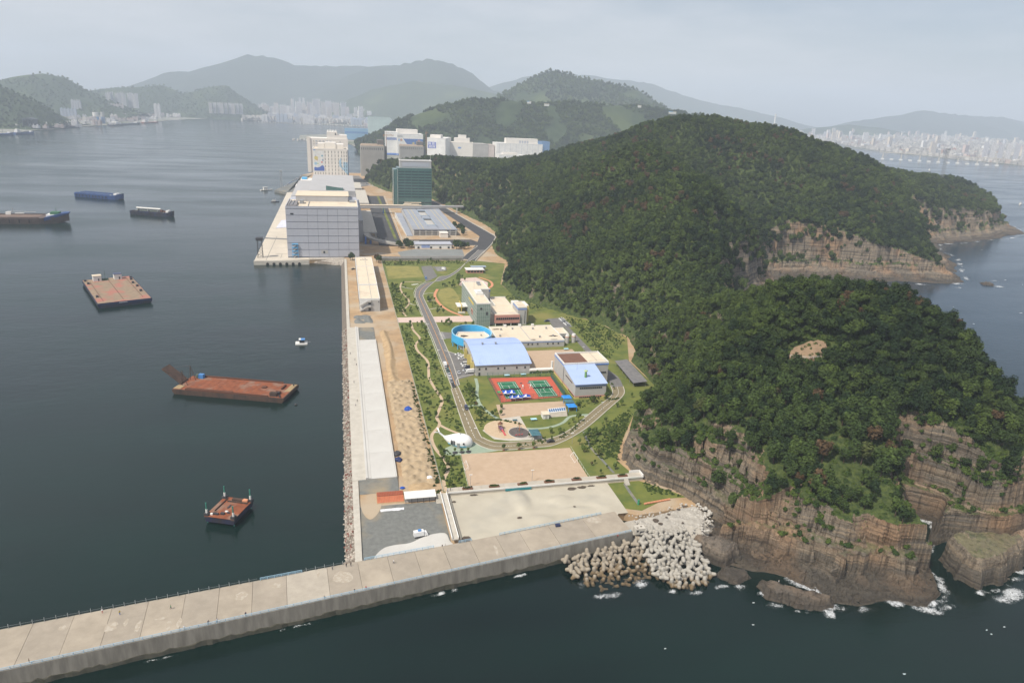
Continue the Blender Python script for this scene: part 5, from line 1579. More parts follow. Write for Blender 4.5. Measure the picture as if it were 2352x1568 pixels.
def truck(label, x, y, rz, col='white', z=G + 0.11, box_m=None, cargo=True, l=3.6):
    t = thing('truck', label, 'truck', (x, y, z), rz)
    obj('cab', MB().hull([[(-2.6, -.85, .5), (-2.6, .85, .5), (-2.6, .85, 1.1), (-2.6, -.85, 1.1)], [(-2.3, -.85, .5), (-2.3, .85, .5), (-2.1, .8, 2.0), (-2.1, -.8, 2.0)], [(-1.2, -.85, .5), (-1.2, .85, .5), (-1.2, .8, 2.05), (-1.2, -.8, 2.05)]]), PAINTS[col], t)
    obj('windscreen', MB().hull([[(-2.62, -.75, 1.1), (-2.62, .75, 1.1), (-2.5, .75, 1.1), (-2.5, -.75, 1.1)], [(-2.2, -.7, 1.9), (-2.2, .7, 1.9), (-2.1, .7, 1.9), (-2.1, -.7, 1.9)]]), GLASS_D, t)
    obj('chassis', MB().box(-1.1, l - .9, -.8, .8, .5, .75), DARK, t)
    if cargo:
        obj('cargo_box', MB().box(-1.0, l - .8, -.95, .95, .75, 2.7), box_m or PAINTS['white'], t)
    else:
        obj('flatbed', MB().box(-1.0, l - .8, -.95, .95, .75, .9).box(-1.0, l - .8, -.95, -.88, .9, 1.3).box(-1.0, l - .8, .88, .95, .9, 1.3), box_m or PAINTS['white'], t)
    wh = car_mesh('sedan')[3]
    for (wx, wy) in ((-1.9, -.75), (-1.9, .75), (l - 1.9, -.75), (l - 1.9, .75)):
        obj('wheel', wh, None, t, (wx, wy, .34))
    return t
H2 = math.pi / 2
car('white car with green stripe parked at the hall, first from the lawn corner', 73.8, 445, 0.1, 'white')
truck('small white truck second in the row at the sports hall', 75.0, 440.2, 0.15, 'white', cargo=False)
car('white car beside the small white truck at the sports hall', 74.6, 436.6, 0.12, 'white')
car('silver white car at the middle of the row at the sports hall', 74.8, 426.2, 0.1, 'white', 'van')
car('white sedan just before the dark navy car at the sports hall', 75.0, 422.5, 0.12, 'white')
car('dark navy car in the row at the sports hall', 76.0, 419.4, 0.1, 'navy', 'van')
car('silver car next to the last white truck at the hall corner', 74.0, 414.0, 0.1, 'silver')
truck('white truck parked last at the corner of the sports hall', 75.4, 410.3, 0.1, 'white', cargo=True, l=4.0)
car('silver car standing alone in the asphalt yard', 68.8, 410.8, H2 + 0.1, 'silver')
truck('white box truck on the roadside beside the rail fence', 61.9, 423.5, H2, 'white')
car('dark green car on the roadside, first behind the white truck', 62.3, 414.5, H2, 'green', 'van')
car('grey car second in the roadside row', 62.2, 408.0, H2, 'silver')
car('silver car third in the roadside row', 62.2, 402.6, H2, 'silver')
car('dark grey car fourth in the roadside row', 62.2, 397.0, H2, 'grey')
car('black car at the end of the roadside row', 62.0, 389.3, H2, 'black', 'van')
car('dark blue car alone at the kerb of the south road', 64.3, 355.5, H2 + .05, 'navy', 'van')
car('black sedan on the south road by the playground', 100.0, 308.6, 0.12, 'black')
car('dark blue car in the yard behind the school', 157.6, 516.5, 0.2, 'navy')
for k_ in range(7):
    car('pale car in the back car park, number %s from the annex' % ('one two three four five six seven'.split()[k_]), 171.4 + 0.2 * (k_ % 2), 503 + 3.1 * k_, 0.15, ('silver', 'white', 'white', 'grey', 'silver', 'white', 'white')[k_], group='cars in the back car park', detail=False)
truck('white van-like truck in the bay by the upper road bend', 100.6, 705, 2.2, 'white')
car('pale blue and white car at the junction below the dry lawn', 77.6, 668.5, H2, 'blue', 'van')
car('black car in the soil beside the long white building', 8.6, 712, 0.5, 'black')
trk = truck('white box truck parked on the grey gravel lot', 26.0, 236.8, math.pi + 0.15, 'white', G + 0.07, l=3.8)
obj('load', MB().box(0.1, 1.3, -.5, .5, 2.7, 3.2), PAINTS['blue'], trk)

# ------------------------------------------------------------------ people (few pixels tall each)
SKIN = mat('skin', (0.45, 0.27, 0.19), None, 1, 0.6)
def person_mesh(pose=0):
    me = bpy.data.meshes.new('person')
    st = 0.16 if pose == 1 else 0.0
    V = [(0, 0, .95), (0, 0, 1.15), (0, 0, 1.38), (0, 0, 1.50), (0, -.02, 1.62), (0, -.02, 1.74),
         (.10, 0, .90), (.11, st, .50), (.11, st * 1.2, .08), (.11, st * 1.2 - .14, .04), (-.10, 0, .90), (-.11, -st, .50), (-.11, -st * 1.3, .08), (-.11, -st * 1.3 - .14, .04),
         (.20, 0, 1.40), (.26, -st, 1.12), (.27, -st - .08, .86), (-.20, 0, 1.40), (-.26, st, 1.12), (-.27, st - .08, .86)]
    E_ = [(0, 1), (1, 2), (2, 3), (3, 4), (4, 5), (0, 6), (6, 7), (7, 8), (8, 9), (0, 10), (10, 11), (11, 12), (12, 13), (2, 14), (14, 15), (15, 16), (2, 17), (17, 18), (18, 19)]
    R = [.15, .14, .16, .06, .10, .09, .10, .07, .05, .045, .10, .07, .05, .045, .07, .05, .04, .07, .05, .04]
    me.from_pydata(V, E_, [])
    o = bpy.data.objects.new('person_shape', me)
    COL.objects.link(o)
    sk = o.modifiers.new('skin', 'SKIN')
    for i, r in enumerate(R):
        me.skin_vertices[0].data[i].radius = (r, r * 0.8 if i < 3 else r)
    me.skin_vertices[0].data[0].use_root = True
    o.modifiers.new('smooth', 'SUBSURF').levels = 1
    dg = bpy.context.evaluated_depsgraph_get()
    ev = bpy.data.meshes.new_from_object(o.evaluated_get(dg))
    bpy.data.objects.remove(o)
    ev.name = 'person'
    return ev
PM = [person_mesh(0), person_mesh(1)]
def cloth_mat(top, bottom):
    k = 'cloth_%s_%s' % (top, bottom)
    if k in MATS:
        return MATS[k]
    C_ = dict(white=(.7, .7, .7), black=(.02, .02, .022), red=(.4, .05, .05), blue=(.05, .12, .4), grey=(.2, .2, .2), green=(.06, .2, .1), yellow=(.5, .4, .08), navy=(.02, .03, .08), pink=(.6, .35, .4))
    m, nt, b = _new(k)
    tc = nt.nodes.new("ShaderNodeTexCoord")
    sp = nt.nodes.new("ShaderNodeSeparateXYZ")
    rp = nt.nodes.new("ShaderNodeValToRGB")
    rp.color_ramp.interpolation = 'CONSTANT'
    mr = nt.nodes.new("ShaderNodeMath")
    mr.operation = 'DIVIDE'
    mr.inputs[1].default_value = 2.0
    nt.links.new(tc.outputs['Object'], sp.inputs[0])
    nt.links.new(sp.outputs['Z'], mr.inputs[0])
    nt.links.new(mr.outputs[0], rp.inputs['Fac'])
    el = rp.color_ramp.elements
    while len(el) < 4:
        el.new(0.5)
    for e, (p, c) in zip(el, ((0, C_[bottom]), (.47, C_[top]), (.745, (.45, .27, .19)), (.84, (.02, .018, .015)))):
        e.position = p
        e.color = (*c, 1)
    nt.links.new(rp.outputs['Color'], b.inputs['Base Color'])
    b.inputs['Roughness'].default_value = 0.9
    MATS[k] = m
    return m
PMC = {}
def person(label, x, y, rz, top, bottom, z=6.0, pose=0):
    if z == 6.0:
        x, y = x * 1.0127, y * 1.0127
    k = (pose, top, bottom)
    if k not in PMC:
        me = PM[pose].copy()
        me.materials.clear()
        me.materials.append(cloth_mat(top, bottom))
        PMC[k] = me
    return tag(obj('person', PMC[k], None, None, (x, y, z), rz, smooth=True), label, 'person')
person('person in black standing by the near rail at the far end of the breakwater', -92.0, 187.4, 2.0, 'black', 'black')
person('person in white leaning at the near rail, left of a pair', -51.9, 193.8, 3.0, 'white', 'grey')
person('person in dark clothes at the near rail, left of a walking pair', -45.1, 194.9, 1.0, 'navy', 'black', pose=1)
person('person in white and dark walking at the near rail', -42.6, 195.4, 1.2, 'white', 'navy', pose=1)
person('person in navy at the near rail beside an orange bag', -34.3, 196.8, 0.4, 'navy', 'black')
person('person in red trousers at the unrailed edge of the breakwater', -78.3, 206.2, 0.2, 'white', 'red')
person('person in green walking alone mid breakwater', -57.9, 204.4, 2.2, 'green', 'black', pose=1)
person('person in yellow crouching spot by the unrailed edge', -72.8, 204.4, 0.8, 'yellow', 'blue')
person('person in grey at the unrailed edge near the sea wall corner', -7.6, 216.0, 0.1, 'grey', 'black')
person('person in black near the sea wall corner, left of two', -2.8, 216.8, 0.5, 'black', 'black')
person('person in black near the sea wall corner, right of two', -1.2, 217.0, 0.9, 'black', 'navy')
person('person in black at the near rail under the white slab', -0.2, 202.2, 2.4, 'black', 'grey')
person('person in grey at the near rail next to the bright slab', -10.0, 200.4, 2.7, 'grey', 'grey')
person('person in red at the near rail', 3.6, 203.0, 2.7, 'red', 'black')
person('person in white shirt and dark trousers walking on the breakwater', 13.8, 216.0, 1.9, 'white', 'navy', pose=1)
person('person in black at the foot of the ramp bridge, left of two', 33.0, 227.2, 0.4, 'black', 'black', G + .4)
person('person in dark grey at the foot of the ramp bridge, right of two', 34.2, 227.4, 1.4, 'grey', 'black', G + .4)
person('person in dark red at the last stretch of near rail', 100.5, 217.2, 2.0, 'red', 'black')
for (x, y, tp, bt, lab) in ((40.6, 266.0, 'white', 'blue', 'person in white at the top of the stairway, left one'), (42.0, 266.2, 'navy', 'black', 'person in navy at the top of the stairway, right one')):
    person(lab, x, y, 1.0, tp, bt, G + 1.8)
person('person in white on the ramp bridge', 38.2, 247, 2.0, 'white', 'white', G + 3.05, 1)
person('player in white on the right tennis court', 113.2, 375, 1.0, 'white', 'white', G + .13, 1)
person('player in white near the net of the right tennis court', 116.0, 377, 4.0, 'white', 'black', G + .13, 1)
for (x, y, tp, lab) in ((3.4, 400, 'navy', 'person in navy on the pale walkway by the sea wall'), (4.6, 371.5, 'black', 'person in black on the walkway near a blue box'), (3.6, 366.0, 'white', 'person in white sitting group on the walkway'), (4.8, 440, 'grey', 'person in grey far along the pale walkway'), (2.0, 452, 'black', 'person in black at the seaward edge of the walkway'), (5.5, 430, 'navy', 'person in navy beside the white step')):
    person(lab, x, y, 1.0, tp, 'black', G + .9)
person('person in white on the dark rock ledge below the headland', 152.2, 186.2, 1.0, 'white', 'black', 3.2)

# ------------------------------------------------------------------ small trees and scrub in the school lawns
F_LAWN = foliage_mat('lawn_tree_leaves', (0.042, 0.072, 0.018), (0.10, 0.14, 0.03), (0.10, 0.075, 0.03))
LT_C = [clump_mesh('crown', 90 + i, 1.35, 1.25, 2.6, 230, 0.55, 7) for i in range(3)]
LT_T = MB().bar((0, 0, -0.2), (0.05, 0.05, 2.4), 0.11, 5, 0.06).mesh('trunk')
def lawn_proto(i):
    t = thing('lawn_tree', 'young green tree planted on the school lawns', 'tree', group='young trees on the school lawns')
    obj('crown', LT_C[i], F_LAWN, t)
    obj('trunk', LT_T, BARK, t)
    return t
LP = [lawn_proto(i) for i in range(3)]
spots = [(49.9, 304.1), (53.3, 304.1), (56.6, 304.1), (74.2, 303), (82, 303), (89.8, 303.2), (79, 346), (76.5, 343), (81.5, 344.5), (114, 303.6), (118.5, 309), (83.3, 352), (118, 400.5), (140, 404), (127, 401)]
rr = random.Random(21)
def inpoly(x, y, P_):
    c = False
    for i in range(len(P_)):
        a, b = P_[i], P_[(i + 1) % len(P_)]
        if (a[1] > y) != (b[1] > y) and x < (b[0] - a[0]) * (y - a[1]) / (b[1] - a[1]) + a[0]:
            c = not c
    return c
ZONES = [([(41, 272), (49, 272), (50, 300), (44, 312), (41, 300)], 16), ([(41, 330), (58, 326), (58.5, 520), (41, 520)], 46), ([(41, 545), (58, 545), (58.5, 640), (41, 655)], 34), ([(67, 330), (74, 345), (72, 398), (66, 380)], 14),
         ([(70, 505), (97, 503), (97, 520), (70, 520)], 12), ([(70, 543), (84, 541), (78, 560), (75, 620), (70, 600)], 16), ([(84, 632), (100, 648), (112, 680), (118, 662), (104, 636), (98, 630)], 26), ([(40.5, 729), (122, 733), (122, 750), (40.5, 750)], 26),
         ([(118, 310), (160, 350), (172, 365), (150, 345), (134, 302), (122, 290)], 26), ([(80, 312), (110, 317), (128, 335), (105, 321)], 8), ([(112, 272), (124, 272), (118, 298), (111, 300)], 10), ([(128, 347), (150, 358), (128, 358)], 8),
         ([(176, 425), (205, 470), (196, 505), (176, 520), (174, 440)], 36), ([(150, 545), (165, 545), (148, 600), (120, 596), (135, 550)], 20), ([(87, 365), (72, 365), (75, 398), (84, 398)], 8)]
CLEAR = [(60.2, 70, 380, 660), (40, 60, 321, 325)]
for (P_, n) in ZONES:
    k = 0
    xs, ys_ = [p[0] for p in P_], [p[1] for p in P_]
    while k < n:
        x, y = rr.uniform(min(xs), max(xs)), rr.uniform(min(ys_), max(ys_))
        if inpoly(x, y, P_):
            spots.append((x, y))
            k += 1
spots = spots[:300]
for i, (x, y) in enumerate(spots):
    t = LP[i] if i < 3 else copy_tree(LP[i % 3], (x, y, G))
    t.location = (x, y, G + 0.03)
    s = rr.uniform(0.5, 1.1) if i > 14 else (0.62 if i < 3 else 0.9)
    t.scale = (s, s, s * rr.uniform(0.9, 1.3))
    t.rotation_euler = (0, 0, rr.uniform(0, 6.28))
rs = np.random.RandomState(8)
bush = []
BZ = [([(40.5, 272), (50, 272), (51, 300), (44, 314), (40.3, 300)], 90), ([(40, 330), (47, 335), (47, 520), (40, 520)], 230), ([(50, 335), (58.5, 326), (59, 520), (53, 520)], 200), ([(40, 545), (48, 545), (49, 650), (40, 650)], 200), ([(68, 330), (76, 346), (72, 398), (66, 380)], 120),
      ([(66, 340), (80, 338), (92, 330), (80, 339)], 80), ([(116, 306), (165, 350), (186, 372), (158, 342), (130, 290), (120, 285)], 330), ([(176, 425), (208, 470), (198, 507), (176, 530), (172, 440)], 420), ([(40, 729), (140, 735), (138, 752), (40, 752)], 300),
      ([(80, 305), (110, 311), (128, 333), (105, 318)], 50), ([(126, 280), (134, 298), (158, 338), (150, 335), (122, 296)], 160), ([(130, 252), (144, 248), (141, 254), (131, 264)], 50), ([(150, 552), (168, 556), (148, 600), (140, 596)], 140), ([(128, 347), (158, 358), (150, 362), (128, 360)], 60), ([(160, 366), (168, 420), (176, 430), (160, 440)], 60)]
for (P_, n) in BZ:
    xs, ys_ = [p[0] for p in P_], [p[1] for p in P_]
    k = 0
    while k < n:
        x, y = rs.uniform(min(xs), max(xs)), rs.uniform(min(ys_), max(ys_))
        if inpoly(x, y, P_):
            k += 1
            bush.append((x, y, G, rs.uniform(0, 6.28), rs.uniform(0.25, 0.6), rs.uniform(0.2, 0.9)))
for k in range(160):
    y = rs.uniform(268, 400)
    bush.append((rs.uniform(36, 38.8), y, G + .2, 1.0, rs.uniform(.25, .5), rs.uniform(0, .8)))
scatter_stuff('lawn_scrub', bush, clump_mesh('bush', 71, 1.6, 1.0, 0.6, 160, 0.6, 6), F_SHRUB, 'low mixed shrubs and rough grass over the school lawns', 'shrubs')
# ------------------------------------------------------------------ breakwater
ZB = 6.0
def bw_near(x):
    return 204.8 + 0.169 * x
def bw_far(x):
    return float(np.interp(x, [-200, -107.3, 3.5, 30.4, 56.5, 110.5, 113], [193.0, 206.4, 222.5, 226.0, 229.9, 239.0, 239.5]))
BW_WALL = mat('sea_stained_concrete', (0.23, 0.215, 0.185), (0.145, 0.135, 0.115), 0.25, 0.92, stretch=(2.0, 2.0, 0.25))
BW_FOOT = mat('weedy_concrete', (0.045, 0.045, 0.03), (0.075, 0.07, 0.055), 0.5, 0.8)
t = thing('breakwater', 'wide weathered concrete breakwater running across the harbour mouth', 'breakwater', (0, 0, 0))
jx = [-150, -139, -128.5, -118, -107.5, -97, -86, -75.5, -65, -54, -43.5, -33, -22, -8.2, 2.6, 13.4, 23.6, 34.4, 45.2, 55.8, 65.6, 78.2, 93.6, 109.2]
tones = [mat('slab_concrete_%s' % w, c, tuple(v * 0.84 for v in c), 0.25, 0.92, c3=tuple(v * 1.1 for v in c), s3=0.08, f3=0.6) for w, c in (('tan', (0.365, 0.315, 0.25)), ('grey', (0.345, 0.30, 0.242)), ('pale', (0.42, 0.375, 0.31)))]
for k_ in range(len(jx) - 1):
    x0, x1 = jx[k_] + 0.05, jx[k_ + 1] - 0.05
    q = [(x0, bw_near(x0)), (x1, bw_near(x1)), (x1 - 1.5, bw_far(x1 - 1.5)), (x0 - 1.5, bw_far(x0 - 1.5))]
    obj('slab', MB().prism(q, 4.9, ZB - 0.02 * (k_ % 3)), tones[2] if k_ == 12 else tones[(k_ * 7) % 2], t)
xs = [-150, -106, 3.5, 30, 56, 109.2]
core = MB().prism([(x, bw_near(x) + 0.05) for x in (-150, 109.1)] + [(x - 1.4, bw_far(x) - 0.05) for x in xs[::-1]], -4, 4.88)
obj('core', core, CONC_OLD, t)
wall = MB()
wall.hull([[(x, bw_near(x) - 1.3, 1.0), (x, bw_near(x) + 0.0, 1.0), (x, bw_near(x) + 0.0, ZB + 0.3), (x, bw_near(x) - 0.7, ZB + 0.3)] for x in (-150, -20, 109.3)])
obj('sea_face', wall, BW_WALL, t)
rs2 = random.Random(9)
ft = MB()
N_ = 150
sec = []
for i in range(N_ + 1):
    x = -150 + 259.2 * i / N_
    y = bw_near(x) - 1.4
    j = rs2.uniform(0, 0.9)
    sec.append([(x, y - 0.5 - j, -3), (x, y + 1.5, -3), (x, y + 1.5, 1.3), (x, y - 0.1 - j * .4, 0.9 + rs2.uniform(0, 0.9))])
ft.hull(sec)
obj('foot', ft, BW_FOOT, t)
# worn, scraped patches on the deck
for k_, (x, y, r, sx) in enumerate(((-74, 198, 2.6, 0.8), (-70, 199, 1.8, 0.4), (-66, 196.5, 2.8, 0.3), (-60, 199, 0.7, 2.6), (-57, 195.5, 2.6, 0.3), (-54, 196, 2.4, 0.3), (-26, 209.5, 1.6, 1.1), (-12.5, 214, 2.4, 0.25), (-4, 210, 3.4, 1.2), (-37, 206, 2.4, 0.9), (52, 216.5, 3.4, 0.2), (96, 229.5, 2.4, 1.4), (-88, 200, 1.1, 1.4))):
    o = obj('worn_patch', blot(x * 1.0127, y * 1.0127 + 1.2, r, 200 + k_, ZB + 0.012 + 0.002 * (k_ % 4), sx), mat('scraped_concrete', (0.43, 0.385, 0.32), (0.365, 0.315, 0.25), 0.9, 0.9, lo=0.42, hi=0.52), t)

def railing(label, pts, gap=2.2, m=None):
    t = thing('railing', label, 'railing', (pts[0][0], pts[0][1], ZB))
    ox, oy = pts[0]
    pm_ = MB().box(-.07, .07, -.07, .07, 0, 1.15).mesh('post')
    for i in range(len(pts) - 1):
        a, b = pts[i], pts[i + 1]
        l = math.hypot(b[0] - a[0], b[1] - a[1])
        k = max(1, round(l / gap))
        for j in range(k + (i == len(pts) - 2)):
            obj('post', pm_, m or BLUE_RAIL, t, (a[0] + (b[0] - a[0]) * j / k - ox, a[1] + (b[1] - a[1]) * j / k - oy, 0))
        for z in (0.45, 0.8, 1.15):
            obj('rail', MB().bar((a[0] - ox, a[1] - oy, z), (b[0] - ox, b[1] - oy, z), 0.085 if z > 1 else 0.055, 5), m or BLUE_RAIL, t)
    return t
railing('long pale blue railing along the open-sea edge of the breakwater', [(-149, bw_near(-149) + .1 - 0.4), (-20, bw_near(-20) - .3), (108.6, bw_near(108.6) - .3)], 2.6)
railing('pale blue railing above the grey gravel lot', [(3.6, bw_far(3.6) - .3), (29.5, bw_far(29.5) - .3)])
railing('short pale blue railing beside the foot of the ramp bridge', [(39.4, bw_far(39.4) - .4), (44.4, bw_far(44.4) - .4)])
railing('pale blue railing between breakwater and pale basin', [(56, bw_far(56) - .4), (101, bw_far(101) - .4)])
railing('short pale blue railing on the harbour edge of the breakwater', [(-32.0, bw_far(-32.0) - .4), (-18.2, bw_far(-18.2) - .4)])
pm_ = MB().bar((0, 0, 0), (0, 0, 1.25), 0.09, 5).bar((0, 0, 1.25), (-.1, 0.35, 1.45), 0.07, 5).mesh('post')
t = thing('cable_fence', 'row of bare steel posts along the harbour edge of the breakwater', 'fence', (-149, bw_far(-149) - .4, ZB))
pts = [x for x in np.arange(-149, -1, 3.15) if not (-33 < x < -18)]
for x in pts:
    obj('post', pm_, STEEL, t, (x + 149, bw_far(x) - bw_far(-149), 0))
obj('cable', MB().bar((0, 0, 1.0), (116, bw_far(-33) - bw_far(-149), 1.0), 0.03, 4).bar((131, bw_far(-18) - bw_far(-149), 1.0), (147.5, bw_far(-1.5) - bw_far(-149), 1.0), 0.03, 4), STEEL, t)
t = thing('concrete_bunker', 'small pale concrete block with openings at the landward end of the breakwater', 'block', (110.6, 222.4, ZB - 1.2))
obj('wall', MB().box(0, 4.2, 0, 2.8, 0, 2.6), CONC, t)
obj('opening', MB().box(0.4, 1.2, -.05, .3, 1.2, 2.0).box(1.8, 3.8, -.05, .3, 0.4, 1.4), DARK, t)
obj('opening', MB().box(0.6, 1.4, 0.6, 1.2, 2.55, 2.63).box(2.4, 3.2, 1.2, 1.9, 2.55, 2.63), BROWN_STAIN, t)
t = thing('crate', 'dark blue crate standing at the basin railing', 'crate', (79.6, 231.2, ZB))
obj('case', MB().box(0, 1.9, 0, 1.1, 0.08, 0.9).box(-0.05, 1.95, -0.05, 1.15, 0.9, 1.0), PAINTS['navy'], t)
t = thing('drain_pipe', 'green upright pipe at the end of the narrow grey path', 'pipe', (121.4, 244.8, G))
obj('pipe', MB().cyl(0, 0, 0, 2.4, .45, .45, 10), mat('pipe_green', (0.04, 0.26, 0.13), None, 1, .6), t)
t = thing('orange_boom', 'long orange rolled boom lying at the edge of the small lawn', 'boom', (124, 244.4, G))
bm_ = MB()
for k_ in range(9):
    obj('float', MB().bar((1.45 * k_, 0.2 * k_, .45), (1.45 * k_ + 1.3, 0.2 * k_ + .18, .45), .45, 8), TERRA, t)

# ------------------------------------------------------------------ stone bank and tetrapods
BANKM = mat('pale_rubble', (0.40, 0.375, 0.33), (0.33, 0.305, 0.265), 0.6, 0.95, 0.4)
X, Y = np.meshgrid(np.arange(109, 152, 0.6), np.arange(213, 243, 0.6))
bank_poly = [(110, 222), (113, 236), (122, 236.5), (136, 241), (147, 241.5), (150, 234), (147, 226), (140, 217), (131, 221), (121, 219)]
d_ = np.full(X.shape, 1e9)
ins = np.zeros(X.shape, bool)
for i in range(len(bank_poly)):
    a, b = np.array(bank_poly[i], float), np.array(bank_poly[(i + 1) % len(bank_poly)], float)
    ab = b - a
    tt = np.clip(((X - a[0]) * ab[0] + (Y - a[1]) * ab[1]) / (ab @ ab), 0, 1)
    d_ = np.minimum(d_, np.hypot(X - a[0] - tt * ab[0], Y - a[1] - tt * ab[1]))
    ins ^= ((a[1] > Y) != (b[1] > Y)) & (X < (b[0] - a[0]) * (Y - a[1]) / (b[1] - a[1] + 1e-9) + a[0])
sd = np.where(ins, d_, -d_)
Z = np.clip(2.0 + sd * 0.8, -3, 5.3) + fbm(X, Y, 2.2, 3, 3.3) * 1.1
tag(struct('stone_bank', grid_mesh('stone_bank', X, Y, Z, keep=sd > -4), BANKM), kind='structure')
for k_, (x, y, r) in enumerate(((122.5, 229.5, 1.3), (123.5, 227, .8), (130, 233, .6), (136, 236, .7), (128, 231, .5), (139.5, 237.5, .9), (133, 226, .5))):
    struct('wet_stain', blot(x, y, r, 60 + k_, 5.75, 1.3), BROWN_STAIN)
def stone_mesh(name, seed, r, squash=0.75):
    bm = bmesh.new()
    bmesh.ops.create_icosphere(bm, subdivisions=1, radius=r)
    q = random.Random(seed)
    for v in bm.verts:
        v.co *= q.uniform(0.7, 1.15)
        v.co.z *= squash
    me = bpy.data.meshes.new(name)
    bm.to_mesh(me)
    bm.free()
    return me
F_STONE = mat('bank_stone', (0.47, 0.445, 0.40), (0.36, 0.34, 0.30), 0.7, 0.95)
rs = np.random.RandomState(3)
pts = []
while len(pts) < 260:
    x, y = rs.uniform(110, 150), rs.uniform(217, 241)
    if inpoly(x, y, bank_poly):
        pts.append((x, y, 5.2, rs.uniform(0, 6), rs.uniform(.3, .9) * (1.5 if x > 139 else .8), 0))
scatter_stuff('bank_stones', pts, stone_mesh('stone', 5, 0.7), F_STONE, 'loose pale stones on the rubble bank', 'stones')

def tetrapod_mesh():
    mb = MB()
    dirs = [Vector((0, 0, 1)), Vector((0.943, 0, -1 / 3)), Vector((-0.471, 0.816, -1 / 3)), Vector((-0.471, -0.816, -1 / 3))]
    for d in dirs:
        u = d.orthogonal().normalized()
        w = d.cross(u)
        secs = []
        for (l, r) in ((-0.2, 0.85), (0.6, 0.92), (1.6, 0.70), (1.95, 0.62), (2.12, 0.42)):
            secs.append([tuple(d * l + (u * math.cos(a * math.pi / 5) + w * math.sin(a * math.pi / 5)) * r) for a in range(10)])
        mb.hull(secs)
    me = mb.mesh('tetrapod')
    fix_normals(me)
    for p in me.polygons:
        p.use_smooth = True
    return me
TP = tetrapod_mesh()
TP_NEW = TP.copy()
def tp_mat(name, c):
    """concrete that turns brown and weedy towards the waterline"""
    m, nt, b = _new(name)
    geo = nt.nodes.new("ShaderNodeNewGeometry")
    sp = nt.nodes.new("ShaderNodeSeparateXYZ")
    no = nt.nodes.new("ShaderNodeTexNoise")
    no.inputs['Scale'].default_value = 0.9
    no.inputs['Detail'].default_value = 5.0
    nt.links.new(geo.outputs['Position'], sp.inputs[0])
    nt.links.new(geo.outputs['Position'], no.inputs['Vector'])
    ma = nt.nodes.new("ShaderNodeMath")
    ma.operation = 'MULTIPLY_ADD'
    nt.links.new(no.outputs['Fac'], ma.inputs[0])
    ma.inputs[1].default_value = 1.6
    nt.links.new(sp.outputs['Z'], ma.inputs[2])
    mr = nt.nodes.new("ShaderNodeMapRange")
    mr.inputs['From Min'].default_value = -0.5
    mr.inputs['From Max'].default_value = 4.0
    nt.links.new(ma.outputs[0], mr.inputs['Value'])
    rp = nt.nodes.new("ShaderNodeValToRGB")
    el = rp.color_ramp.elements
    el[0].position, el[0].color = 0.25, (0.025, 0.022, 0.015, 1)
    el[1].position, el[1].color = 0.80, (*c, 1)
    e = el.new(0.5)
    e.color = (0.15, 0.105, 0.055, 1)
    nt.links.new(mr.outputs['Result'], rp.inputs['Fac'])
    ml = nt.nodes.new("ShaderNodeMix")
    ml.data_type = 'RGBA'
    ml.blend_type = 'MULTIPLY'
    ml.inputs['Factor'].default_value = 0.6
    nt.links.new(rp.outputs['Color'], ml.inputs['A'])
    nt.links.new(no.outputs['Color'], ml.inputs['B'])
    nt.links.new(rp.outputs['Color'], b.inputs['Base Color'])
    b.inputs['Roughness'].default_value = 0.9
    return m
TP.materials.append(tp_mat('old_tetrapod_concrete', (0.29, 0.25, 0.195)))
TP_NEW.materials.append(tp_mat('new_tetrapod_concrete', (0.34, 0.32, 0.28)))
NEWP = [(113, 224), (131, 222), (133, 212), (131.5, 198), (127, 194.5), (117.5, 193), (110, 200), (110.5, 212)]
OLDP = [(78, 215), (84, 216), (112, 221.6), (112, 224), (111.5, 206), (109, 202), (100, 200), (88, 198), (79.5, 207)]
def pod(name, label, group, me, P_, n, sp, zf, seed):
    q = random.Random(seed)
    got = []
    tries = 0
    while len(got) < n and tries < 20000:
        tries += 1
        x = q.uniform(min(p[0] for p in P_), max(p[0] for p in P_))
        y = q.uniform(min(p[1] for p in P_), max(p[1] for p in P_))
        if inpoly(x, y, P_) and all((x - g[0]) ** 2 + (y - g[1]) ** 2 > sp * sp for g in got):
            got.append((x, y))
    for (x, y) in got:
        o = bpy.data.objects.new(name, me)
        COL.objects.link(o)
        o.location = (x, y, zf(x, y) + q.uniform(-.35, .45))
        o.rotation_euler = (q.choice((0, 0, 3.14, 1.9)) + q.uniform(-.4, .4), q.uniform(-.4, .4), q.uniform(0, 6.283))
        tag(o, label, 'tetrapod', group)
    return len(got)
zn = lambda x, y: float(np.interp(y, [192, 197, 210, 224], [-0.4, 1.2, 3.4, 5.2]))
zo = lambda x, y: float(np.interp(y - (bw_near(x) - 1.6), [-17, -11, -1], [-0.9, 0.8, 3.0]))
n1 = pod('tetrapod', 'pale new concrete tetrapod in the bright heap below the stone bank', 'new tetrapods below the stone bank', TP_NEW, NEWP, 75, 2.55, zn, 2)
n2 = pod('tetrapod', 'brown weathered tetrapod in the older heap against the breakwater', 'old tetrapods against the breakwater', TP, OLDP, 85, 2.5, zo, 3)
print('tetrapods', n1, n2)
struct('rubble_core', MB().hull([[(110.5, 199, -3), (131, 199, -3), (131, 223, -3), (110.5, 223, -3)], [(112.5, 210, 1.2), (130, 210, 1.2), (131, 222, 3.6), (112.5, 224, 3.6)]]), mat('dark_rubble', (0.06, 0.055, 0.048), None, .6, .95))
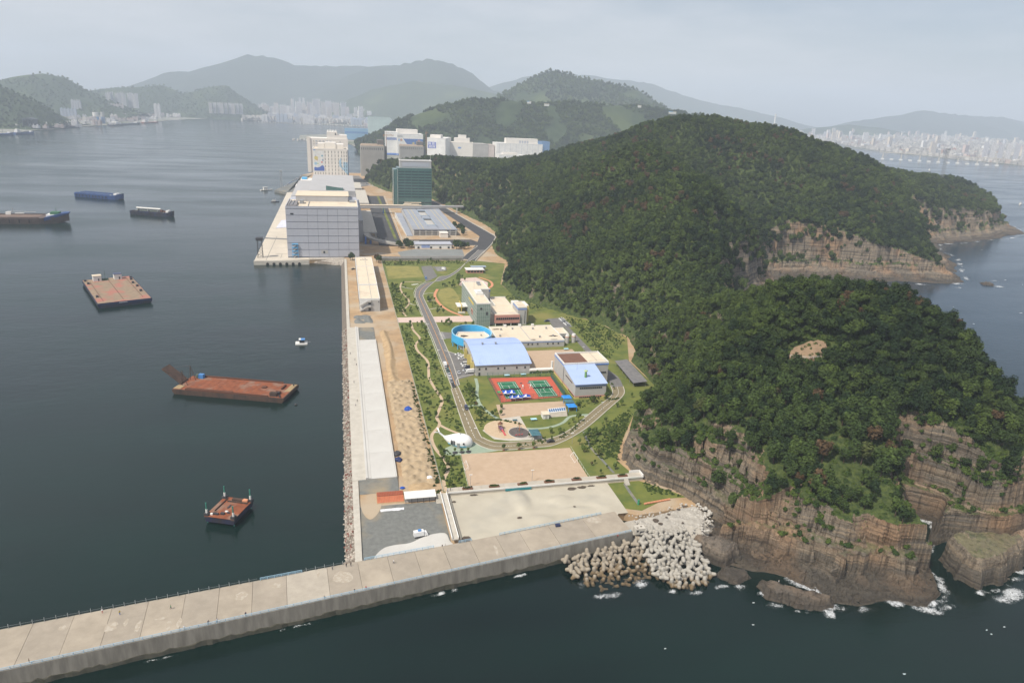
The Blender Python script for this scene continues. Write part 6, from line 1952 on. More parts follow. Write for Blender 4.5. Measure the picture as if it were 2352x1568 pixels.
# riprap foot of the sea wall
RIP = [stone_mesh('riprap', 20 + i, 0.75) for i in range(3)]
RIPM = foliage_mat('riprap_stone', (0.20, 0.17, 0.14), (0.42, 0.38, 0.33), (0.17, 0.065, 0.05), attr='tint')
for i in range(3):
    pts = []
    for k in range(700 if i < 2 else 500):
        y = rs.uniform(221, 520) if k % 3 else rs.uniform(221, 300)
        u = rs.rand()
        pts.append((0.6 - 4.0 * u - rs.uniform(0, .4), y, 4.2 - 4.9 * u, rs.uniform(0, 6), rs.uniform(.45, 1.15), min(1.0, rs.rand() * 1.12)))
    scatter_stuff('riprap', pts, RIP[i], RIPM, ['grey and brown armour stones along the foot of the sea wall', 'pale broken stones mixed into the sea wall foot', 'small red and grey stones along the sea wall waterline'][i], 'stones')
struct('riprap_bed', MB().hull([[(0.4, y, 3.9), (0.4, y, -3), (-5.5, y, -3), (-3.6, y, -0.4)] for y in (221, 766)]), mat('riprap_bed', (0.12, 0.10, 0.08), (0.20, 0.17, 0.14), 0.8, 0.95))
pts = []
for k in range(900):
    u, v = rs.rand(), rs.rand()
    x = -36 + 36.5 * u
    w_ = 17 * u ** 1.3 + 2
    pts.append((x, 766 - w_ * v, 4.4 - 5.0 * v, rs.uniform(0, 6), rs.uniform(.8, 1.7), rs.uniform(0.5, .95)))
scatter_stuff('riprap', pts, stone_mesh('riprap', 33, 0.8), RIPM, 'pale armour stones in the corner below the big grey building', 'stones')
struct('riprap_bed', MB().hull([[(0.6, 768, 3.8), (0.6, 768, -3), (0.6, 744, -3), (0.6, 749, -.5)], [(-36, 768, 3.8), (-36, 768, -3), (-36, 760, -3), (-36, 763, -.5)]]), MATS['riprap_bed'])

# ------------------------------------------------------------------ rocks standing off the headland
ROCK_D = rock_mat('shore_rock', ((0.25, 0.205, 0.16), (0.17, 0.145, 0.12), (0.29, 0.205, 0.14)), green=False)
def sea_rock(label, poly, h, seed, ledge=1.6, m=None, slope=0.7):
    xs, ys_ = [p[0] for p in poly], [p[1] for p in poly]
    X, Y = np.meshgrid(np.arange(min(xs) - 3, max(xs) + 3, 0.55), np.arange(min(ys_) - 3, max(ys_) + 3, 0.55))
    d = np.full(X.shape, 1e9)
    ins = np.zeros(X.shape, bool)
    for i in range(len(poly)):
        a, b = np.array(poly[i], float), np.array(poly[(i + 1) % len(poly)], float)
        ab = b - a
        tt = np.clip(((X - a[0]) * ab[0] + (Y - a[1]) * ab[1]) / (ab @ ab), 0, 1)
        d = np.minimum(d, np.hypot(X - a[0] - tt * ab[0], Y - a[1] - tt * ab[1]))
        ins ^= ((a[1] > Y) != (b[1] > Y)) & (X < (b[0] - a[0]) * (Y - a[1]) / (b[1] - a[1] + 1e-9) + a[0])
    sd = np.where(ins, d, -d) + fbm(X, Y, 7, 4, seed) * 5.0 + (worley(X, Y, 3.2, .5, seed) - .5) * 1.6
    hh = np.interp(sd, [-3, 0, 0.8, 2.2, 3.5, 8], [-3, -.4, h * 0.25, h * 0.72, h * 0.92, h]) + fbm(X, Y, 8, 3, seed + 2) * 1.6 + (worley(X, Y, 2.4, .5, seed + 4) - .5) * .7
    st = ledge
    fr = hh / st - np.floor(hh / st)
    hh = hh + (np.clip((fr - .5) / .5, 0, 1) - fr) * st * .6
    return tag(obj('sea_rock', grid_mesh('sea_rock', X, Y, hh, keep=sd > -3), m or ROCK_D), label, 'rock')
sea_rock('tall layered rock stack standing off the headland beyond the narrow channel', [(225, 180), (230, 172.5), (242, 174), (262, 183), (265, 188), (255, 193), (240, 196), (229, 193)], 12.5, 1.0, 2.2, ROCK)
sea_rock('low dark flat-topped rock in the water where a person stands', [(146.5, 190), (147, 180.5), (158, 174), (167, 173), (170, 177), (160, 187), (152, 192)], 3.6, 2.0)
sea_rock('dark layered boulder beside the bright tetrapods', [(131, 218), (133, 207), (141, 202), (150, 204), (151, 212), (143, 218), (136, 222)], 6.5, 3.0)
sea_rock('low dark rock just off the bright tetrapods', [(131.5, 200), (133, 194), (140, 191.5), (147, 194), (147, 199), (140, 203)], 2.4, 4.0)
sea_rock('orange square boulder block leaning on the shore bench', [(172.5, 190), (173, 186), (181, 185), (182, 190)], 10, 5.0, 5.0, ROCK)
sea_rock('small half-drowned rock ringed by surf off the far point', [(700, 622), (712, 618), (716, 626), (706, 632)], 3.0, 6.0)
sea_rock('dark sea-washed boulder at the right end of the headland', [(262, 188), (272, 183), (282, 189), (280, 197), (268, 199)], 8.0, 7.0)

# ------------------------------------------------------------------ surf
def surf_mat():
    m, nt, b = _new('surf')
    b.inputs['Base Color'].default_value = (0.75, 0.78, 0.80, 1)
    b.inputs['Roughness'].default_value = 0.8
    geo = nt.nodes.new("ShaderNodeNewGeometry")
    at_ = nt.nodes.new("ShaderNodeAttribute")
    at_.attribute_name = 'foam'
    no = nt.nodes.new("ShaderNodeTexNoise")
    no.inputs['Scale'].default_value = 0.95
    no.inputs['Detail'].default_value = 10.0
    no.inputs['Roughness'].default_value = 0.72
    no.inputs['Distortion'].default_value = 1.6
    nt.links.new(geo.outputs['Position'], no.inputs['Vector'])
    ad = nt.nodes.new("ShaderNodeMath")
    ad.operation = 'MULTIPLY_ADD'
    ad.inputs[1].default_value = 0.43
    nt.links.new(at_.outputs['Fac'], ad.inputs[0])
    nt.links.new(no.outputs['Fac'], ad.inputs[2])
    mr = nt.nodes.new("ShaderNodeMapRange")
    mr.inputs['From Min'].default_value = 0.72
    mr.inputs['From Max'].default_value = 1.12
    nt.links.new(ad.outputs[0], mr.inputs['Value'])
    nt.links.new(mr.outputs['Result'], b.inputs['Alpha'])
    return m
SURF = surf_mat()
def surf(blobs, label, step=1.0):
    """a thin uneven sheet of foam; strength falls off from each blob's middle"""
    x0, x1 = min(b[0] - b[2] for b in blobs), max(b[0] + b[2] for b in blobs)
    y0, y1 = min(b[1] - b[3] for b in blobs), max(b[1] + b[3] for b in blobs)
    X, Y = np.meshgrid(np.arange(x0, x1 + step, step), np.arange(y0, y1 + step, step))
    F = np.zeros_like(X)
    for (cx, cy, rx, ry, *rot) in blobs:
        a = rot[0] if rot else 0
        u = (X - cx) * math.cos(a) + (Y - cy) * math.sin(a)
        v = -(X - cx) * math.sin(a) + (Y - cy) * math.cos(a)
        F = np.maximum(F, np.clip(1 - (u / rx) ** 2 - (v / ry) ** 2 + fbm(X, Y, max(2.5, ry * .9), 3, cx * .37) * 1.7 - .25, 0, 1) ** 0.9)
    Z = 0.12 + F * (0.25 + 0.5 * np.maximum(0, fbm(X, Y, 3, 3, 5.0)))
    me = grid_mesh('surf', X, Y, Z, keep=F > 0)
    n = len(me.vertices)
    co = np.zeros(n * 3, np.float32)
    me.vertices.foreach_get('co', co)
    key = {(round(float(x), 2), round(float(y), 2)): f for x, y, f in zip(X.ravel(), Y.ravel(), F.ravel())}
    val = [key.get((round(float(co[3 * i]), 2), round(float(co[3 * i + 1]), 2)), 0.0) for i in range(n)]
    at_ = me.attributes.new('foam', 'FLOAT', 'POINT')
    at_.data.foreach_set('value', np.array(val, np.float32))
    return tag(obj('surf', me, SURF), label, 'surf', kind='stuff')
near = []
qf = random.Random(6)
for i in range(len(OUTLINE)):
    x, y, k = OUTLINE[i]
    if k in 'SC' and x > 158 and not 218 < x < 232:
        x2, y2, _ = OUTLINE[i + 1]
        for j in range(3):
            u = (j + .5) / 3
            if qf.random() < .9:
                near.append((x + (x2 - x) * u, y + (y2 - y) * u - 1.5, qf.uniform(5, 9), qf.uniform(1.6, 3.0), math.atan2(y2 - y, x2 - x) + qf.uniform(-.3, .3)))
for (x, y) in ((147, 179), (154, 174.5), (163, 171.8), (169, 173), (145.5, 186), (229, 171), (236, 171), (243, 172), (250, 175), (257, 179), (264, 183), (268, 188), (139, 190), (133, 192)):
    near.append((x, y, qf.uniform(3.5, 6), qf.uniform(2, 3.6), qf.uniform(-.2, .5)))
surf(near, 'white surf breaking along the foot of the near headland', .7)
surf([(240, 168, 13, 4.5, .2), (258, 173.5, 11, 5, .5), (206, 166, 8, 3, .2)], 'spreading foam off the rock stack and bench', .8)
surf([(88, 194.5, 7, 3), (103, 198.5, 5, 3), (113, 192.5, 5, 2.5), (122, 190.5, 6, 2), (80, 203, 3.5, 4)], 'thin surf along the foot of the tetrapods', .8)
surf([(30, 206.5, 9, 1.4, .17), (-20, 198.2, 7, 1.0, .17), (-60, 191.4, 6, 1.0, .17), (60, 211.2, 5, 1.0, .17)], 'thin surf along the foot of the breakwater', .7)
far = []
for i in range(len(OUTLINE)):
    x, y, k = OUTLINE[i]
    if k == 'E' and 440 < x < 1235:
        x2, y2, _ = OUTLINE[i + 1]
        L_ = math.hypot(x2 - x, y2 - y)
        for j in range(max(1, int(L_ / 30))):
            u = (j + .5) / max(1, int(L_ / 30))
            far.append((x + (x2 - x) * u + 3, y + (y2 - y) * u - 4, 17, 5.5, math.atan2(y2 - y, x2 - x)))
surf([b for b in far if b[0] < 760] + [(712, 615, 16, 7), (735, 640, 9, 4), (655, 612, 10, 3.5)], 'white surf along the foot of the middle point', 2.0)
surf([b for b in far if b[0] >= 760], 'white surf along the foot of the far headland', 2.5)
# ------------------------------------------------------------------ working port behind the school
PANEL = mat('panel_grey_blue', (0.42, 0.435, 0.485), (0.395, 0.41, 0.46), 0.2, 0.6)
PANEL_GAP = mat('panel_gap', (0.13, 0.15, 0.22), None, 0.5, 0.8)
ROOF_G = mat('grey_metal_roof', (0.42, 0.415, 0.415), (0.38, 0.375, 0.375), 0.08, 0.6)
TEAL_G = mat('teal_glass', (0.045, 0.125, 0.12), (0.065, 0.155, 0.145), 0.15, 0.16, spec=0.6)
TEAL_D = mat('teal_glass_dark', (0.016, 0.045, 0.048), (0.026, 0.062, 0.064), 0.4, 0.12, spec=0.6)
PORT_W = mat('port_white_wall', (0.74, 0.70, 0.64), (0.68, 0.64, 0.585), 0.06, 0.85)
PORT_G = mat('raw_concrete', (0.36, 0.345, 0.315), (0.315, 0.30, 0.275), 0.06, 0.92)
QUAYM = mat('quay_concrete', (0.58, 0.52, 0.43), (0.50, 0.45, 0.375), 0.06, 0.9)
BARGE_BLUE = mat('barge_blue', (0.03, 0.08, 0.24), (0.02, 0.05, 0.15), 0.2, 0.7)

struct('quay', MB().prism([(-91.2, 756.8), (-36, 761.8), (-8, 764), (-8, 771.5), (-58.4, 771.8), (-58.4, 1100), (-75, 1250), (-90, 1352), (-97.2, 1350)], G, G + 0.12), QUAYM)
struct('quay', MB().prism([(-58.3, 1062), (17, 1062), (17, 1500), (-58, 1500), (-88, 1352)], G, G + 0.10), QUAYM)
struct('quay_edge', MB().box(-91.6, -36, 755.2, 757.6, -3, G + 0.3), CONC)
fnd = MB().bar((0, -0.3, 0), (0, 0.6, 0), 1.5, 14).mesh('fender')
for k_ in range(6):
    o = obj('fender', fnd, TYRE, None, (-78 + 6.4 * k_, 755.0, 1.0))
    tag(o, 'black round fender on the quay wall, number %s from the lattice tower' % 'one two three four five six'.split()[k_], 'fender', 'fenders on the quay wall')
struct('retaining_wall', MB().box(-36, 0.6, 768.2, 769.4, G, G + 1.0), CONC_NEW)
struct('quay_line', MB().box(-79.9, -79.5, 760, 900, G + .12, G + .15).box(-66, -65.7, 770, 792, G + .12, G + .15), DARK)

t = thing('market_building', 'huge blank grey panelled warehouse on the quay with stepped roof', 'warehouse', (-58.2, 772, G))
block(t, 'core', 0, 74.8, 0.6, 66, 0, 53.2, PANEL_GAP)
cols = [0, 21.8, 32.2, 42.6, 53.0, 63.8, 74.8]
rows = [0.6, 8.5, 15.8, 23.2, 31.0, 38.2, 45.2, 52.0]
for r in range(7):
    for c in range(6):
        obj('panel', MB().box(cols[c] + .12, cols[c + 1] - .12, 0.05, 0.6, rows[r] + .55, rows[r + 1]), PANEL, t)
obj('panel', MB().box(0.05, 74.75, 0.0, 0.6, 52.6, 55.0), PANEL, t)
block(t, 'wall', -0.12, 0.0, 0.6, 66, 0.3, 54.9, PANEL)
block(t, 'wall', 74.8, 74.92, 0.6, 66, 0.3, 54.9, PANEL)
block(t, 'roof', 0.5, 74.3, 0.7, 66, 53.2, 53.4, CREAM)
obj('parapet', MB().box(0.06, 74.74, 0.6, 1.2, 53.2, 54.95).box(0.0, 0.5, 1.2, 66, 53.2, 54.9).box(74.3, 74.8, 1.2, 66, 53.2, 54.9), PANEL, t)
for c in range(5):
    obj('panel', MB().box(8.1 + 11.4 * c, 19.3 + 11.4 * c, 50.9, 51.4, 53.4, 59.4), ROOF_G, t)
block(t, 'upper_wall', 8, 65.2, 51.4, 96, 53.2, 59.5, ROOF_G)
block(t, 'upper_roof', 7.5, 65.7, 50.6, 96.5, 59.5, 60.0, CREAM)
block(t, 'core', 0, 74.8, 66, 268, 0, 53.0, PANEL)
block(t, 'roof', 0.0, 74.8, 96.6, 268, 53.0, 54.0, ROOF_G)
obj('rear_roof', MB().hull([[(20, 100, 54), (74, 100, 54), (74, 100, 60), (20, 100, 60)], [(20, 262, 54), (74, 262, 54), (74, 262, 63), (20, 262, 63)]]), ROOF_G, t)
obj('skylight', MB().hull([[(40, 104, 60), (60, 104, 60), (60, 104, 62.5), (40, 104, 65.5)], [(40, 118, 60), (60, 118, 60), (60, 118, 62), (40, 118, 62)]]), TEAL_G, t)
obj('roof_unit', MB().box(2, 11, 4, 40, 53.4, 55.6), mat('dark_roof_plant', (0.16, 0.155, 0.16), (0.24, 0.23, 0.24), 0.5, 0.7), t)
obj('roof_unit', MB().box(13, 17, 30, 42, 53.4, 57.2).box(66, 72, 44, 58, 53.4, 55.4), STEEL, t)
obj('roof_pipe', MB().bar((3, 5, 56), (4, 40, 56), .5, 6).bar((6.5, 5, 56), (7.5, 40, 56), .5, 6).bar((22.5, 2, 54), (22.5, 50, 54), .3, 5), STEEL, t)
window(t, 6.2, 0.0, 46.4, 3.2, 1.4)
obj('vent_panel', MB().box(34.5, 41.5, -0.08, 0.1, 4.4, 8.2), WALL_G, t)
window(t, 37.6, -0.1, 4.9, 1.9, 2.2)
stb = MB()
stc = MB()
for f in range(4):
    z0 = 0.2 + 3.8 * f
    stb.box(4.6, 10.8, -2.2, 0, z0 + 3.2, z0 + 3.6)
    stc.hull([[(6.2, -2.0, z0), (6.2, -.4, z0), (6.2, -.4, z0 + .5), (6.2, -2.0, z0 + .5)], [(9.4, -2.0, z0 + 3.0), (9.4, -.4, z0 + 3.0), (9.4, -.4, z0 + 3.5), (9.4, -2.0, z0 + 3.5)]])
obj('landing', stb, BLUE_SKY, t)
obj('stair', stc, WALL_W, t)
obj('stair_post', MB().bar((4.8, -2.1, 0), (4.8, -2.1, 15), .15, 5).bar((10.6, -2.1, 0), (10.6, -2.1, 15), .15, 5), BLUE_SKY, t)
obj('canopy', MB().hull([[(-17, 72, 19.5), (0, 72, 21), (0, 72, 21.6), (-17, 72, 20.1)], [(-15, 128, 19.5), (0, 128, 21), (0, 128, 21.6), (-15, 128, 20.1)]]), mat('white_fabric', (0.62, 0.63, 0.72), None, 0.2, 0.7), t)
obj('canopy_post', MB().bar((-5, 76, 0), (-5, 76, 19.8), .5, 6).bar((-5, 120, 0), (-5, 120, 19.8), .5, 6), BLUE_SKY, t)
# loading canopies to the east
def shed_canopy(label, x0, x1, y0, y1, z):
    t = thing('loading_canopy', label, 'canopy', (x0, y0, G))
    obj('roof', MB().box(0, x1 - x0, 0, y1 - y0, z, z + 1.0), CONC, t)
    obj('fascia', MB().box(-.1, x1 - x0 + .1, -.15, 0.0, z - .6, z + 1.1), WALL_G, t)
    obj('back_wall', MB().box(0, 1.2, 1, y1 - y0 - 1, 0, z), WALL_G, t)
    for k_ in range(max(2, int((y1 - y0) / 24))):
        obj('post', MB().cyl(x1 - x0 - 1.2, 3 + 24 * k_, 0, z, .5, .5, 8), WALL_G, t)
shed_canopy('pale flat loading canopy along the grey warehouse, nearest stretch', 24.0, 41.0, 878, 1066, 8.5)
shed_canopy('pale flat loading canopy north of the conveyor bridge', 24.0, 42.0, 1150, 1330, 8.5)
shed_canopy('far end of the pale loading canopy', 22.0, 36.0, 1340, 1440, 10.5)
t = thing('link_block', 'pale upper block joining grey warehouse and loading canopy', 'building', (16.9, 862, G))
block(t, 'wall', 0.2, 6.8, 0, 200, 0, 26, ROOF_G)
block(t, 'roof', 0.2, 7.0, -0.2, 200, 26, 26.5, ROOF_G)
for k_ in range(4):
    window(t, 6.8, 8 + 18 * k_, 8, 8, 4, 'E')
t = thing('conveyor_bridge', 'long elevated corridor crossing from the grey warehouse to the hillside', 'bridge', (16.8, 1098, G))
obj('corridor', MB().hull([[(0, 0, 8.6), (0, 7, 8.6), (0, 7, 12.6), (0, 0, 12.6)], [(104, 1, 8.6), (104, 8, 8.6), (104, 8, 12.6), (104, 1, 12.6)], [(172, 15, 9.0), (172, 21, 9.0), (172, 21, 11.4), (172, 15, 11.4)]]), ROOF_G, t)
obj('roof', MB().hull([[(-.1, -.4, 12.6), (-.1, 7.4, 12.6), (-.1, 7.4, 13.3), (-.1, -.4, 13.3)], [(104, .6, 12.6), (104, 8.4, 12.6), (104, 8.4, 13.3), (104, .6, 13.3)]]), CREAM, t)
obj('roof_plant', MB().box(76, 88, 1.5, 6, 13.3, 15.6).box(88, 100, 2, 7, 13.3, 14.6), CREAM, t)
for x in (44, 78, 120, 160):
    obj('pier', MB().box(x, x + 1.6, 2 + x * .05, 4.5 + x * .05, 0, 8.6), BLUE_TRIM if x == 44 else WALL_G, t)
# curved ramp
t = thing('curved_ramp', 'pale curved vehicle ramp sweeping down beside the grey warehouse', 'ramp', (0, 0, G))
rp_ = spline([(28.5, 880, 8.8), (28.5, 866, 8.2), (33, 851, 7.0), (45, 843, 4.6), (58, 840, 2.4), (70, 840, 0.5)], 6)
L_, R_ = ribbon([(p[0], p[1]) for p in rp_], 8.5)
obj('deck', MB().hull([[(*L_[i], rp_[i][2] - 1.0), (*R_[i], rp_[i][2] - 1.0), (*R_[i], rp_[i][2]), (*L_[i], rp_[i][2])] for i in range(len(rp_))]), CONC, t)
for S_ in (L_, R_):
    obj('parapet', MB().hull([[(S_[i][0], S_[i][1] - .2, rp_[i][2] - .8), (S_[i][0], S_[i][1] + .2, rp_[i][2] - .8), (S_[i][0], S_[i][1] + .2, rp_[i][2] + 1.4), (S_[i][0], S_[i][1] - .2, rp_[i][2] + 1.4)] for i in range(len(rp_))]), WALL_G, t)
obj('pier', MB().box(25, 27, 850, 855, 0, 8).box(31, 33, 850, 855, 0, 7), BLUE_TRIM, t)
# parking deck
t = thing('parking_deck', 'wide low parking deck with blue-grey roof and two light wells', 'car park', (89, 908, G))
PK = mat('deck_roof', (0.30, 0.325, 0.37), (0.27, 0.29, 0.335), 0.05, 0.8)
for z in (0.0, 2.4, 4.8):
    obj('floor', MB().box(0, 56, 0, 196, z, z + 0.9), WALL_G, t)
for (x0, x1, y0, y1) in ((0, 22, 0, 200), (34, 58, 0, 200), (22, 34, 0, 34), (22, 34, 94, 118), (22, 34, 172, 200)):
    obj('roof', MB().hull([[(x0, y0, 7.0), (x1, y0, 7.0), (x1, y0, 7.8), (x0, y0, 7.8)], [(x0 + (0 if x0 else 2), y1, 7.0), (x1 + 1, y1, 7.0), (x1 + 1, y1, 7.8), (x0 + (0 if x0 else 2), y1, 7.8)]]), PK, t)
for (y0, y1) in ((34, 94), (118, 172)):
    obj('well_rim', parapet(MB(), 21.5, 34.5, y0 - .5, y1 + .5, 7.8, .5, 1.0), mat('pale_blue_edge', (0.36, 0.45, 0.55), None, 1, .7), t)
for k_ in range(8):
    obj('column', MB().box(0.1 + 7.9 * k_, 0.7 + 7.9 * k_, -.1, .5, 0, 7.0), WALL_W, t)
obj('edge_rail', MB().box(0, 58, -.2, .1, 7.9, 8.9).box(-.2, .1, 0, 198, 7.9, 8.9), PANEL, t)
for x in (8, 14, 44, 50):
    obj('lane_line', MB().box(x, x + .5, 4, 190, 7.81, 7.84), YELLOW, t)
obj('side_ramp', MB().hull([[(-9, -4, 0), (-1, -4, 0), (-1, -4, .6), (-9, -4, .6)], [(-12, 160, 5.5), (-2, 160, 5.5), (-2, 160, 6.1), (-12, 160, 6.1)]]), PK, t)
obj('side_wall', MB().hull([[(-9.4, -4, 0), (-9, -4, 0), (-9, -4, 1.6), (-9.4, -4, 1.6)], [(-12.4, 160, 0), (-12, 160, 0), (-12, 160, 7.2), (-12.4, 160, 7.2)]]), WALL_W, t)
obj('stair_head', MB().box(33, 43, -16, -2, 0, 5.8).box(32.6, 43.4, -16.4, -1.6, 5.8, 6.4), PORT_W, t)
# gate office
t = thing('gate_office', 'low white office with blue window strip in front of the parking deck', 'office', (82.2, 820, G))
block(t, 'wall', 0, 43.5, 0, 16, 0, 5.2, WALL_W)
block(t, 'roof', -.6, 44, -.6, 16.6, 5.2, 5.7, PANEL)
for k_ in range(9):
    for z in (1.2, 3.2):
        window(t, 8 + 1.1 * k_, 0, z, .8, 1.4, m=BLUE_TRIM)
for x in (4, 19, 30, 40):
    window(t, x, 0, 0.3, 2.4, 2.4)
# boundary wall, inner road, tanks
struct('retaining_wall', MB().box(39.5, 128, 753.6, 755.2, G, G + 2.6), mat('mossy_wall', (0.22, 0.215, 0.19), (0.15, 0.15, 0.125), 0.2, 0.95, stretch=(1, 1, .3)))
fence('port_fence', 'thin fence on the long retaining wall below the gate office', [(39.5, 755.5), (128, 755.5)], 4.4, STEEL, 4.0, rails=(.75, 1.0), r=.06)
struct('road', MB().prism([(36, 757), (130, 757), (134, 775), (60, 775), (36, 778)], G, G + 0.06), ASPH)
struct('paving', MB().prism([(62, 776), (134, 776), (138, 816), (80, 818), (60, 800)], G, G + 0.05), mat('grey_paving', (0.22, 0.23, 0.225), (0.19, 0.20, 0.195), 0.1, 0.9))
struct('road', MB().prism([(44.5, 1318), (74, 1322), (69.5, 880), (72, 838), (41.5, 842), (41.5, 876), (43, 1066)], G, G + 0.07), ASPH_NEW)
outer = spline([(152, 1285), (160, 1240), (166, 1197), (180, 1060), (195, 922), (196, 900), (191, 880), (176, 835), (142, 750)], 7)
inner = spline([(140, 1250), (148, 1205), (153, 1165), (163, 1060), (174, 925), (175, 903), (171, 885), (157, 836), (129, 762)], 7)
struct('road', between(outer, inner, G + 0.075), ASPH_NEW)
struct('road', MB().prism([(72, 879), (160, 880), (166, 862), (160, 842), (72, 839)], G, G + 0.07), ASPH_NEW)
kb = MB()
kerb_mb(outer, G, 1.0, 1.0, kb)
kerb_mb(spline([(173, 894), (160, 886), (135, 884)], 4), G, .7, .3, kb)
kerb_mb(spline([(135, 838), (155, 840), (160, 836), (152, 818), (134, 778)], 4), G, .7, .3, kb)
kerb_mb([(76, 1320), (72, 880), (78, 872), (92, 868)], G, .8, .5, kb)
struct('kerb', kb, CONC)
struct('verge', MB().prism([(62, 1320), (66, 1320), (66, 885), (62.5, 885)], G, G + 0.12), LAWN)
for i, (poly, n, lab) in enumerate((([(64, 818), (80, 822), (80, 840), (62, 838)], 9, 'evergreen tree in the clump beside the gate office'), ([(130, 812), (146, 816), (148, 838), (132, 838)], 9, 'evergreen tree in the clump by the inner road corner'), ([(150, 905), (168, 900), (160, 960), (152, 1020)], 12, 'evergreen tree in the strip right of the parking deck'), ([(6, 756), (9, 757), (9, 762), (6, 762)], 2, 'evergreen tree at the corner of the grey warehouse'), ([(33, 740), (37, 741), (36, 750), (33, 750)], 2, 'evergreen tree behind the long cream building'))):
    q = random.Random(100 + i)
    k = 0
    while k < n:
        x, y = q.uniform(min(p[0] for p in poly), max(p[0] for p in poly)), q.uniform(min(p[1] for p in poly), max(p[1] for p in poly))
        if inpoly(x, y, poly):
            k += 1
            tr = copy_tree(TREES[k % 4], (x, y, G), q.uniform(0, 6), lab, q.uniform(1.0, 1.45))
            tr['group'] = 'trees: ' + lab
# glass tower
t = thing('glass_tower', 'dark teal glass office tower with pale rooftop block', 'tower', (84.3, 1200, G))
block(t, 'core', 7, 64, 0.4, 34, 0, 59.4, TEAL_G)
block(t, 'core', 0, 7, 1.0, 30, 0, 58.6, TEAL_G)
for k_ in range(12):
    z = 4.6 + 4.6 * k_
    if k_ in (1,):
        continue
    for c in range(5):
        obj('window_band', MB().box(8.2 + 11.2 * c + (0 if c else 0), 18.6 + 11.2 * c, 0.12, 0.5, z - 1.0, z + 0.9), TEAL_D, t)
fr = MB()
for k_ in range(40):
    fr.box(7.0 + 1.46 * k_, 7.12 + 1.46 * k_, 0.25, 0.45, 0.5, 59.4)
obj('mullion', fr, mat('teal_frame', (0.09, 0.20, 0.19), None, 1, .4), t)
for x in (-0.3, 6.8):
    lad = MB()
    for k_ in range(40):
        lad.box(x, x + .55, -.35, .25, 1.48 * k_, 1.48 * k_ + .75)
    obj('corner_strip', lad, WALL_W, t)
block(t, 'parapet', 6.8, 64.3, 0.1, 34.2, 59.4, 61.0, TEAL_G)
block(t, 'penthouse', 12, 64.2, 8, 34.1, 61.0, 73.0, ROOF_G)
obj('penthouse_panel', MB().box(15.5, 61, 7.7, 8.0, 63, 70), PANEL, t)
obj('roof_frame', MB().box(11.5, 64.8, 7.4, 8.6, 72, 73.4).box(11.5, 12.2, 7.4, 34.4, 72, 73.4).box(64.1, 64.8, 7.4, 34.4, 72, 73.4), WALL_W, t)
obj('mast', MB().cyl(64, 20, 73, 84, .25, .1, 6), WALL_W, t)
obj('roof_tree', clump_mesh('crown', 400, 4, 2.4, 2, 160, 1.2, 6), F_TREE, t, (40, 22, 73.2))
obj('entrance', MB().box(18, 46, -4, 0.1, 4.2, 5.2), CREAM, t)

# cold store with mural
t = thing('cold_store', 'tall white cold store with slot windows and a painted mural panel', 'warehouse', (-55.5, 1530, G))
block(t, 'wall', 0, 69.5, 0, 66, 0, 67.5, PORT_W)
obj('parapet', parapet(MB(), -.3, 69.8, -.3, 66.3, 66.5, 1.2, 2.6), PORT_W, t)
block(t, 'roof', 1.2, 68.3, 1.2, 64.8, 67.5, 67.7, CREAM)
block(t, 'roof_house', 10, 24, 18, 50, 67.5, 78, PORT_W)
block(t, 'roof_house', 25, 46, 16, 52, 67.5, 80, PORT_W)
block(t, 'roof_house', 47, 62, 18, 54, 67.5, 77, PORT_W)
for r in range(7):
    for c in range(6):
        window(t, 24.6 + 6.6 * c, 0, 59.5 - 7.1 * r, 1.0, 4.8)
    for c in range(2):
        window(t, 62.6 + 4.6 * c, 0, 59.5 - 7.1 * r, 1.0, 4.8)
for c in range(4):
    window(t, 4 + 5.2 * c, 0, 17.0, 1.0, 4.4)
for r in range(3):
    for c in range(10):
        window(t, 7.4 + 6.6 * c, 0, 12.4 - 4.2 * r, 3.6, 2.0, m=PANEL)
mp = obj('mural_panel', MB().box(1.6, 22.4, -.3, 0.0, 23.5, 63.5), mat('mural_ground', (0.70, 0.70, 0.68), None, .2, .8), t)
def disc(cx, cz, r, c, nm, sx=1.0):
    obj('painted_spot', MB().add([(cx + sx * r * math.cos(a * .524), -.33, cz + r * math.sin(a * .524)) for a in range(12)], [tuple(range(12))]), mat('mural_' + nm, c, None, .3, .8), mp)
wv = [(1.9, 24.0), (22.0, 24.0), (22.0, 31.5), (20.5, 34.6), (17.5, 35.4), (15.5, 33.6), (12, 31.2), (8, 30.6), (4, 31.6), (1.9, 31.2)]
obj('painted_wave', MB().add([(x, -.335, z) for x, z in wv], [tuple(range(len(wv)))]), mat('mural_blue', (0.06, 0.13, 0.44), None, .3, .8), mp)
for (cx, cz, r, c, nm, sx) in ((6.5, 49.5, 4.0, (0.62, 0.52, 0.18), 'yellow', 1.0), (8.4, 45.6, 1.3, (0.6, 0.26, 0.10), 'orange', 1.0), (5.4, 38.6, 2.9, (0.34, 0.54, 0.68), 'sky', 1.1), (9.8, 38.4, 1.3, (0.38, 0.52, 0.22), 'green', 1.0), (18.5, 54.2, 1.8, (0.14, 0.36, 0.46), 'teal', 1.0), (17.6, 41.4, 1.8, (0.58, 0.16, 0.14), 'red', 1.0), (19.6, 45.6, 2.2, (0.25, 0.30, 0.40), 'slate', .8), (6.0, 54.8, .9, (0.2, 0.22, 0.5), 'violet', 1.0), (11, 57, 1.0, (0.62, 0.45, 0.45), 'pink', .7)):
    disc(cx, cz, r, c, nm, sx)
obj('painted_emblem', MB().add([(3.6 + 2.6 * math.cos(a * .524), -.02, 65.4 + 1.2 * math.sin(a * .524)) for a in range(12)], [tuple(range(12))]), mat('emblem_blue', (0.16, 0.30, 0.60), None, 1, .8), t, (0, -.02, 0))
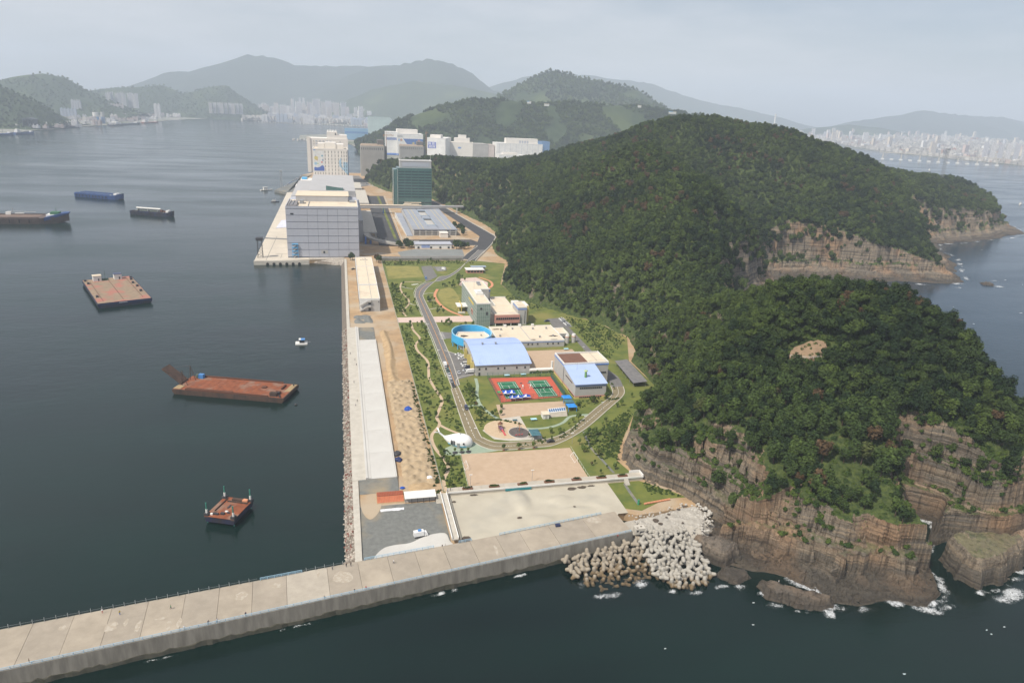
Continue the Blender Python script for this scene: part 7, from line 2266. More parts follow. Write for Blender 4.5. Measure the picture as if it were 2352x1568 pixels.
for k_ in range(8):
    obj('sign_letter', MB().box(8 + 1.7 * k_, 9.1 + 1.7 * k_, -.12, 0, 64.6, 66.0), WALL_G, t)
obj('painted_stripe', MB().add([(52, -.06, 44), (52.6, -.06, 34), (55, -.06, 32), (69.4, -.06, 16), (69.4, -.06, 42), (60.5, -.06, 43), (60.5, -.06, 30), (57, -.06, 34), (56, -.06, 52)], [tuple(range(9))]), mat('wall_sky_blue', (0.36, 0.54, 0.68), None, .1, .85), t)
obj('corner_slot', MB().box(69.5, 71.5, 0.5, 6, 4, 66), mat('slate_blue', (0.10, 0.14, 0.21), None, .3, .7), t)
obj('base_sign', MB().box(50, 69.4, -.5, 0, 0.2, 2.6), BLUE_TRIM, t)
t = thing('cold_store', 'white cold store behind the mural building with rooftop cooling towers', 'warehouse', (-74, 1760, G))
block(t, 'wall', 0, 92, 0, 60, 0, 78, PORT_W)
block(t, 'stair_tower', -2, 6, -2, 6, 0, 80, PORT_W)
block(t, 'roof_house', 44, 68, 4, 50, 78, 93, PORT_W)
block(t, 'roof_house', 68, 90, 4, 50, 78, 86, PORT_W)
for k_ in range(4):
    obj('cooling_tower', MB().cyl(47 + 6 * k_, 20, 93, 97, 2.2, 2.2, 10), WALL_W, t)
for r in range(4):
    for c in range(5):
        window(t, 20 + 8 * c, 0, 70 - 6.0 * r, 4.4, 2.8, m=PANEL)
window(t, 64, 4, 86, 3, 4)
for r in range(4):
    window(t, 14.0, 0, 69 - 6.0 * r, .8, 4.2)
    window(t, 74.0, 0, 69 - 6.0 * r, .8, 4.2)
obj('banner', MB().box(-2.3, -2.0, -2, 4, 30, 58), mat('banner_green', (0.16, 0.32, 0.27), None, .4, .8), t)

def silo_block(label, x, y, w, d, h):
    t = thing('silo_block', label, 'silo', (x, y, G))
    block(t, 'core', 0.3, w - 0.3, 0.3, d, 0, h, PORT_G)
    nc, nr = 7, 8
    for c in range(nc):
        for r in range(nr):
            obj('panel', MB().box(w * c / nc + .12, w * (c + 1) / nc - .12, 0, 0.3, h * r / nr + .1, h * (r + 1) / nr - .1), PORT_G, t)
    obj('roof', MB().hull([[(.5, .5, h), (w - .5, .5, h), (w - .5, d - .5, h), (.5, d - .5, h)], [(3, 3, h + 3), (w - 3, 3, h + 3), (w - 3, d - 3, h + 3), (3, d - 3, h + 3)]]), mat('rusty_roof', (0.34, 0.27, 0.20), (0.27, 0.20, 0.15), .1, .9), t)
    block(t, 'roof_house', w * .72, w * .98, 4, d * .8, h + 1, h + 13, mat('brown_house', (0.17, 0.15, 0.135), None, .2, .9))
    for k_ in range(11):
        window(t, w * (.05 + .087 * k_), -.02, h - 9, 1.4, 5)
    block(t, 'side_shaft', w + .1, w + 6, 4, 12, 0, h, mat('dark_shaft', (0.14, 0.13, 0.125), None, .3, .9))
silo_block('raw grey concrete silo block nearest the green hill', 45, 1692, 54, 46, 68)
silo_block('raw grey concrete silo block behind the glass tower', 175, 2200, 72, 50, 43)
def tower_crane(label, x, y, h, jib):
    t = thing('tower_crane', label, 'crane', (x, y, G))
    m = mat('crane_orange', (0.42, 0.20, 0.06), None, .5, .7)
    mb = MB()
    for (a, b) in ((-1, -1), (1, -1), (1, 1), (-1, 1)):
        mb.bar((a, b, 0), (a, b, h), .28, 4)
    for k_ in range(int(h / 3)):
        mb.bar((-1, -1, 3 * k_), (1, -1, 3 * k_ + 3), .16, 4).bar((1, 1, 3 * k_), (-1, 1, 3 * k_ + 3), .16, 4).bar((-1, 1, 3 * k_), (-1, -1, 3 * k_ + 3), .16, 4)
    obj('mast', mb, m, t)
    j = MB().bar((-jib * .35, 0, h), (jib, 0, h), .8, 4).bar((0, 0, h + 7), (jib * .8, 0, h + .8), .2, 4).bar((0, 0, h + 7), (-jib * .3, 0, h + .8), .2, 4).bar((0, 0, h), (0, 0, h + 7), .5, 4)
    obj('jib', j, m, t)
    obj('counterweight', MB().box(-jib * .38, -jib * .25, -1.4, 1.4, h - 3, h), m, t)
tower_crane('orange tower crane with flat jib beside the first grey silo block', 105, 1715, 92, 18)
tower_crane('orange tower crane mast between silo block and white warehouses', 256, 2215, 82, 6)
# white warehouse row
def store(label, x, y, w, d, h, rz=0.0, m=None, roofs=(), base=True):
    t = thing('white_warehouse', label, 'warehouse', (x, y, G), rz)
    block(t, 'wall', 0, w, 0, d, 0, h, m or PORT_W)
    obj('parapet', parapet(MB(), -.3, w + .3, -.3, d + .3, h, 1.0, 1.6), m or PORT_W, t)
    for (x0, x1, y0, y1, hh) in roofs:
        block(t, 'roof_house', x0, x1, y0, y1, h + .1, h + hh, PORT_W)
    return t
PW2 = mat('port_white_bright', (0.80, 0.79, 0.76), None, .06, .8)
t = store('white warehouse left of the blue painted one', 149, 2440, 40, 70, 72, 0, PW2)
obj('painted_band', MB().box(0, 40, -.2, 0, 48, 56), mat('band_blue', (0.22, 0.28, 0.48), None, .2, .8), t)
obj('base_band', MB().box(0, 40, -.4, 0, 0, 6), BLUE_TRIM, t)
t = store('white warehouse with blue wave painting and tall rooftop block', 184, 2425, 86, 90, 68, 0, PW2, ((2, 70, 20, 70, 15),))
wv = [(20, 54), (86, 54), (86, 40), (74, 36), (60, 30), (44, 26), (32, 38)]
obj('painted_wave', MB().add([(x_, -.2, z_) for x_, z_ in wv], [tuple(range(len(wv)))]), mat('band_deep_blue', (0.07, 0.16, 0.42), None, .2, .8), t)
for k_, (x_, z_, c) in enumerate(((14, 50, (0.6, 0.32, 0.2)), (7, 50, (0.4, 0.5, 0.65)), (54, 40, (0.5, 0.42, 0.18)), (72, 48, (0.5, 0.22, 0.18)))):
    obj('painted_spot', MB().add([(x_ + 4 * math.cos(a * .524), -.3, z_ + 4 * math.sin(a * .524)) for a in range(12)], [tuple(range(12))]), mat('spot_%d' % k_, c, None, .3, .8), t)
for k_ in range(5):
    obj('sign_letter', MB().box(2 + 3.4 * k_, 3.8 + 3.4 * k_, -.3, 0, 58, 65), STEEL, t)
obj('base_band', MB().box(0, 60, -.4, 0, 0, 6), BLUE_TRIM, t)
t = store('white warehouse with square blue sign high on its face', 283, 2420, 62, 110, 59, -.32, PW2, ((4, 40, 30, 70, 10),))
sg = obj('sign_panel', MB().box(3, 30, -.5, 0, 27, 47), mat('sign_blue', (0.16, 0.20, 0.55), None, .3, .7), t)
for (gx, gz) in ((5.5, 37.8), (17.5, 37.8), (8, 28.6), (19, 28.6)):
    obj('sign_letter', MB().box(gx, gx + 1.4, -.8, -.5, gz, gz + 7.6).box(gx + 5.6, gx + 7, -.8, -.5, gz, gz + 7.6).box(gx + 1.4, gx + 5.6, -.8, -.5, gz + 5.6, gz + 7).box(gx + 1.4, gx + 5.6, -.8, -.5, gz + 1.6, gz + 3), WHITE_PAINT, sg)
t = store('broad cream warehouse with round emblem and stepped roof', 352, 2480, 96, 60, 44, -.18, None, ((30, 84, 10, 50, 16), (44, 72, 14, 40, 26)))
obj('painted_emblem', MB().add([(50 + 6 * math.cos(a * .524), -.25, 28 + 3.4 * math.sin(a * .524)) for a in range(12)], [tuple(range(12))]), MATS['emblem_blue'], t)
t = store('grey-sided cream warehouse right of the round emblem', 446, 2462, 56, 70, 42, .12, mat('port_grey_wall', (0.48, 0.46, 0.43), None, .06, .85))
t = store('narrow pale pink warehouse end', 500, 2470, 24, 60, 40, .05, mat('port_pink_wall', (0.62, 0.54, 0.50), None, .06, .85))
t = store('long white panelled warehouse at the far end of the row', 527, 2450, 166, 70, 48, 0, PW2, ((36, 150, 10, 40, 18),))
for k_ in range(8):
    obj('panel_joint', MB().box(20 * k_ + 10, 20 * k_ + 10.8, -.2, 0, 0, 48), PANEL, t)
for k_ in range(4):
    window(t, 86 + 9 * k_, 10, 50, 6.5, 9, m=PANEL)
t = store('blue-sided tower building ending the warehouse row', 690, 2455, 30, 50, 57, 0, mat('side_blue', (0.14, 0.26, 0.46), None, .1, .8))
t = store('low white building with window rows before the far warehouse', 521, 2380, 86, 40, 14, 0, PW2, ((16, 66, 10, 30, 8),))
for r in range(2):
    for k_ in range(12):
        window(t, 4 + 6.8 * k_, 0, 3 + 5 * r, 3.4, 2.4, m=PANEL)
# blue shed, pier with ships
t = store('long pale blue shed on the far quay', 22, 3380, 104, 60, 46, .0, mat('shed_blue', (0.22, 0.40, 0.58), (0.20, 0.37, 0.54), .03, .8))
obj('painted_band', MB().box(0, 104, -.3, 0, 28, 36), mat('shed_deep_blue', (0.12, 0.26, 0.52), None, .2, .8), t)
t = store('pale green tall hall behind the blue shed', 150, 4000, 120, 60, 90, 0, mat('hall_green', (0.42, 0.52, 0.50), None, .03, .8))
# pier light tower, small port buildings, cars on the mole
def lattice(label, x, y, w, h, m, name='lattice_tower', top=2.0):
    t = thing(name, label, 'tower', (x, y, G))
    mb = MB()
    c4 = ((-1, -1), (1, -1), (1, 1), (-1, 1))
    for (a, b) in c4:
        mb.bar((a * w, b * w, 0), (a * w * .8, b * w * .8, h), .22, 4)
    for k_ in range(int(h / 3.2)):
        for i in range(4):
            a, b = c4[i], c4[(i + 1) % 4]
            mb.bar((a[0] * w, a[1] * w, 3.2 * k_), (b[0] * w, b[1] * w, 3.2 * k_ + 3.2), .13, 4)
            mb.bar((a[0] * w, a[1] * w, 3.2 * k_), (b[0] * w, b[1] * w, 3.2 * k_), .13, 4)
    obj('frame', mb, m, t)
    obj('platform', MB().box(-w * 1.3, w * 1.3, -w * 1.3, w * 1.3, h, h + top), m, t)
    return t
lt = lattice('dark lattice loading tower on the quay beside the grey warehouse', -86.5, 774, 2.6, 18.5, DARK, top=3.0)
obj('gangway', MB().bar((2, 10, 19), (28, 14, 17), .5, 4).bar((2, 12, 19), (28, 16, 17), .5, 4), STEEL, lt)
lattice('thin grey light tower on the small mole', -112, 1424, 1.8, 30, STEEL, 'light_tower', 3.0)
struct('mole', MB().prism([(-122, 1384), (-97, 1350), (-88, 1360), (-86, 1680), (-64, 1700), (-98, 1500), (-112, 1440)], -3, G + .08), GRAVEL)
t = thing('port_shed', 'white shed with blue front on the mole behind the warehouse', 'shed', (-84, 1395, G))
block(t, 'wall', 0, 20, 0, 40, 0, 6, PORT_W)
block(t, 'roof', -1, 21, -1, 41, 6, 7, PORT_W)
block(t, 'front', 3, 17, -.6, 0, 2, 6, BLUE_SKY)
window(t, 10, -.6, 0, 10, 2)
t = thing('port_shed', 'white two-storey shed with blue roof unit farther along the mole', 'shed', (-80, 1480, G))
block(t, 'wall', 0, 24, 0, 50, 0, 9, PORT_W)
block(t, 'roof_house', 2, 12, 20, 40, 9, 12, BLUE_SKY)
for k_ in range(6):
    window(t, 3 + 3.6 * k_, 0, 3, 2, 3, m=PANEL)
t = thing('port_shed', 'low cream office at the foot of the mole', 'shed', (-84, 1356, G))
block(t, 'wall', 0, 26, 0, 14, 0, 5, CREAM)
block(t, 'roof', -.5, 26.5, -.5, 14.5, 5, 5.6, CREAM)
window(t, 4, 0, 1, 3, 2, m=TERRA)
window(t, 15, 0, 1, 8, 2)
q = random.Random(77)
for k_ in range(26):
    u = k_ / 26
    car('tiny parked car in the line along the mole edge', -107 + 20 * u + q.uniform(-1, 1), 1446 + 225 * u, .9, q.choice(('white', 'silver', 'white', 'blue', 'grey')), group='cars lined along the mole', detail=False)
for k_ in range(16):
    car('tiny parked car in the yard below the silo block', 24 + q.uniform(0, 40), 1480 + q.uniform(0, 160), q.uniform(0, 3), q.choice(('white', 'silver', 'black', 'grey', 'navy')), 'van', group='cars below the silo block', detail=False)
struct('yard', MB().prism([(12, 1420), (60, 1500), (46, 1620), (40, 1690), (14, 1690)], G, G + .2), ASPH)

# ------------------------------------------------------------------ barges and boats
def barge_hull(L_, B_, D_, rake=3.0):
    """flat barge with raked ends, origin at one lower corner of the deck outline"""
    s = []
    for (x, zb) in ((0, D_ * .45), (rake, -1.2), (L_ - rake, -1.2), (L_, D_ * .45)):
        s.append([(x, .15, zb), (x, B_ - .15, zb), (x, B_, D_), (x, 0, D_)])
    return MB().hull(s)
HULL_R = mat('rusty_hull', (0.095, 0.055, 0.038), (0.05, 0.036, 0.03), .3, .85, stretch=(1, 1, .4))
HULL_B = mat('navy_hull', (0.02, 0.03, 0.075), (0.03, 0.025, 0.03), .25, .7, stretch=(1, 1, .4))
DECK_O = mat('orange_rust_deck', (0.26, 0.082, 0.034), (0.17, 0.055, 0.027), .4, .9, c3=(0.23, 0.14, 0.10), s3=.16, f3=.57)
DECK_P = mat('worn_pink_deck', (0.29, 0.215, 0.145), (0.22, 0.165, 0.115), .25, .9, c3=(0.35, 0.145, 0.11), s3=.09, f3=.56)
# rusty barge with bow ramp
t = thing('barge', 'long rust-orange barge with raised bow ramp moored in the harbour', 'barge', (-99.7, 408.5, 0), -0.342)
obj('hull', barge_hull(67.2, 22, 3.0, 2.0), HULL_R, t)
obj('deck', MB().box(.6, 66.6, .6, 21.4, 3.0, 3.06), DECK_O, t)
for k_ in range(13):
    o = obj('deck_plate', MB().box(9.2 + 4 * k_, 12.9 + 4 * k_, 2.6, 19.4, 3.06, 3.12), DECK_O, t)
for (y0, y1) in ((.1, .7), (21.3, 21.9)):
    obj('coaming', MB().box(8, 58, y0, y1, 3.0, 4.0), mat('dark_rust', (0.12, 0.05, 0.03), None, .5, .9), t)
obj('pipe_stack', MB().bar((8, 2.2, 3.5), (36, 2.2, 3.5), .45, 8), MATS['dark_rust'], t)
obj('ramp', MB().hull([[(1.5, 7, 3.2), (1.5, 15, 3.2), (1.5, 15, 3.9), (1.5, 7, 3.9)], [(-9.5, 7, 11.5), (-9.5, 15, 11.5), (-9.5, 15, 12.2), (-9.5, 7, 12.2)]]), HULL_R, t)
for y in (6.6, 15.4):
    obj('gantry', MB().bar((2.5, y, 3), (3.2, y, 12), .22, 5).bar((6, y, 3), (3.2, y, 12), .18, 5).bar((3.2, y, 12), (-7.5, y + (0.4 if y < 10 else -.4), 10.5), .06, 4), HULL_R, t)
obj('end_deck', MB().box(.4, 4.6, 1, 6, 3.05, 3.3).box(63.5, 66.8, 10, 21, 3.05, 3.25), mat('deck_ochre', (0.34, 0.25, 0.14), None, .4, .9), t)
obj('container', MB().box(6, 9, 18.2, 20.6, 3.1, 5.6), PAINTS['blue'], t)
obj('cabin', MB().box(4.2, 5.8, 18.6, 20.4, 3.1, 5.2), mat('green_grey', (0.10, 0.13, 0.10), None, .5, .8), t)
obj('winch_house', MB().box(58.4, 62.6, 1.4, 3.4, 3.1, 5.4), HULL_R, t)
obj('bollard', MB().cyl(64.5, 1.6, 3, 4.4, .5, .5, 8).cyl(65.4, 19, 3, 4.2, .4, .4, 8).cyl(62, 5, 3, 4.6, .8, .8, 8), DARK, t)
obj('anchor_gear', MB().box(60.5, 61.3, 12, 18, 3.1, 4.2).box(60, 63, 6, 7, 3.1, 4.6).cyl(50, 13, 3.1, 3.8, 1.6, 1.6, 10), MATS['dark_rust'], t)
tag(obj('buoy', MB().hull([[(r * math.cos(a * .785), r * math.sin(a * .785), z) for a in range(8)] for r, z in ((.3, -.4), (.8, 0), (.75, .5), (.3, .9))]), DARK, None, (-29.5, 383, 0)), 'black round buoy floating off the rust barge', 'buoy')
# wide square barge
t = thing('barge', 'wide square barge with worn pink deck and two white cabins', 'barge', (-192.5, 596.5, 0), 0.415)
obj('hull', barge_hull(39.7, 90, 4.0, 2.5), HULL_B, t)
obj('deck', MB().box(.5, 39.2, .8, 89, 4.0, 4.06), DECK_P, t)
obj('rubbing_band', MB().box(.4, 39.3, -.1, .1, 2.3, 3.9), PAINTS['navy'], t)
for k_ in range(3):
    obj('deck_line', MB().box(5 + 14.5 * k_, 5.4 + 14.5 * k_, 6, 80, 4.06, 4.12), MATS['dark_rust'], t)
for k_, (x, y, w_) in enumerate(((8, 80, 6.4), (24.5, 80, 6.0))):
    c = obj('cabin', MB().box(x, x + w_, y, y + 6, 4.06, 8.6), WALL_W, t)
    obj('roof', MB().box(x - .3, x + w_ + .3, y - .3, y + 6.3, 8.6, 9.0), CREAM if k_ == 0 else PAINTS['navy'], c)
    obj('door', MB().box(x + 3.6, x + 4.6, y - .08, y, 4.2, 6.4), DARK, c)
obj('mast', MB().bar((17.5, 82, 4), (17.5, 82, 14), .16, 5).box(14, 20, 81, 83, 4.1, 5.4), mat('deck_green', (0.05, 0.09, 0.06), None, .5, .8), t)
for k_, (x, y) in enumerate(((2, 84), (3, 72), (3, 22), (36, 60), (37, 46), (36.5, 28), (37, 74), (38, 82))):
    obj('winch', MB().box(x - .9, x + .9, y - 1.2, y + 1.2, 4.06, 5.6).cyl(x, y + 2, 4.06, 5.3, .5, .5, 8), DARK, t)
for k_ in range(8):
    obj('sign_letter', MB().box(15.5 + .75 * k_, 16.0 + .75 * k_, -.14, -.1, 3.0, 3.6), WHITE_PAINT, t)
# spud platform
t = thing('work_platform', 'small rust-orange work platform with four pale upright spuds', 'platform', (-58.3, 266.4, 0), -0.39)
obj('hull', MB().box(0, 12.4, 0, 15, 1.0, 3.4), HULL_B, t)
obj('deck', MB().box(-.2, 12.6, -.2, 15.2, 3.4, 3.6), DECK_O, t)
obj('coaming', MB().box(1.8, 2.1, 4, 14, 3.6, 4.1).box(3, 12, 11.6, 12.0, 3.6, 4.2).box(4.5, 9, 12.6, 14, 3.6, 4.5), HULL_R, t)
for k_, (x, y) in enumerate(((0.4, 0.8), (12.0, 0.8), (0.4, 14.2), (12.0, 14.2))):
    sp_ = obj('spud', MB().cyl(x, y, -3, 9.2, .28, .28, 8), mat('spud_green', (0.05, 0.22, 0.17), None, .8, .7), t)
    obj('collar', MB().cyl(x, y, 3.4, 6.2, .42, .42, 8), WALL_W, sp_)
    obj('jack_house', MB().box(x - .9, x + .9, y - .9, y + .9, 2.6, 4.6), DARK, t)
obj('tarp', MB().box(9.2, 11.4, 12.4, 14, 3.6, 4.6), TERRA, t)
obj('gear', MB().box(5.5, 6.2, 7, 9.4, 3.6, 3.9).box(2.6, 4.8, 1.4, 2.2, 3.6, 4.3).box(5.5, 7, 2, 3, 3.6, 4.4).box(7.5, 8.6, 3.4, 4, 3.6, 4.1), DARK, t)
obj('sack', MB().box(1.6, 2.6, 1.0, 1.8, 3.6, 4.2).box(6.2, 7.4, 4.2, 4.9, 3.6, 4.0), WALL_W, t)
# far blue barges and the brown one
def long_barge(label, x, y, rz, L_, B_, D_, hull_m, deck_m, extra=None):
    t = thing('barge', label, 'barge', (x, y, 0), rz)
    s = []
    for (u, w0, w1, zt) in ((0, .15, .85, 0), (.03, .02, .98, 0), (.80, 0, 1, 0), (.90, .08, .92, D_ * .12), (.97, .28, .72, D_ * .5), (1.0, .44, .56, D_ * .62)):
        zb = -1.2 if u < .93 else D_ * .25
        s.append([(u * L_, (w0 + .05) * B_, zb), (u * L_, (w1 - .05) * B_, zb), (u * L_, w1 * B_, D_ + zt), (u * L_, w0 * B_, D_ + zt)])
    obj('hull', MB().hull(s), hull_m, t)
    obj('hold', MB().box(.06 * L_, .78 * L_, .12 * B_, .88 * B_, D_, D_ + .25), deck_m, t)
    for y0 in (.06, .90):
        obj('coaming', MB().box(.05 * L_, .8 * L_, y0 * B_, (y0 + .04) * B_, D_, D_ + 1.4), hull_m, t)
    for k_ in range(10):
        obj('fender', MB().box(.08 * L_ + .072 * L_ * k_, .08 * L_ + .072 * L_ * k_ + 1.4, -.35, 0, D_ * .2, D_ * .8), TYRE, t)
    obj('bow_house', MB().box(.84 * L_, .90 * L_, .3 * B_, .7 * B_, D_ + .2, D_ + 3.2), WALL_W, t)
    return t
t = long_barge('long blue cargo barge farthest out in the harbour', -428, 1288, -.50, 90, 22, 6.0, BARGE_BLUE, mat('hold_pale', (0.36, 0.38, 0.30), (0.26, 0.28, 0.24), .1, .9))
obj('mast', MB().bar((78, 11, 6), (78, 11, 14), .25, 5), STEEL, t)
obj('hatch_beam', MB().box(6, 70, 10, 11, 6.2, 7.6), BARGE_BLUE, t)
t = long_barge('blue barge carrying a long white pipe on trestles', -297, 1098, -.40, 66, 16, 5.0, HULL_B, mat('hold_green', (0.16, 0.20, 0.13), (0.22, 0.23, 0.17), .1, .9))
obj('pipe', MB().bar((8, 8, 9.2), (46, 8, 9.2), 1.1, 10), WALL_W, t)
obj('trestle', MB().box(10, 11, 6, 10, 5, 8.2).box(26, 27, 6, 10, 5, 8.2).box(42, 43, 6, 10, 5, 8.2), STEEL, t)
obj('winch', MB().box(46, 49, 6, 10, 5.2, 8.2).box(50, 54, 7, 10, 5.2, 7), MATS['dark_rust'], t)
t = long_barge('long brown barge with high blue bow at the edge of view', -500, 1002, .045, 152, 34, 7.5, mat('brown_hull', (0.12, 0.085, 0.07), (0.085, 0.062, 0.055), .2, .85), mat('brown_deck', (0.20, 0.14, 0.11), (0.16, 0.115, 0.095), .1, .9))
obj('bow_plate', MB().hull([[(128, -.1, 4), (128, 34.1, 4), (128, 34.1, 8.2), (128, -.1, 8.2)], [(146, 7, 9.5), (146, 27, 9.5), (146, 27, 12.4), (146, 7, 12.4)], [(153, 12, 11.6), (153, 22, 11.6), (153, 22, 13), (153, 12, 13)]]), BARGE_BLUE, t)
obj('bow_gear', MB().box(132, 142, 12, 22, 8, 13.5).bar((138, 17, 13), (138, 17, 19), .3, 5), mat('gear_green', (0.05, 0.16, 0.08), None, .3, .8), t)
obj('deck_house', MB().box(76, 82, 30, 34, 7.8, 11).box(86, 96, 31, 34, 7.8, 9.6), WALL_W, t)
obj('boom', MB().bar((78, 32, 12), (110, 32, 11), .4, 5).bar((84, 32, 8), (84, 32, 17), .35, 5), STEEL, t)
# small boats
def small_boat(label, x, y, rz, L_, B_, hull_m, cab_m, cab=True):
    t = thing('boat', label, 'boat', (x, y, 0), rz)
    s = []
    for (u, w, zt) in ((0, .42, 0), (.5, .5, 0), (.85, .34, .25), (1.0, .04, .5)):
        s.append([(u * L_, -w * B_ * .6, -.4), (u * L_, w * B_ * .6, -.4), (u * L_, w * B_, 1.1 + zt), (u * L_, -w * B_, 1.1 + zt)])
    obj('hull', MB().hull(s), hull_m, t)
    obj('deck', MB().box(.06 * L_, .8 * L_, -.36 * B_, .36 * B_, 1.1, 1.16), CREAM, t)
    if cab:
        c = obj('wheelhouse', MB().box(.25 * L_, .55 * L_, -.28 * B_, .28 * B_, 1.16, 1.16 + B_ * .8), WALL_W, t)
        obj('roof', MB().box(.22 * L_, .6 * L_, -.33 * B_, .33 * B_, 1.16 + B_ * .8, 1.3 + B_ * .8), cab_m, c)
        obj('window', MB().box(.549 * L_, .556 * L_, -.24 * B_, .24 * B_, 1.3 + B_ * .35, 1.1 + B_ * .7), GLASS_D, c)
    obj('mast', MB().bar((.2 * L_, 0, 1.1), (.2 * L_, 0, 1.1 + B_ * 1.4), .07, 4), STEEL, t)
    return t
t = thing('raft', 'small white work raft with blue-roofed cabin near the sea wall', 'raft', (-35.6, 489.5, 0), 0.02)
obj('deck', MB().box(0, 8.2, 0, 6.0, -.2, .9), WALL_W, t)
obj('float', MB().bar((.3, .6, 0), (7.9, .6, 0), .6, 8).bar((.3, 5.4, 0), (7.9, 5.4, 0), .6, 8), WALL_G, t)
c = obj('cabin', MB().box(2.8, 6.2, 1.4, 4.6, .9, 3.2), GLASS_D, t)
obj('roof', MB().box(2.4, 6.6, 1.0, 5.0, 3.2, 3.5), PAINTS['blue'], c)
obj('awning', MB().box(2.4, 3.8, 1.0, 5.0, 3.5, 3.6), WALL_W, c)
obj('boom', MB().bar((7.4, 3, .9), (10.4, 3, 1.3), .15, 5), STEEL, t)
small_boat('white launch moored at the mole beside the light tower', -149, 1408, .55, 24, 6.5, WALL_W, WALL_W)
small_boat('dark launch off the quay behind the grey warehouse', -117, 1249, .25, 14, 4, PAINTS['navy'], STEEL)
small_boat('white boat speeding across the open bay', 2362, 2476, .9, 22, 7, WALL_W, WALL_W)
small_boat('white boat trailing a wake at the right edge of the sea', 1588, 1370, .5, 16, 5, WALL_W, WALL_W)
surf([(2330, 2484, 34, 7, 3.0)], 'wake behind the white boat in the bay', 3.0)
surf([(1560, 1378, 30, 6, 3.0)], 'wake behind the white boat at the right edge', 3.0)
rs = np.random.RandomState(31)
wc = [(rs.uniform(300, 1500), rs.uniform(150, 900), rs.uniform(2, 5), rs.uniform(.8, 1.8), rs.uniform(-.3, .3)) for _ in range(420)]
wc = [w for w in wc if not inpoly(w[0], w[1], [(p[0], p[1]) for p in OUTLINE]) and w[0] > 360]
wmb = MB()
for (x, y, rx_, ry_, a) in wc[:80]:
    pts = []
    for i in range(7):
        th = 2 * math.pi * i / 7
        r_ = rs.uniform(.5, 1.1)
        u, v = rx_ * .5 * r_ * math.cos(th), ry_ * .5 * r_ * math.sin(th)
        pts.append((x + u * math.cos(a) - v * math.sin(a), y + u * math.sin(a) + v * math.cos(a), .15))
    wmb.add(pts, [tuple(range(7))])
for k_ in range(18):
    x, y = rs.uniform(60, 290), rs.uniform(120, 190)
    if y < bw_near(x) - 8 and not inpoly(x, y + 12, [(p[0], p[1]) for p in OUTLINE]):
        wmb.add([(x + rs.uniform(.2, .8) * math.cos(i * 1.05), y + rs.uniform(.1, .35) * math.sin(i * 1.05), .12) for i in range(6)], [tuple(range(6))])
tag(obj('whitecaps', wmb, mat('whitecap', (0.7, 0.73, 0.76), None, 1, .8)), 'scattered white wave crests on the open sea', 'foam', kind='stuff')
# ------------------------------------------------------------------ far shores, hills and towns
FAR_GREEN = mat('far_forest', (0.020, 0.036, 0.014), (0.040, 0.062, 0.022), 0.03, 0.95, 0.4, c3=(0.062, 0.085, 0.028), s3=0.004, f3=0.58)
FAR_MOUNT = mat('far_mountain', (0.022, 0.036, 0.02), (0.034, 0.05, 0.026), 0.006, 0.95)
TOWN = mat('town_ground', (0.34, 0.32, 0.29), (0.12, 0.14, 0.10), 0.012, 0.95, c3=(0.08, 0.11, 0.05), s3=0.003, f3=0.60)
LAND = [(-8000, 2900), (-1190, 2967), (-1211, 3359), (-1196, 3806), (-1087, 4440), (-1105, 4872), (-1070, 5252), (-936, 6167), (-734, 6545), (-607, 6144), (-185, 5529), (158, 5541), (260, 5100), (160, 4350),
        (-190, 3690), (-175, 3275), (10, 3290), (60, 2900), (145, 2600), (140, 2330), (165, 2180), (330, 2170), (700, 2080), (1000, 1850), (1250, 1600), (1400, 1900), (1700, 2600), (2300, 3600), (3200, 5200), (4316, 6012), (3713, 4693), (3532, 4037), (3494, 3634),
        (3461, 3292), (3441, 3001), (3600, 2200), (9000, 1800), (13000, 5000), (13000, 15000), (-8000, 15000)]
struct('far_shore', MB().prism(LAND, -2.0, 2.5), TOWN)
struct('far_shore', MB().prism([(300, 1690), (1000, 1400), (1230, 1290), (1260, 1650), (1000, 1860), (700, 2085)], -2, 2.4), FAR_GREEN)

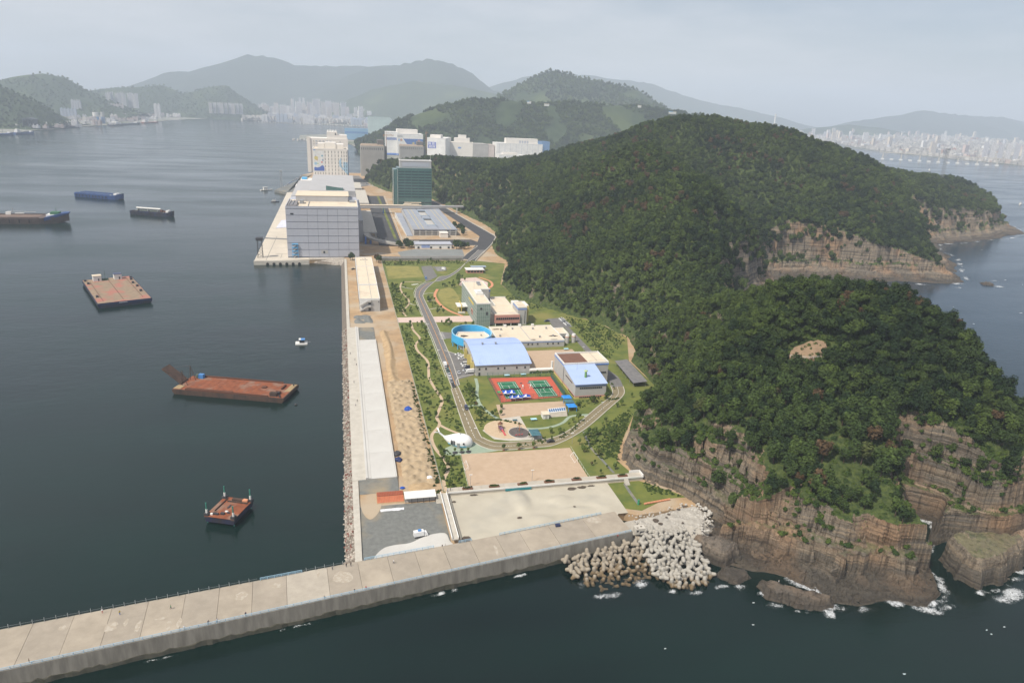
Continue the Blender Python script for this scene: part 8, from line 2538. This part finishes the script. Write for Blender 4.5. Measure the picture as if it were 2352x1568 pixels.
def crest(name, Y, pts, wid, m, step=30.0, amp=0.16, seed=0.0, back=None, bumps=0.0, trees=0, ts=1.0, tl=''):
    """a hill range: measured crest line, slopes broken by spurs and gullies"""
    x0, x1 = pts[0][0], pts[-1][0]
    X, Yg = np.meshgrid(np.arange(x0, x1 + step, step), np.arange(Y - wid, Y + (back or wid * .7) + step, step))
    c = np.interp(X, [p[0] for p in pts], [p[1] for p in pts])
    yc = Y + fbm(X, X * 0 + 5, 600, 2, seed) * wid * .35
    d = np.where(Yg < yc, (yc - Yg) / (wid * .85), (Yg - yc) / ((back or wid * .7) * .9))
    prof = np.clip(1 - d, 0, 1)
    prof = prof ** 1.15
    spur = fbm(X, Yg, wid * .55, 4, seed + 3) * amp * 2.2 * c * np.clip(d * 3, 0, 1) * np.clip(prof * 3, 0, 1)
    H = c * prof + spur
    if bumps:
        H = H + fbm(X, Yg, step * 2.2, 2, seed + 9) * bumps * (H > 8)
    H = np.where(H < 2, H - 6, H)
    o = struct(name, grid_mesh(name, X, Yg, H), m, smooth=True)
    if trees:
        rs_ = np.random.RandomState(int(seed * 7))
        ok = np.nonzero((H > 7) & (Yg < yc + wid * .15) & (np.abs(fbm(X, Yg, 160, 3, seed + 5)) < .2 - .02 * rs_.rand(*X.shape)))
        pick = rs_.choice(len(ok[0]), min(trees, len(ok[0])), replace=False)
        tn = fbm(X, Yg, 240, 3, seed + 1)
        P_ = [(X[a, b] + rs_.uniform(-.5, .5) * step, Yg[a, b] + rs_.uniform(-.5, .5) * step, H[a, b] - 1.5, rs_.uniform(0, 6.28), ts * rs_.choice((.7, .9, 1.1, 1.4)), float(np.clip(.45 + tn[a, b] * 1.4 + rs_.normal(0, .25), 0, .9))) for a, b in zip(ok[0][pick], ok[1][pick])]
        scatter_stuff('hill_wood', P_, FAR_CROWN, F_FOREST, tl, 'forest')
    return o
FAR_CROWN = clump_mesh('forest_crown', 66, 3.0, 2.6, 2.6, 150, 1.5, 7)
crest('hill', 2800, [(60, 20), (160, 64), (226, 106), (358, 158), (509, 196), (646, 201), (771, 186), (878, 199), (1062, 198), (1213, 197), (1370, 183), (1552, 164), (1760, 90), (1900, 20)], 330, FAR_GREEN, 11, .12, 1.0, 900, 12, 11000, 2.1, 'woods covering the long hill behind the white warehouses')
crest('hill', 2250, [(860, 8), (1000, 60), (1150, 105), (1300, 105), (1420, 60), (1500, 8)], 300, FAR_GREEN, 9, .10, 2.2, 500, 11)
crest('hill', 4200, [(760, 120), (892, 226), (1044, 312), (1150, 368), (1238, 395), (1310, 388), (1387, 374), (1582, 341), (1753, 310), (1875, 240), (2057, 180), (2400, 60)], 1100, FAR_GREEN, 22, .14, 4.0, 900, 16, 9000, 2.7, 'woods covering the cone-shaped hill')
crest('hill', 3700, [(-2600, 260), (-1800, 220), (-1449, 166), (-1354, 127), (-1274, 86), (-1220, 20)], 420, FAR_GREEN, 18, .10, 6.0, 500, 8, 4200, 1.7, 'woods on the slope at the left edge')
crest('hill', 5200, [(-3000, 90), (-2389, 145), (-2031, 208), (-1931, 238), (-1809, 255), (-1690, 243), (-1577, 171), (-1411, 100), (-1250, 40)], 800, FAR_GREEN, 26, .12, 7.0, None, 8, 7000, 1.9, 'woods on the rounded hill at the left')
crest('hill', 6400, [(-2300, 120), (-1943, 157), (-1722, 199), (-1372, 232), (-1218, 174), (-1049, 232), (-882, 256), (-756, 162), (-600, 60)], 650, FAR_GREEN, 26, .12, 8.0, None, 8, 7000, 1.9, 'woods on the low twin hills behind the apartments')
crest('mountain', 6900, [(-103, 60), (100, 200), (308, 290), (688, 384), (1039, 360), (1319, 318), (1648, 278), (2200, 120)], 900, FAR_GREEN, 40, .14, 9.0)
crest('mountain', 8500, [(-400, 180), (-126, 315), (353, 567), (594, 589), (1009, 685), (1283, 641), (1539, 537), (1750, 381), (2014, 345), (2500, 250)], 1300, FAR_MOUNT, 60, .16, 10.0)
crest('mountain', 9500, [(-3200, 60), (-2612, 142), (-2270, 288), (-1974, 413), (-1686, 438), (-1480, 500), (-1288, 571), (-1037, 658), (-789, 647), (-491, 566), (25, 594), (664, 629), (1212, 555), (1800, 300)], 1500, FAR_MOUNT, 60, .16, 11.0)
crest('mountain', 10500, [(1300, 200), (2097, 459), (2607, 632), (3197, 722), (3879, 679), (4656, 644), (5410, 440), (6177, 364), (6822, 238), (7408, 112)], 1700, FAR_MOUNT, 70, .16, 12.0)
crest('mountain', 9000, [(6300, 40), (6705, 103), (7319, 244), (7814, 323), (8313, 421), (8943, 368), (9654, 378), (10500, 303), (11353, 303), (12500, 200)], 1500, FAR_MOUNT, 60, .16, 13.0)
crest('hill', 7200, [(4700, 30), (5100, 110), (5600, 170), (6100, 150), (6600, 90), (7200, 60)], 900, FAR_GREEN, 40, .14, 14.0)

# apartment blocks: three forms, recessed stair slots between bays, little roof houses
def apt_mesh(name, bays, bw, d, h):
    mb = MB()
    for b in range(bays):
        mb.box(b * bw, b * bw + bw * .84, 0, d, 0, h * (1 - .03 * (b % 2)))
        mb.box(b * bw + bw * .25, b * bw + bw * .6, d * .3, d * .7, h, h + 5)
        if b < bays - 1:
            mb.box(b * bw + bw * .84, (b + 1) * bw, d * .3, d, 0, h * .97)
    return mb.mesh(name)
def wmat(name, c, win=(0.30, 0.30, 0.32), k=0.32):
    """pale rendered wall with rows of small far-off windows"""
    m, nt, b = _new(name)
    tc = nt.nodes.new("ShaderNodeTexCoord")
    br = nt.nodes.new("ShaderNodeTexBrick")
    br.offset = 0.0
    br.inputs['Color1'].default_value = (*win, 1)
    br.inputs['Color2'].default_value = (*[v * 1.3 for v in win], 1)
    br.inputs['Mortar'].default_value = (*c, 1)
    br.inputs['Scale'].default_value = 0.3
    br.inputs['Mortar Size'].default_value = 0.10
    br.inputs['Brick Width'].default_value = 1.2
    br.inputs['Row Height'].default_value = 0.9
    mp = nt.nodes.new("ShaderNodeMapping")
    mp.inputs['Rotation'].default_value = (math.pi / 2, 0, 0)
    geo = nt.nodes.new("ShaderNodeNewGeometry")
    sp = nt.nodes.new("ShaderNodeSeparateXYZ")
    nt.links.new(geo.outputs['Normal'], sp.inputs[0])
    ab = nt.nodes.new("ShaderNodeMath")
    ab.operation = 'ABSOLUTE'
    nt.links.new(sp.outputs['Z'], ab.inputs[0])
    mx = nt.nodes.new("ShaderNodeMix")
    mx.data_type = 'RGBA'
    nt.links.new(tc.outputs['Object'], mp.inputs['Vector'])
    nt.links.new(mp.outputs['Vector'], br.inputs['Vector'])
    nt.links.new(ab.outputs[0], mx.inputs['Factor'])
    nt.links.new(br.outputs['Color'], mx.inputs['A'])
    mx.inputs['B'].default_value = (*c, 1)
    nt.links.new(mx.outputs['Result'], b.inputs['Base Color'])
    b.inputs['Roughness'].default_value = 0.85
    MATS[name] = m
    return m
AM = [wmat('apartment_white', (0.80, 0.78, 0.75)), wmat('apartment_cream', (0.66, 0.58, 0.48)), wmat('apartment_grey', (0.55, 0.56, 0.60)), wmat('apartment_pink', (0.60, 0.48, 0.44)), wmat('apartment_blue', (0.30, 0.42, 0.58)), wmat('apartment_brick', (0.38, 0.24, 0.18))]
APT = {}
def apt(name, label, group, x, y, z, bays, bw, d, h, mi, rz):
    k = (bays, bw, d, h, mi)
    if k not in APT:
        me = apt_mesh(name, bays, bw, d, h)
        me.materials.append(AM[mi])
        APT[k] = me
    o = bpy.data.objects.new(name, APT[k])
    COL.objects.link(o)
    o.location = (x, y, z)
    o.rotation_euler = (0, 0, rz)
    return tag(o, label, 'building', group)
q = random.Random(12)
# left shore: measured landmark blocks
for i in range(11):
    apt('apartment_block', 'tall pale apartment slab in the dense row on the left hillside', 'apartment row on the left hillside', -1555 + 19 * i + q.uniform(-3, 3), 5560 + q.uniform(-30, 30), 62, 3, 6, 14, 92 + 4 * (i % 3), 0 if i % 2 else 2, .1)
for i in range(9):
    apt('apartment_block', 'pale apartment slab in the bright row below the round wooded hill', 'apartment row below the round hill', -960 + 27 * i, 5950 + (i % 3) * 18, 40, 3, 8, 14, 78, 0 if i % 3 else 1, .1)
apt('apartment_block', 'single white tower block left of the round wooded hill', 'single towers on the left shore', -1186, 5250, 12, 2, 20, 22, 88, 0, .0)
apt('apartment_block', 'twin pale tower block high on the left shore', 'single towers on the left shore', -1530, 4800, 30, 4, 13, 20, 78, 2, .1)
apt('apartment_block', 'blue-grey block below the twin pale tower', 'single towers on the left shore', -1500, 4520, 22, 5, 16, 20, 42, 4, .1)
apt('apartment_block', 'long pale slab along the crest of the left shore', 'single towers on the left shore', -1470, 5100, 66, 9, 16, 12, 24, 3, .05)
# silo pair and dock shed
t = thing('silo', 'white and blue round storage silo on the left quay', 'silo', (-1240, 4230, 2.5))
obj('shell', MB().cyl(0, 0, 0, 34, 14, 14, 20), mat('silo_blue', (0.14, 0.34, 0.62), None, .1, .7), t)
obj('upper_shell', MB().cyl(0, 0, 34, 56, 14, 14, 20), WALL_W, t)
t = thing('silo', 'narrower grey-blue silo beside the white and blue one', 'silo', (-1216, 4262, 2.5))
obj('shell', MB().cyl(0, 0, 0, 34, 9, 9, 16), mat('silo_dull_blue', (0.16, 0.26, 0.42), None, .1, .7), t)
obj('upper_shell', MB().cyl(0, 0, 34, 58, 9, 9, 16), WALL_G, t)
t = thing('dock_shed', 'dark open dock shed at the water on the left shore', 'shed', (-1275, 3400, 2.5))
obj('wall', MB().box(0, 44, 40, 42, 0, 40).box(0, 2, 0, 40, 0, 38).box(42, 44, 0, 40, 0, 38).box(21, 23, 0, 40, 0, 38), mat('dock_dark', (0.05, 0.06, 0.075), None, .2, .8), t)
obj('roof', MB().hull([[(-2, -2, 38), (46, -2, 38), (46, -2, 41), (23, -2, 46), (-2, -2, 41)], [(-2, 44, 38), (46, 44, 38), (46, 44, 41), (23, 44, 46), (-2, 44, 41)]]), mat('dock_roof', (0.08, 0.09, 0.11), None, .2, .8), t)
def ship(label, x, y, rz, L_, B_, hull_m):
    t = thing('ship', label, 'ship', (x, y, 0), rz)
    s = []
    for (u, w, zt) in ((0, .4, 1), (.1, .5, .5), (.7, .5, 0), (.9, .3, 1.5), (1, .03, 3)):
        s.append([(u * L_, -w * B_ * .7, -1), (u * L_, w * B_ * .7, -1), (u * L_, w * B_, 7 + zt), (u * L_, -w * B_, 7 + zt)])
    obj('hull', MB().hull(s), hull_m, t)
    obj('bridge', MB().box(.08 * L_, .25 * L_, -.4 * B_, .4 * B_, 7, 16).box(.1 * L_, .2 * L_, -.3 * B_, .3 * B_, 16, 20), WALL_W, t)
    obj('mast', MB().bar((.6 * L_, 0, 7), (.6 * L_, 0, 24), .6, 5), STEEL, t)
    obj('deck_house', MB().box(.82 * L_, .9 * L_, -.25 * B_, .25 * B_, 7, 12), WALL_W, t)
ship('long dark ship with white superstructure moored at the left quay', -1128, 4060, 1.45, 380, 40, HULL_B)
ship('red-hulled ship at the end of the left quay', -1090, 4520, 1.35, 190, 26, mat('red_hull', (0.25, 0.06, 0.04), None, .1, .8))
ship('dark barge-like ship along the left shore', -1225, 3560, 1.4, 230, 30, HULL_B)
ship('blue ship at the left edge of the harbour', -1190, 2870, 1.2, 110, 20, BARGE_BLUE)
ship('small blue ship beside the dark dock shed', -1160, 3010, 1.2, 90, 16, BARGE_BLUE)
for i in range(34):
    x = -180 + 170 * q.random()
    y = 3300 + 330 * q.random()
    small_boat('fishing boat packed in the raft of boats at the far quay', -195 + 14 * (i % 12) + q.uniform(-3, 3), 3235 + 22 * (i // 12) + q.uniform(-4, 4), 1.57 + q.uniform(-.1, .1), 26, 7, (HULL_B, WALL_W, BARGE_BLUE)[i % 3], WALL_W)['group'] = 'fishing boats at the far quay'
for i in range(40):
    b = small_boat('fishing boat packed along the distant mole', -560 + 19 * i + q.uniform(-4, 4), 5500 + 14 * (i % 3) - .25 * (i * 6), 1.57 + q.uniform(-.1, .1), 34, 9, (HULL_B, WALL_W, HULL_R)[i % 3], WALL_W)
    b['group'] = 'boats along the distant mole'
# centre-left town
for i in range(96):
    u = q.random()
    apt('apartment_block', 'pale apartment tower in the cluster at the head of the harbour', 'apartment towers at the head of the harbour', -740 + 1000 * u + q.uniform(-20, 20), 6350 + 1000 * q.random(), 8 + 40 * q.random(), q.choice((2, 3, 4, 5)), 10, 14, q.choice((60, 75, 90, 110)) * (1.25 if .3 < u < .8 else .8), q.choice((0, 0, 2, 3, 1)), q.uniform(-.2, .3))
for i in range(90):
    apt('dock_building', 'pale box-shaped dock building on the quay at the head of the harbour', 'dock buildings at the head of the harbour', -560 + 960 * q.random(), 5600 + 600 * q.random(), 3, q.choice((2, 3)), q.choice((16, 22, 28)), 30, q.choice((22, 34, 46, 56)), q.choice((0, 2, 4, 0, 4)), q.uniform(-.1, .1))
for i in range(80):
    apt('house_block', 'small building in the low town behind the far quay', 'low town behind the far quay', 150 + 560 * q.random(), 4650 + 1700 * q.random(), 4 + 10 * q.random(), q.choice((1, 2, 3)), q.choice((12, 18, 24)), 18, q.choice((10, 14, 20, 28)), q.choice((0, 1, 3, 5, 2)), q.uniform(-.4, .4))
for i in range(110):
    x = -1180 - 420 * q.random() ** 1.3
    apt('house_block', 'small building on the left shore below the wooded hills', 'low houses on the left shore', x + q.uniform(0, 60), 3350 + 2600 * q.random(), 3 + 18 * q.random() * (-1180 - x) / 300 + 4, q.choice((1, 2, 3)), q.choice((10, 14, 20)), 14, q.choice((8, 10, 14, 22)), q.choice((0, 1, 3, 5, 2, 2)), q.uniform(-.4, .4))
# right-hand city across the bay
def right_xy(r):
    """a spot on the city shore, more of them near the water"""
    y = 2300 + 5600 * r.random()
    xs_ = float(np.interp(y, [2200, 3001, 3292, 3634, 4037, 4693, 6012, 9000], [3620, 3460, 3480, 3510, 3550, 3740, 4380, 4700]))
    return xs_ + 30 + 2300 * r.random() ** 1.7, y
for i in range(210):
    x, y = right_xy(q)
    inland = (x - 3450) / 2300
    apt('city_building', 'pale building in the hazy city across the bay', 'city buildings across the bay', x, y, 3 + 60 * max(0, inland), q.choice((1, 2, 3, 4)), q.choice((10, 14, 18, 24)), 18, q.choice((12, 16, 22, 30, 40)), q.choice((0, 0, 1, 1, 3, 5, 2)), q.uniform(-.6, .6))
for i in range(48):
    x, y = right_xy(q)
    apt('city_tower', 'tall apartment tower in the hazy city across the bay', 'city towers across the bay', x, y, 4 + 50 * max(0, (x - 3450) / 2300), q.choice((2, 3, 4)), 12, 16, q.choice((46, 60, 78)), q.choice((0, 1, 3)), q.uniform(-.6, .6))
for i in range(9):
    apt('city_tower', 'slab of the long pale apartment row near the water across the bay', 'apartment row across the bay', 3560 + 26 * i, 3380 - 26 * i, 4, 3, 8, 16, 96, 0 if i % 2 else 2, -.7)
t = thing('chimney', 'slender white chimney rising above the hazy city', 'chimney', (3579, 5500, 3))
obj('shaft', MB().cyl(0, 0, 0, 222, 9, 5.5, 12), WALL_W, t)
obj('crown', MB().cyl(0, 0, 205, 218, 7.5, 7.5, 12), WALL_W, t)
# dense low houses that read as one mass
pts = []
rs = np.random.RandomState(44)
for i in range(5200):
    x, y = right_xy(q)
    pts.append((x + q.uniform(-20, 20), y, 3 + 55 * max(0, (x - 3450) / 2300), q.uniform(0, 3), q.uniform(.5, 1.5), q.random()))
for i in range(2600):
    pts.append((-700 + 1100 * q.random(), 5700 + 2300 * q.random() ** 1.4, 4 + 25 * q.random(), q.uniform(0, 3), q.uniform(.5, 1.4), q.random()))
for i in range(900):
    pts.append((-1650 + 440 * q.random(), 3400 + 2700 * q.random(), 4 + 14 * q.random(), q.uniform(0, 3), q.uniform(.4, 1.0), q.random()))
scatter_stuff('far_houses', pts, MB().box(-9, 9, -7, 7, -3, 11).box(-4, 2, -3, 3, 11, 14).mesh('far_house'), foliage_mat('far_house_walls', (0.26, 0.25, 0.235), (0.56, 0.53, 0.49), (0.36, 0.20, 0.15), attr='tint'), 'sea of tiny pale houses filling the far towns', 'houses')
# bridge works across the bay
for i in range(13):
    x, y = 2770 + 36 * i, 3230 - 24 * i
    t = thing('bridge_pier', 'pale bridge pier standing in the bay, part of the unfinished bridge line', 'bridge pier', (x, y, 0), -.6, 'piers of the unfinished bridge')
    obj('footing', MB().box(-8, 8, -6, 6, -1, 7), WALL_W, t)
    if i % 2 == 0:
        obj('column', MB().box(-3, 3, -2, 2, 7, 34), CONC, t)
t = thing('bridge_deck', 'long thin grey deck of the unfinished bridge across the bay', 'bridge', (2770, 3230, 34), -.588)
obj('deck', MB().box(-20, 560, -5, 5, 0, 4), CONC, t)
lattice('thin grey pylon on the crest of the far headland', 1100, 1120, 2.2, 62, STEEL, 'pylon', 3.0).location.z = 66
# small buildings on the ridges
for i, (x, y, z, w_, lab) in enumerate(((1185, 2500, 178, 46, 'white low building with blue roof end on the far ridge crest'), (1120, 2640, 196, 20, 'pale hut left of the low ridge building'), (700, 2720, 192, 24, 'blue-roofed hut on the far ridge'), (760, 2690, 186, 30, 'white hut row on the far ridge'))):
    t = thing('ridge_hut', lab, 'hut', (x, y, z))
    t.scale = (.6, .6, .5)
    obj('wall', MB().box(0, w_, 0, 10, -6, 9), WALL_W, t)
    obj('roof', MB().box(-1, w_ * .5, -1, 11, 9, 12), BLUE_SKY if i in (0, 2) else CREAM, t)
    obj('roof', MB().box(w_ * .5, w_ + 1, -1, 11, 9, 11.5), CREAM, t)
# sandy lookout on the knob
lx, ly = 222.0, 283.0
gz = float(ground_height(np.array([[lx]]), np.array([[ly]]))[0][0, 0])
X, Y = np.meshgrid(np.arange(lx - 10, lx + 10.1, 1.0), np.arange(ly - 5, ly + 5.1, 1.0))
Z = ground_height(X, Y, False)[0] + 1.1 + np.where(((X - lx) / 10) ** 2 + ((Y - ly) / 4.6) ** 2 + .5 * fbm(X, Y, 6, 2, 3) > 1, -3, 0) 
struct('lookout_clearing', grid_mesh('lookout_clearing', X, Y, Z), mat('lookout_soil', (0.27, 0.19, 0.12), (0.20, 0.14, 0.09), 0.4, 0.95))
fence('lookout_fence', 'pale rail along the lower edge of the sandy lookout', [(lx - 10, ly - 1), (lx - 4, ly - 4.2), (lx + 5, ly - 5)], 1.1, WALL_W, 2.0, rails=(.5, 1.0), r=.07).location.z = gz - 1.5
# ------------------------------------------------------------------ haze
hz, hnt, hb = _new('haze_air')
hnt.nodes.remove(hb)
pv = hnt.nodes.new("ShaderNodeVolumePrincipled")
pv.inputs['Color'].default_value = (0.76, 0.86, 1.0, 1)
pv.inputs['Density'].default_value = 0.00012
pv.inputs['Anisotropy'].default_value = 0.0
hnt.links.new(pv.outputs[0], hnt.nodes['Material Output'].inputs['Volume'])
hob = obj('haze', MB().box(-13800, 13800, -1800, 15800, -3.0, 900.0), hz)
tag(hob, 'pale blue summer haze over the whole bay', 'haze', kind='stuff')
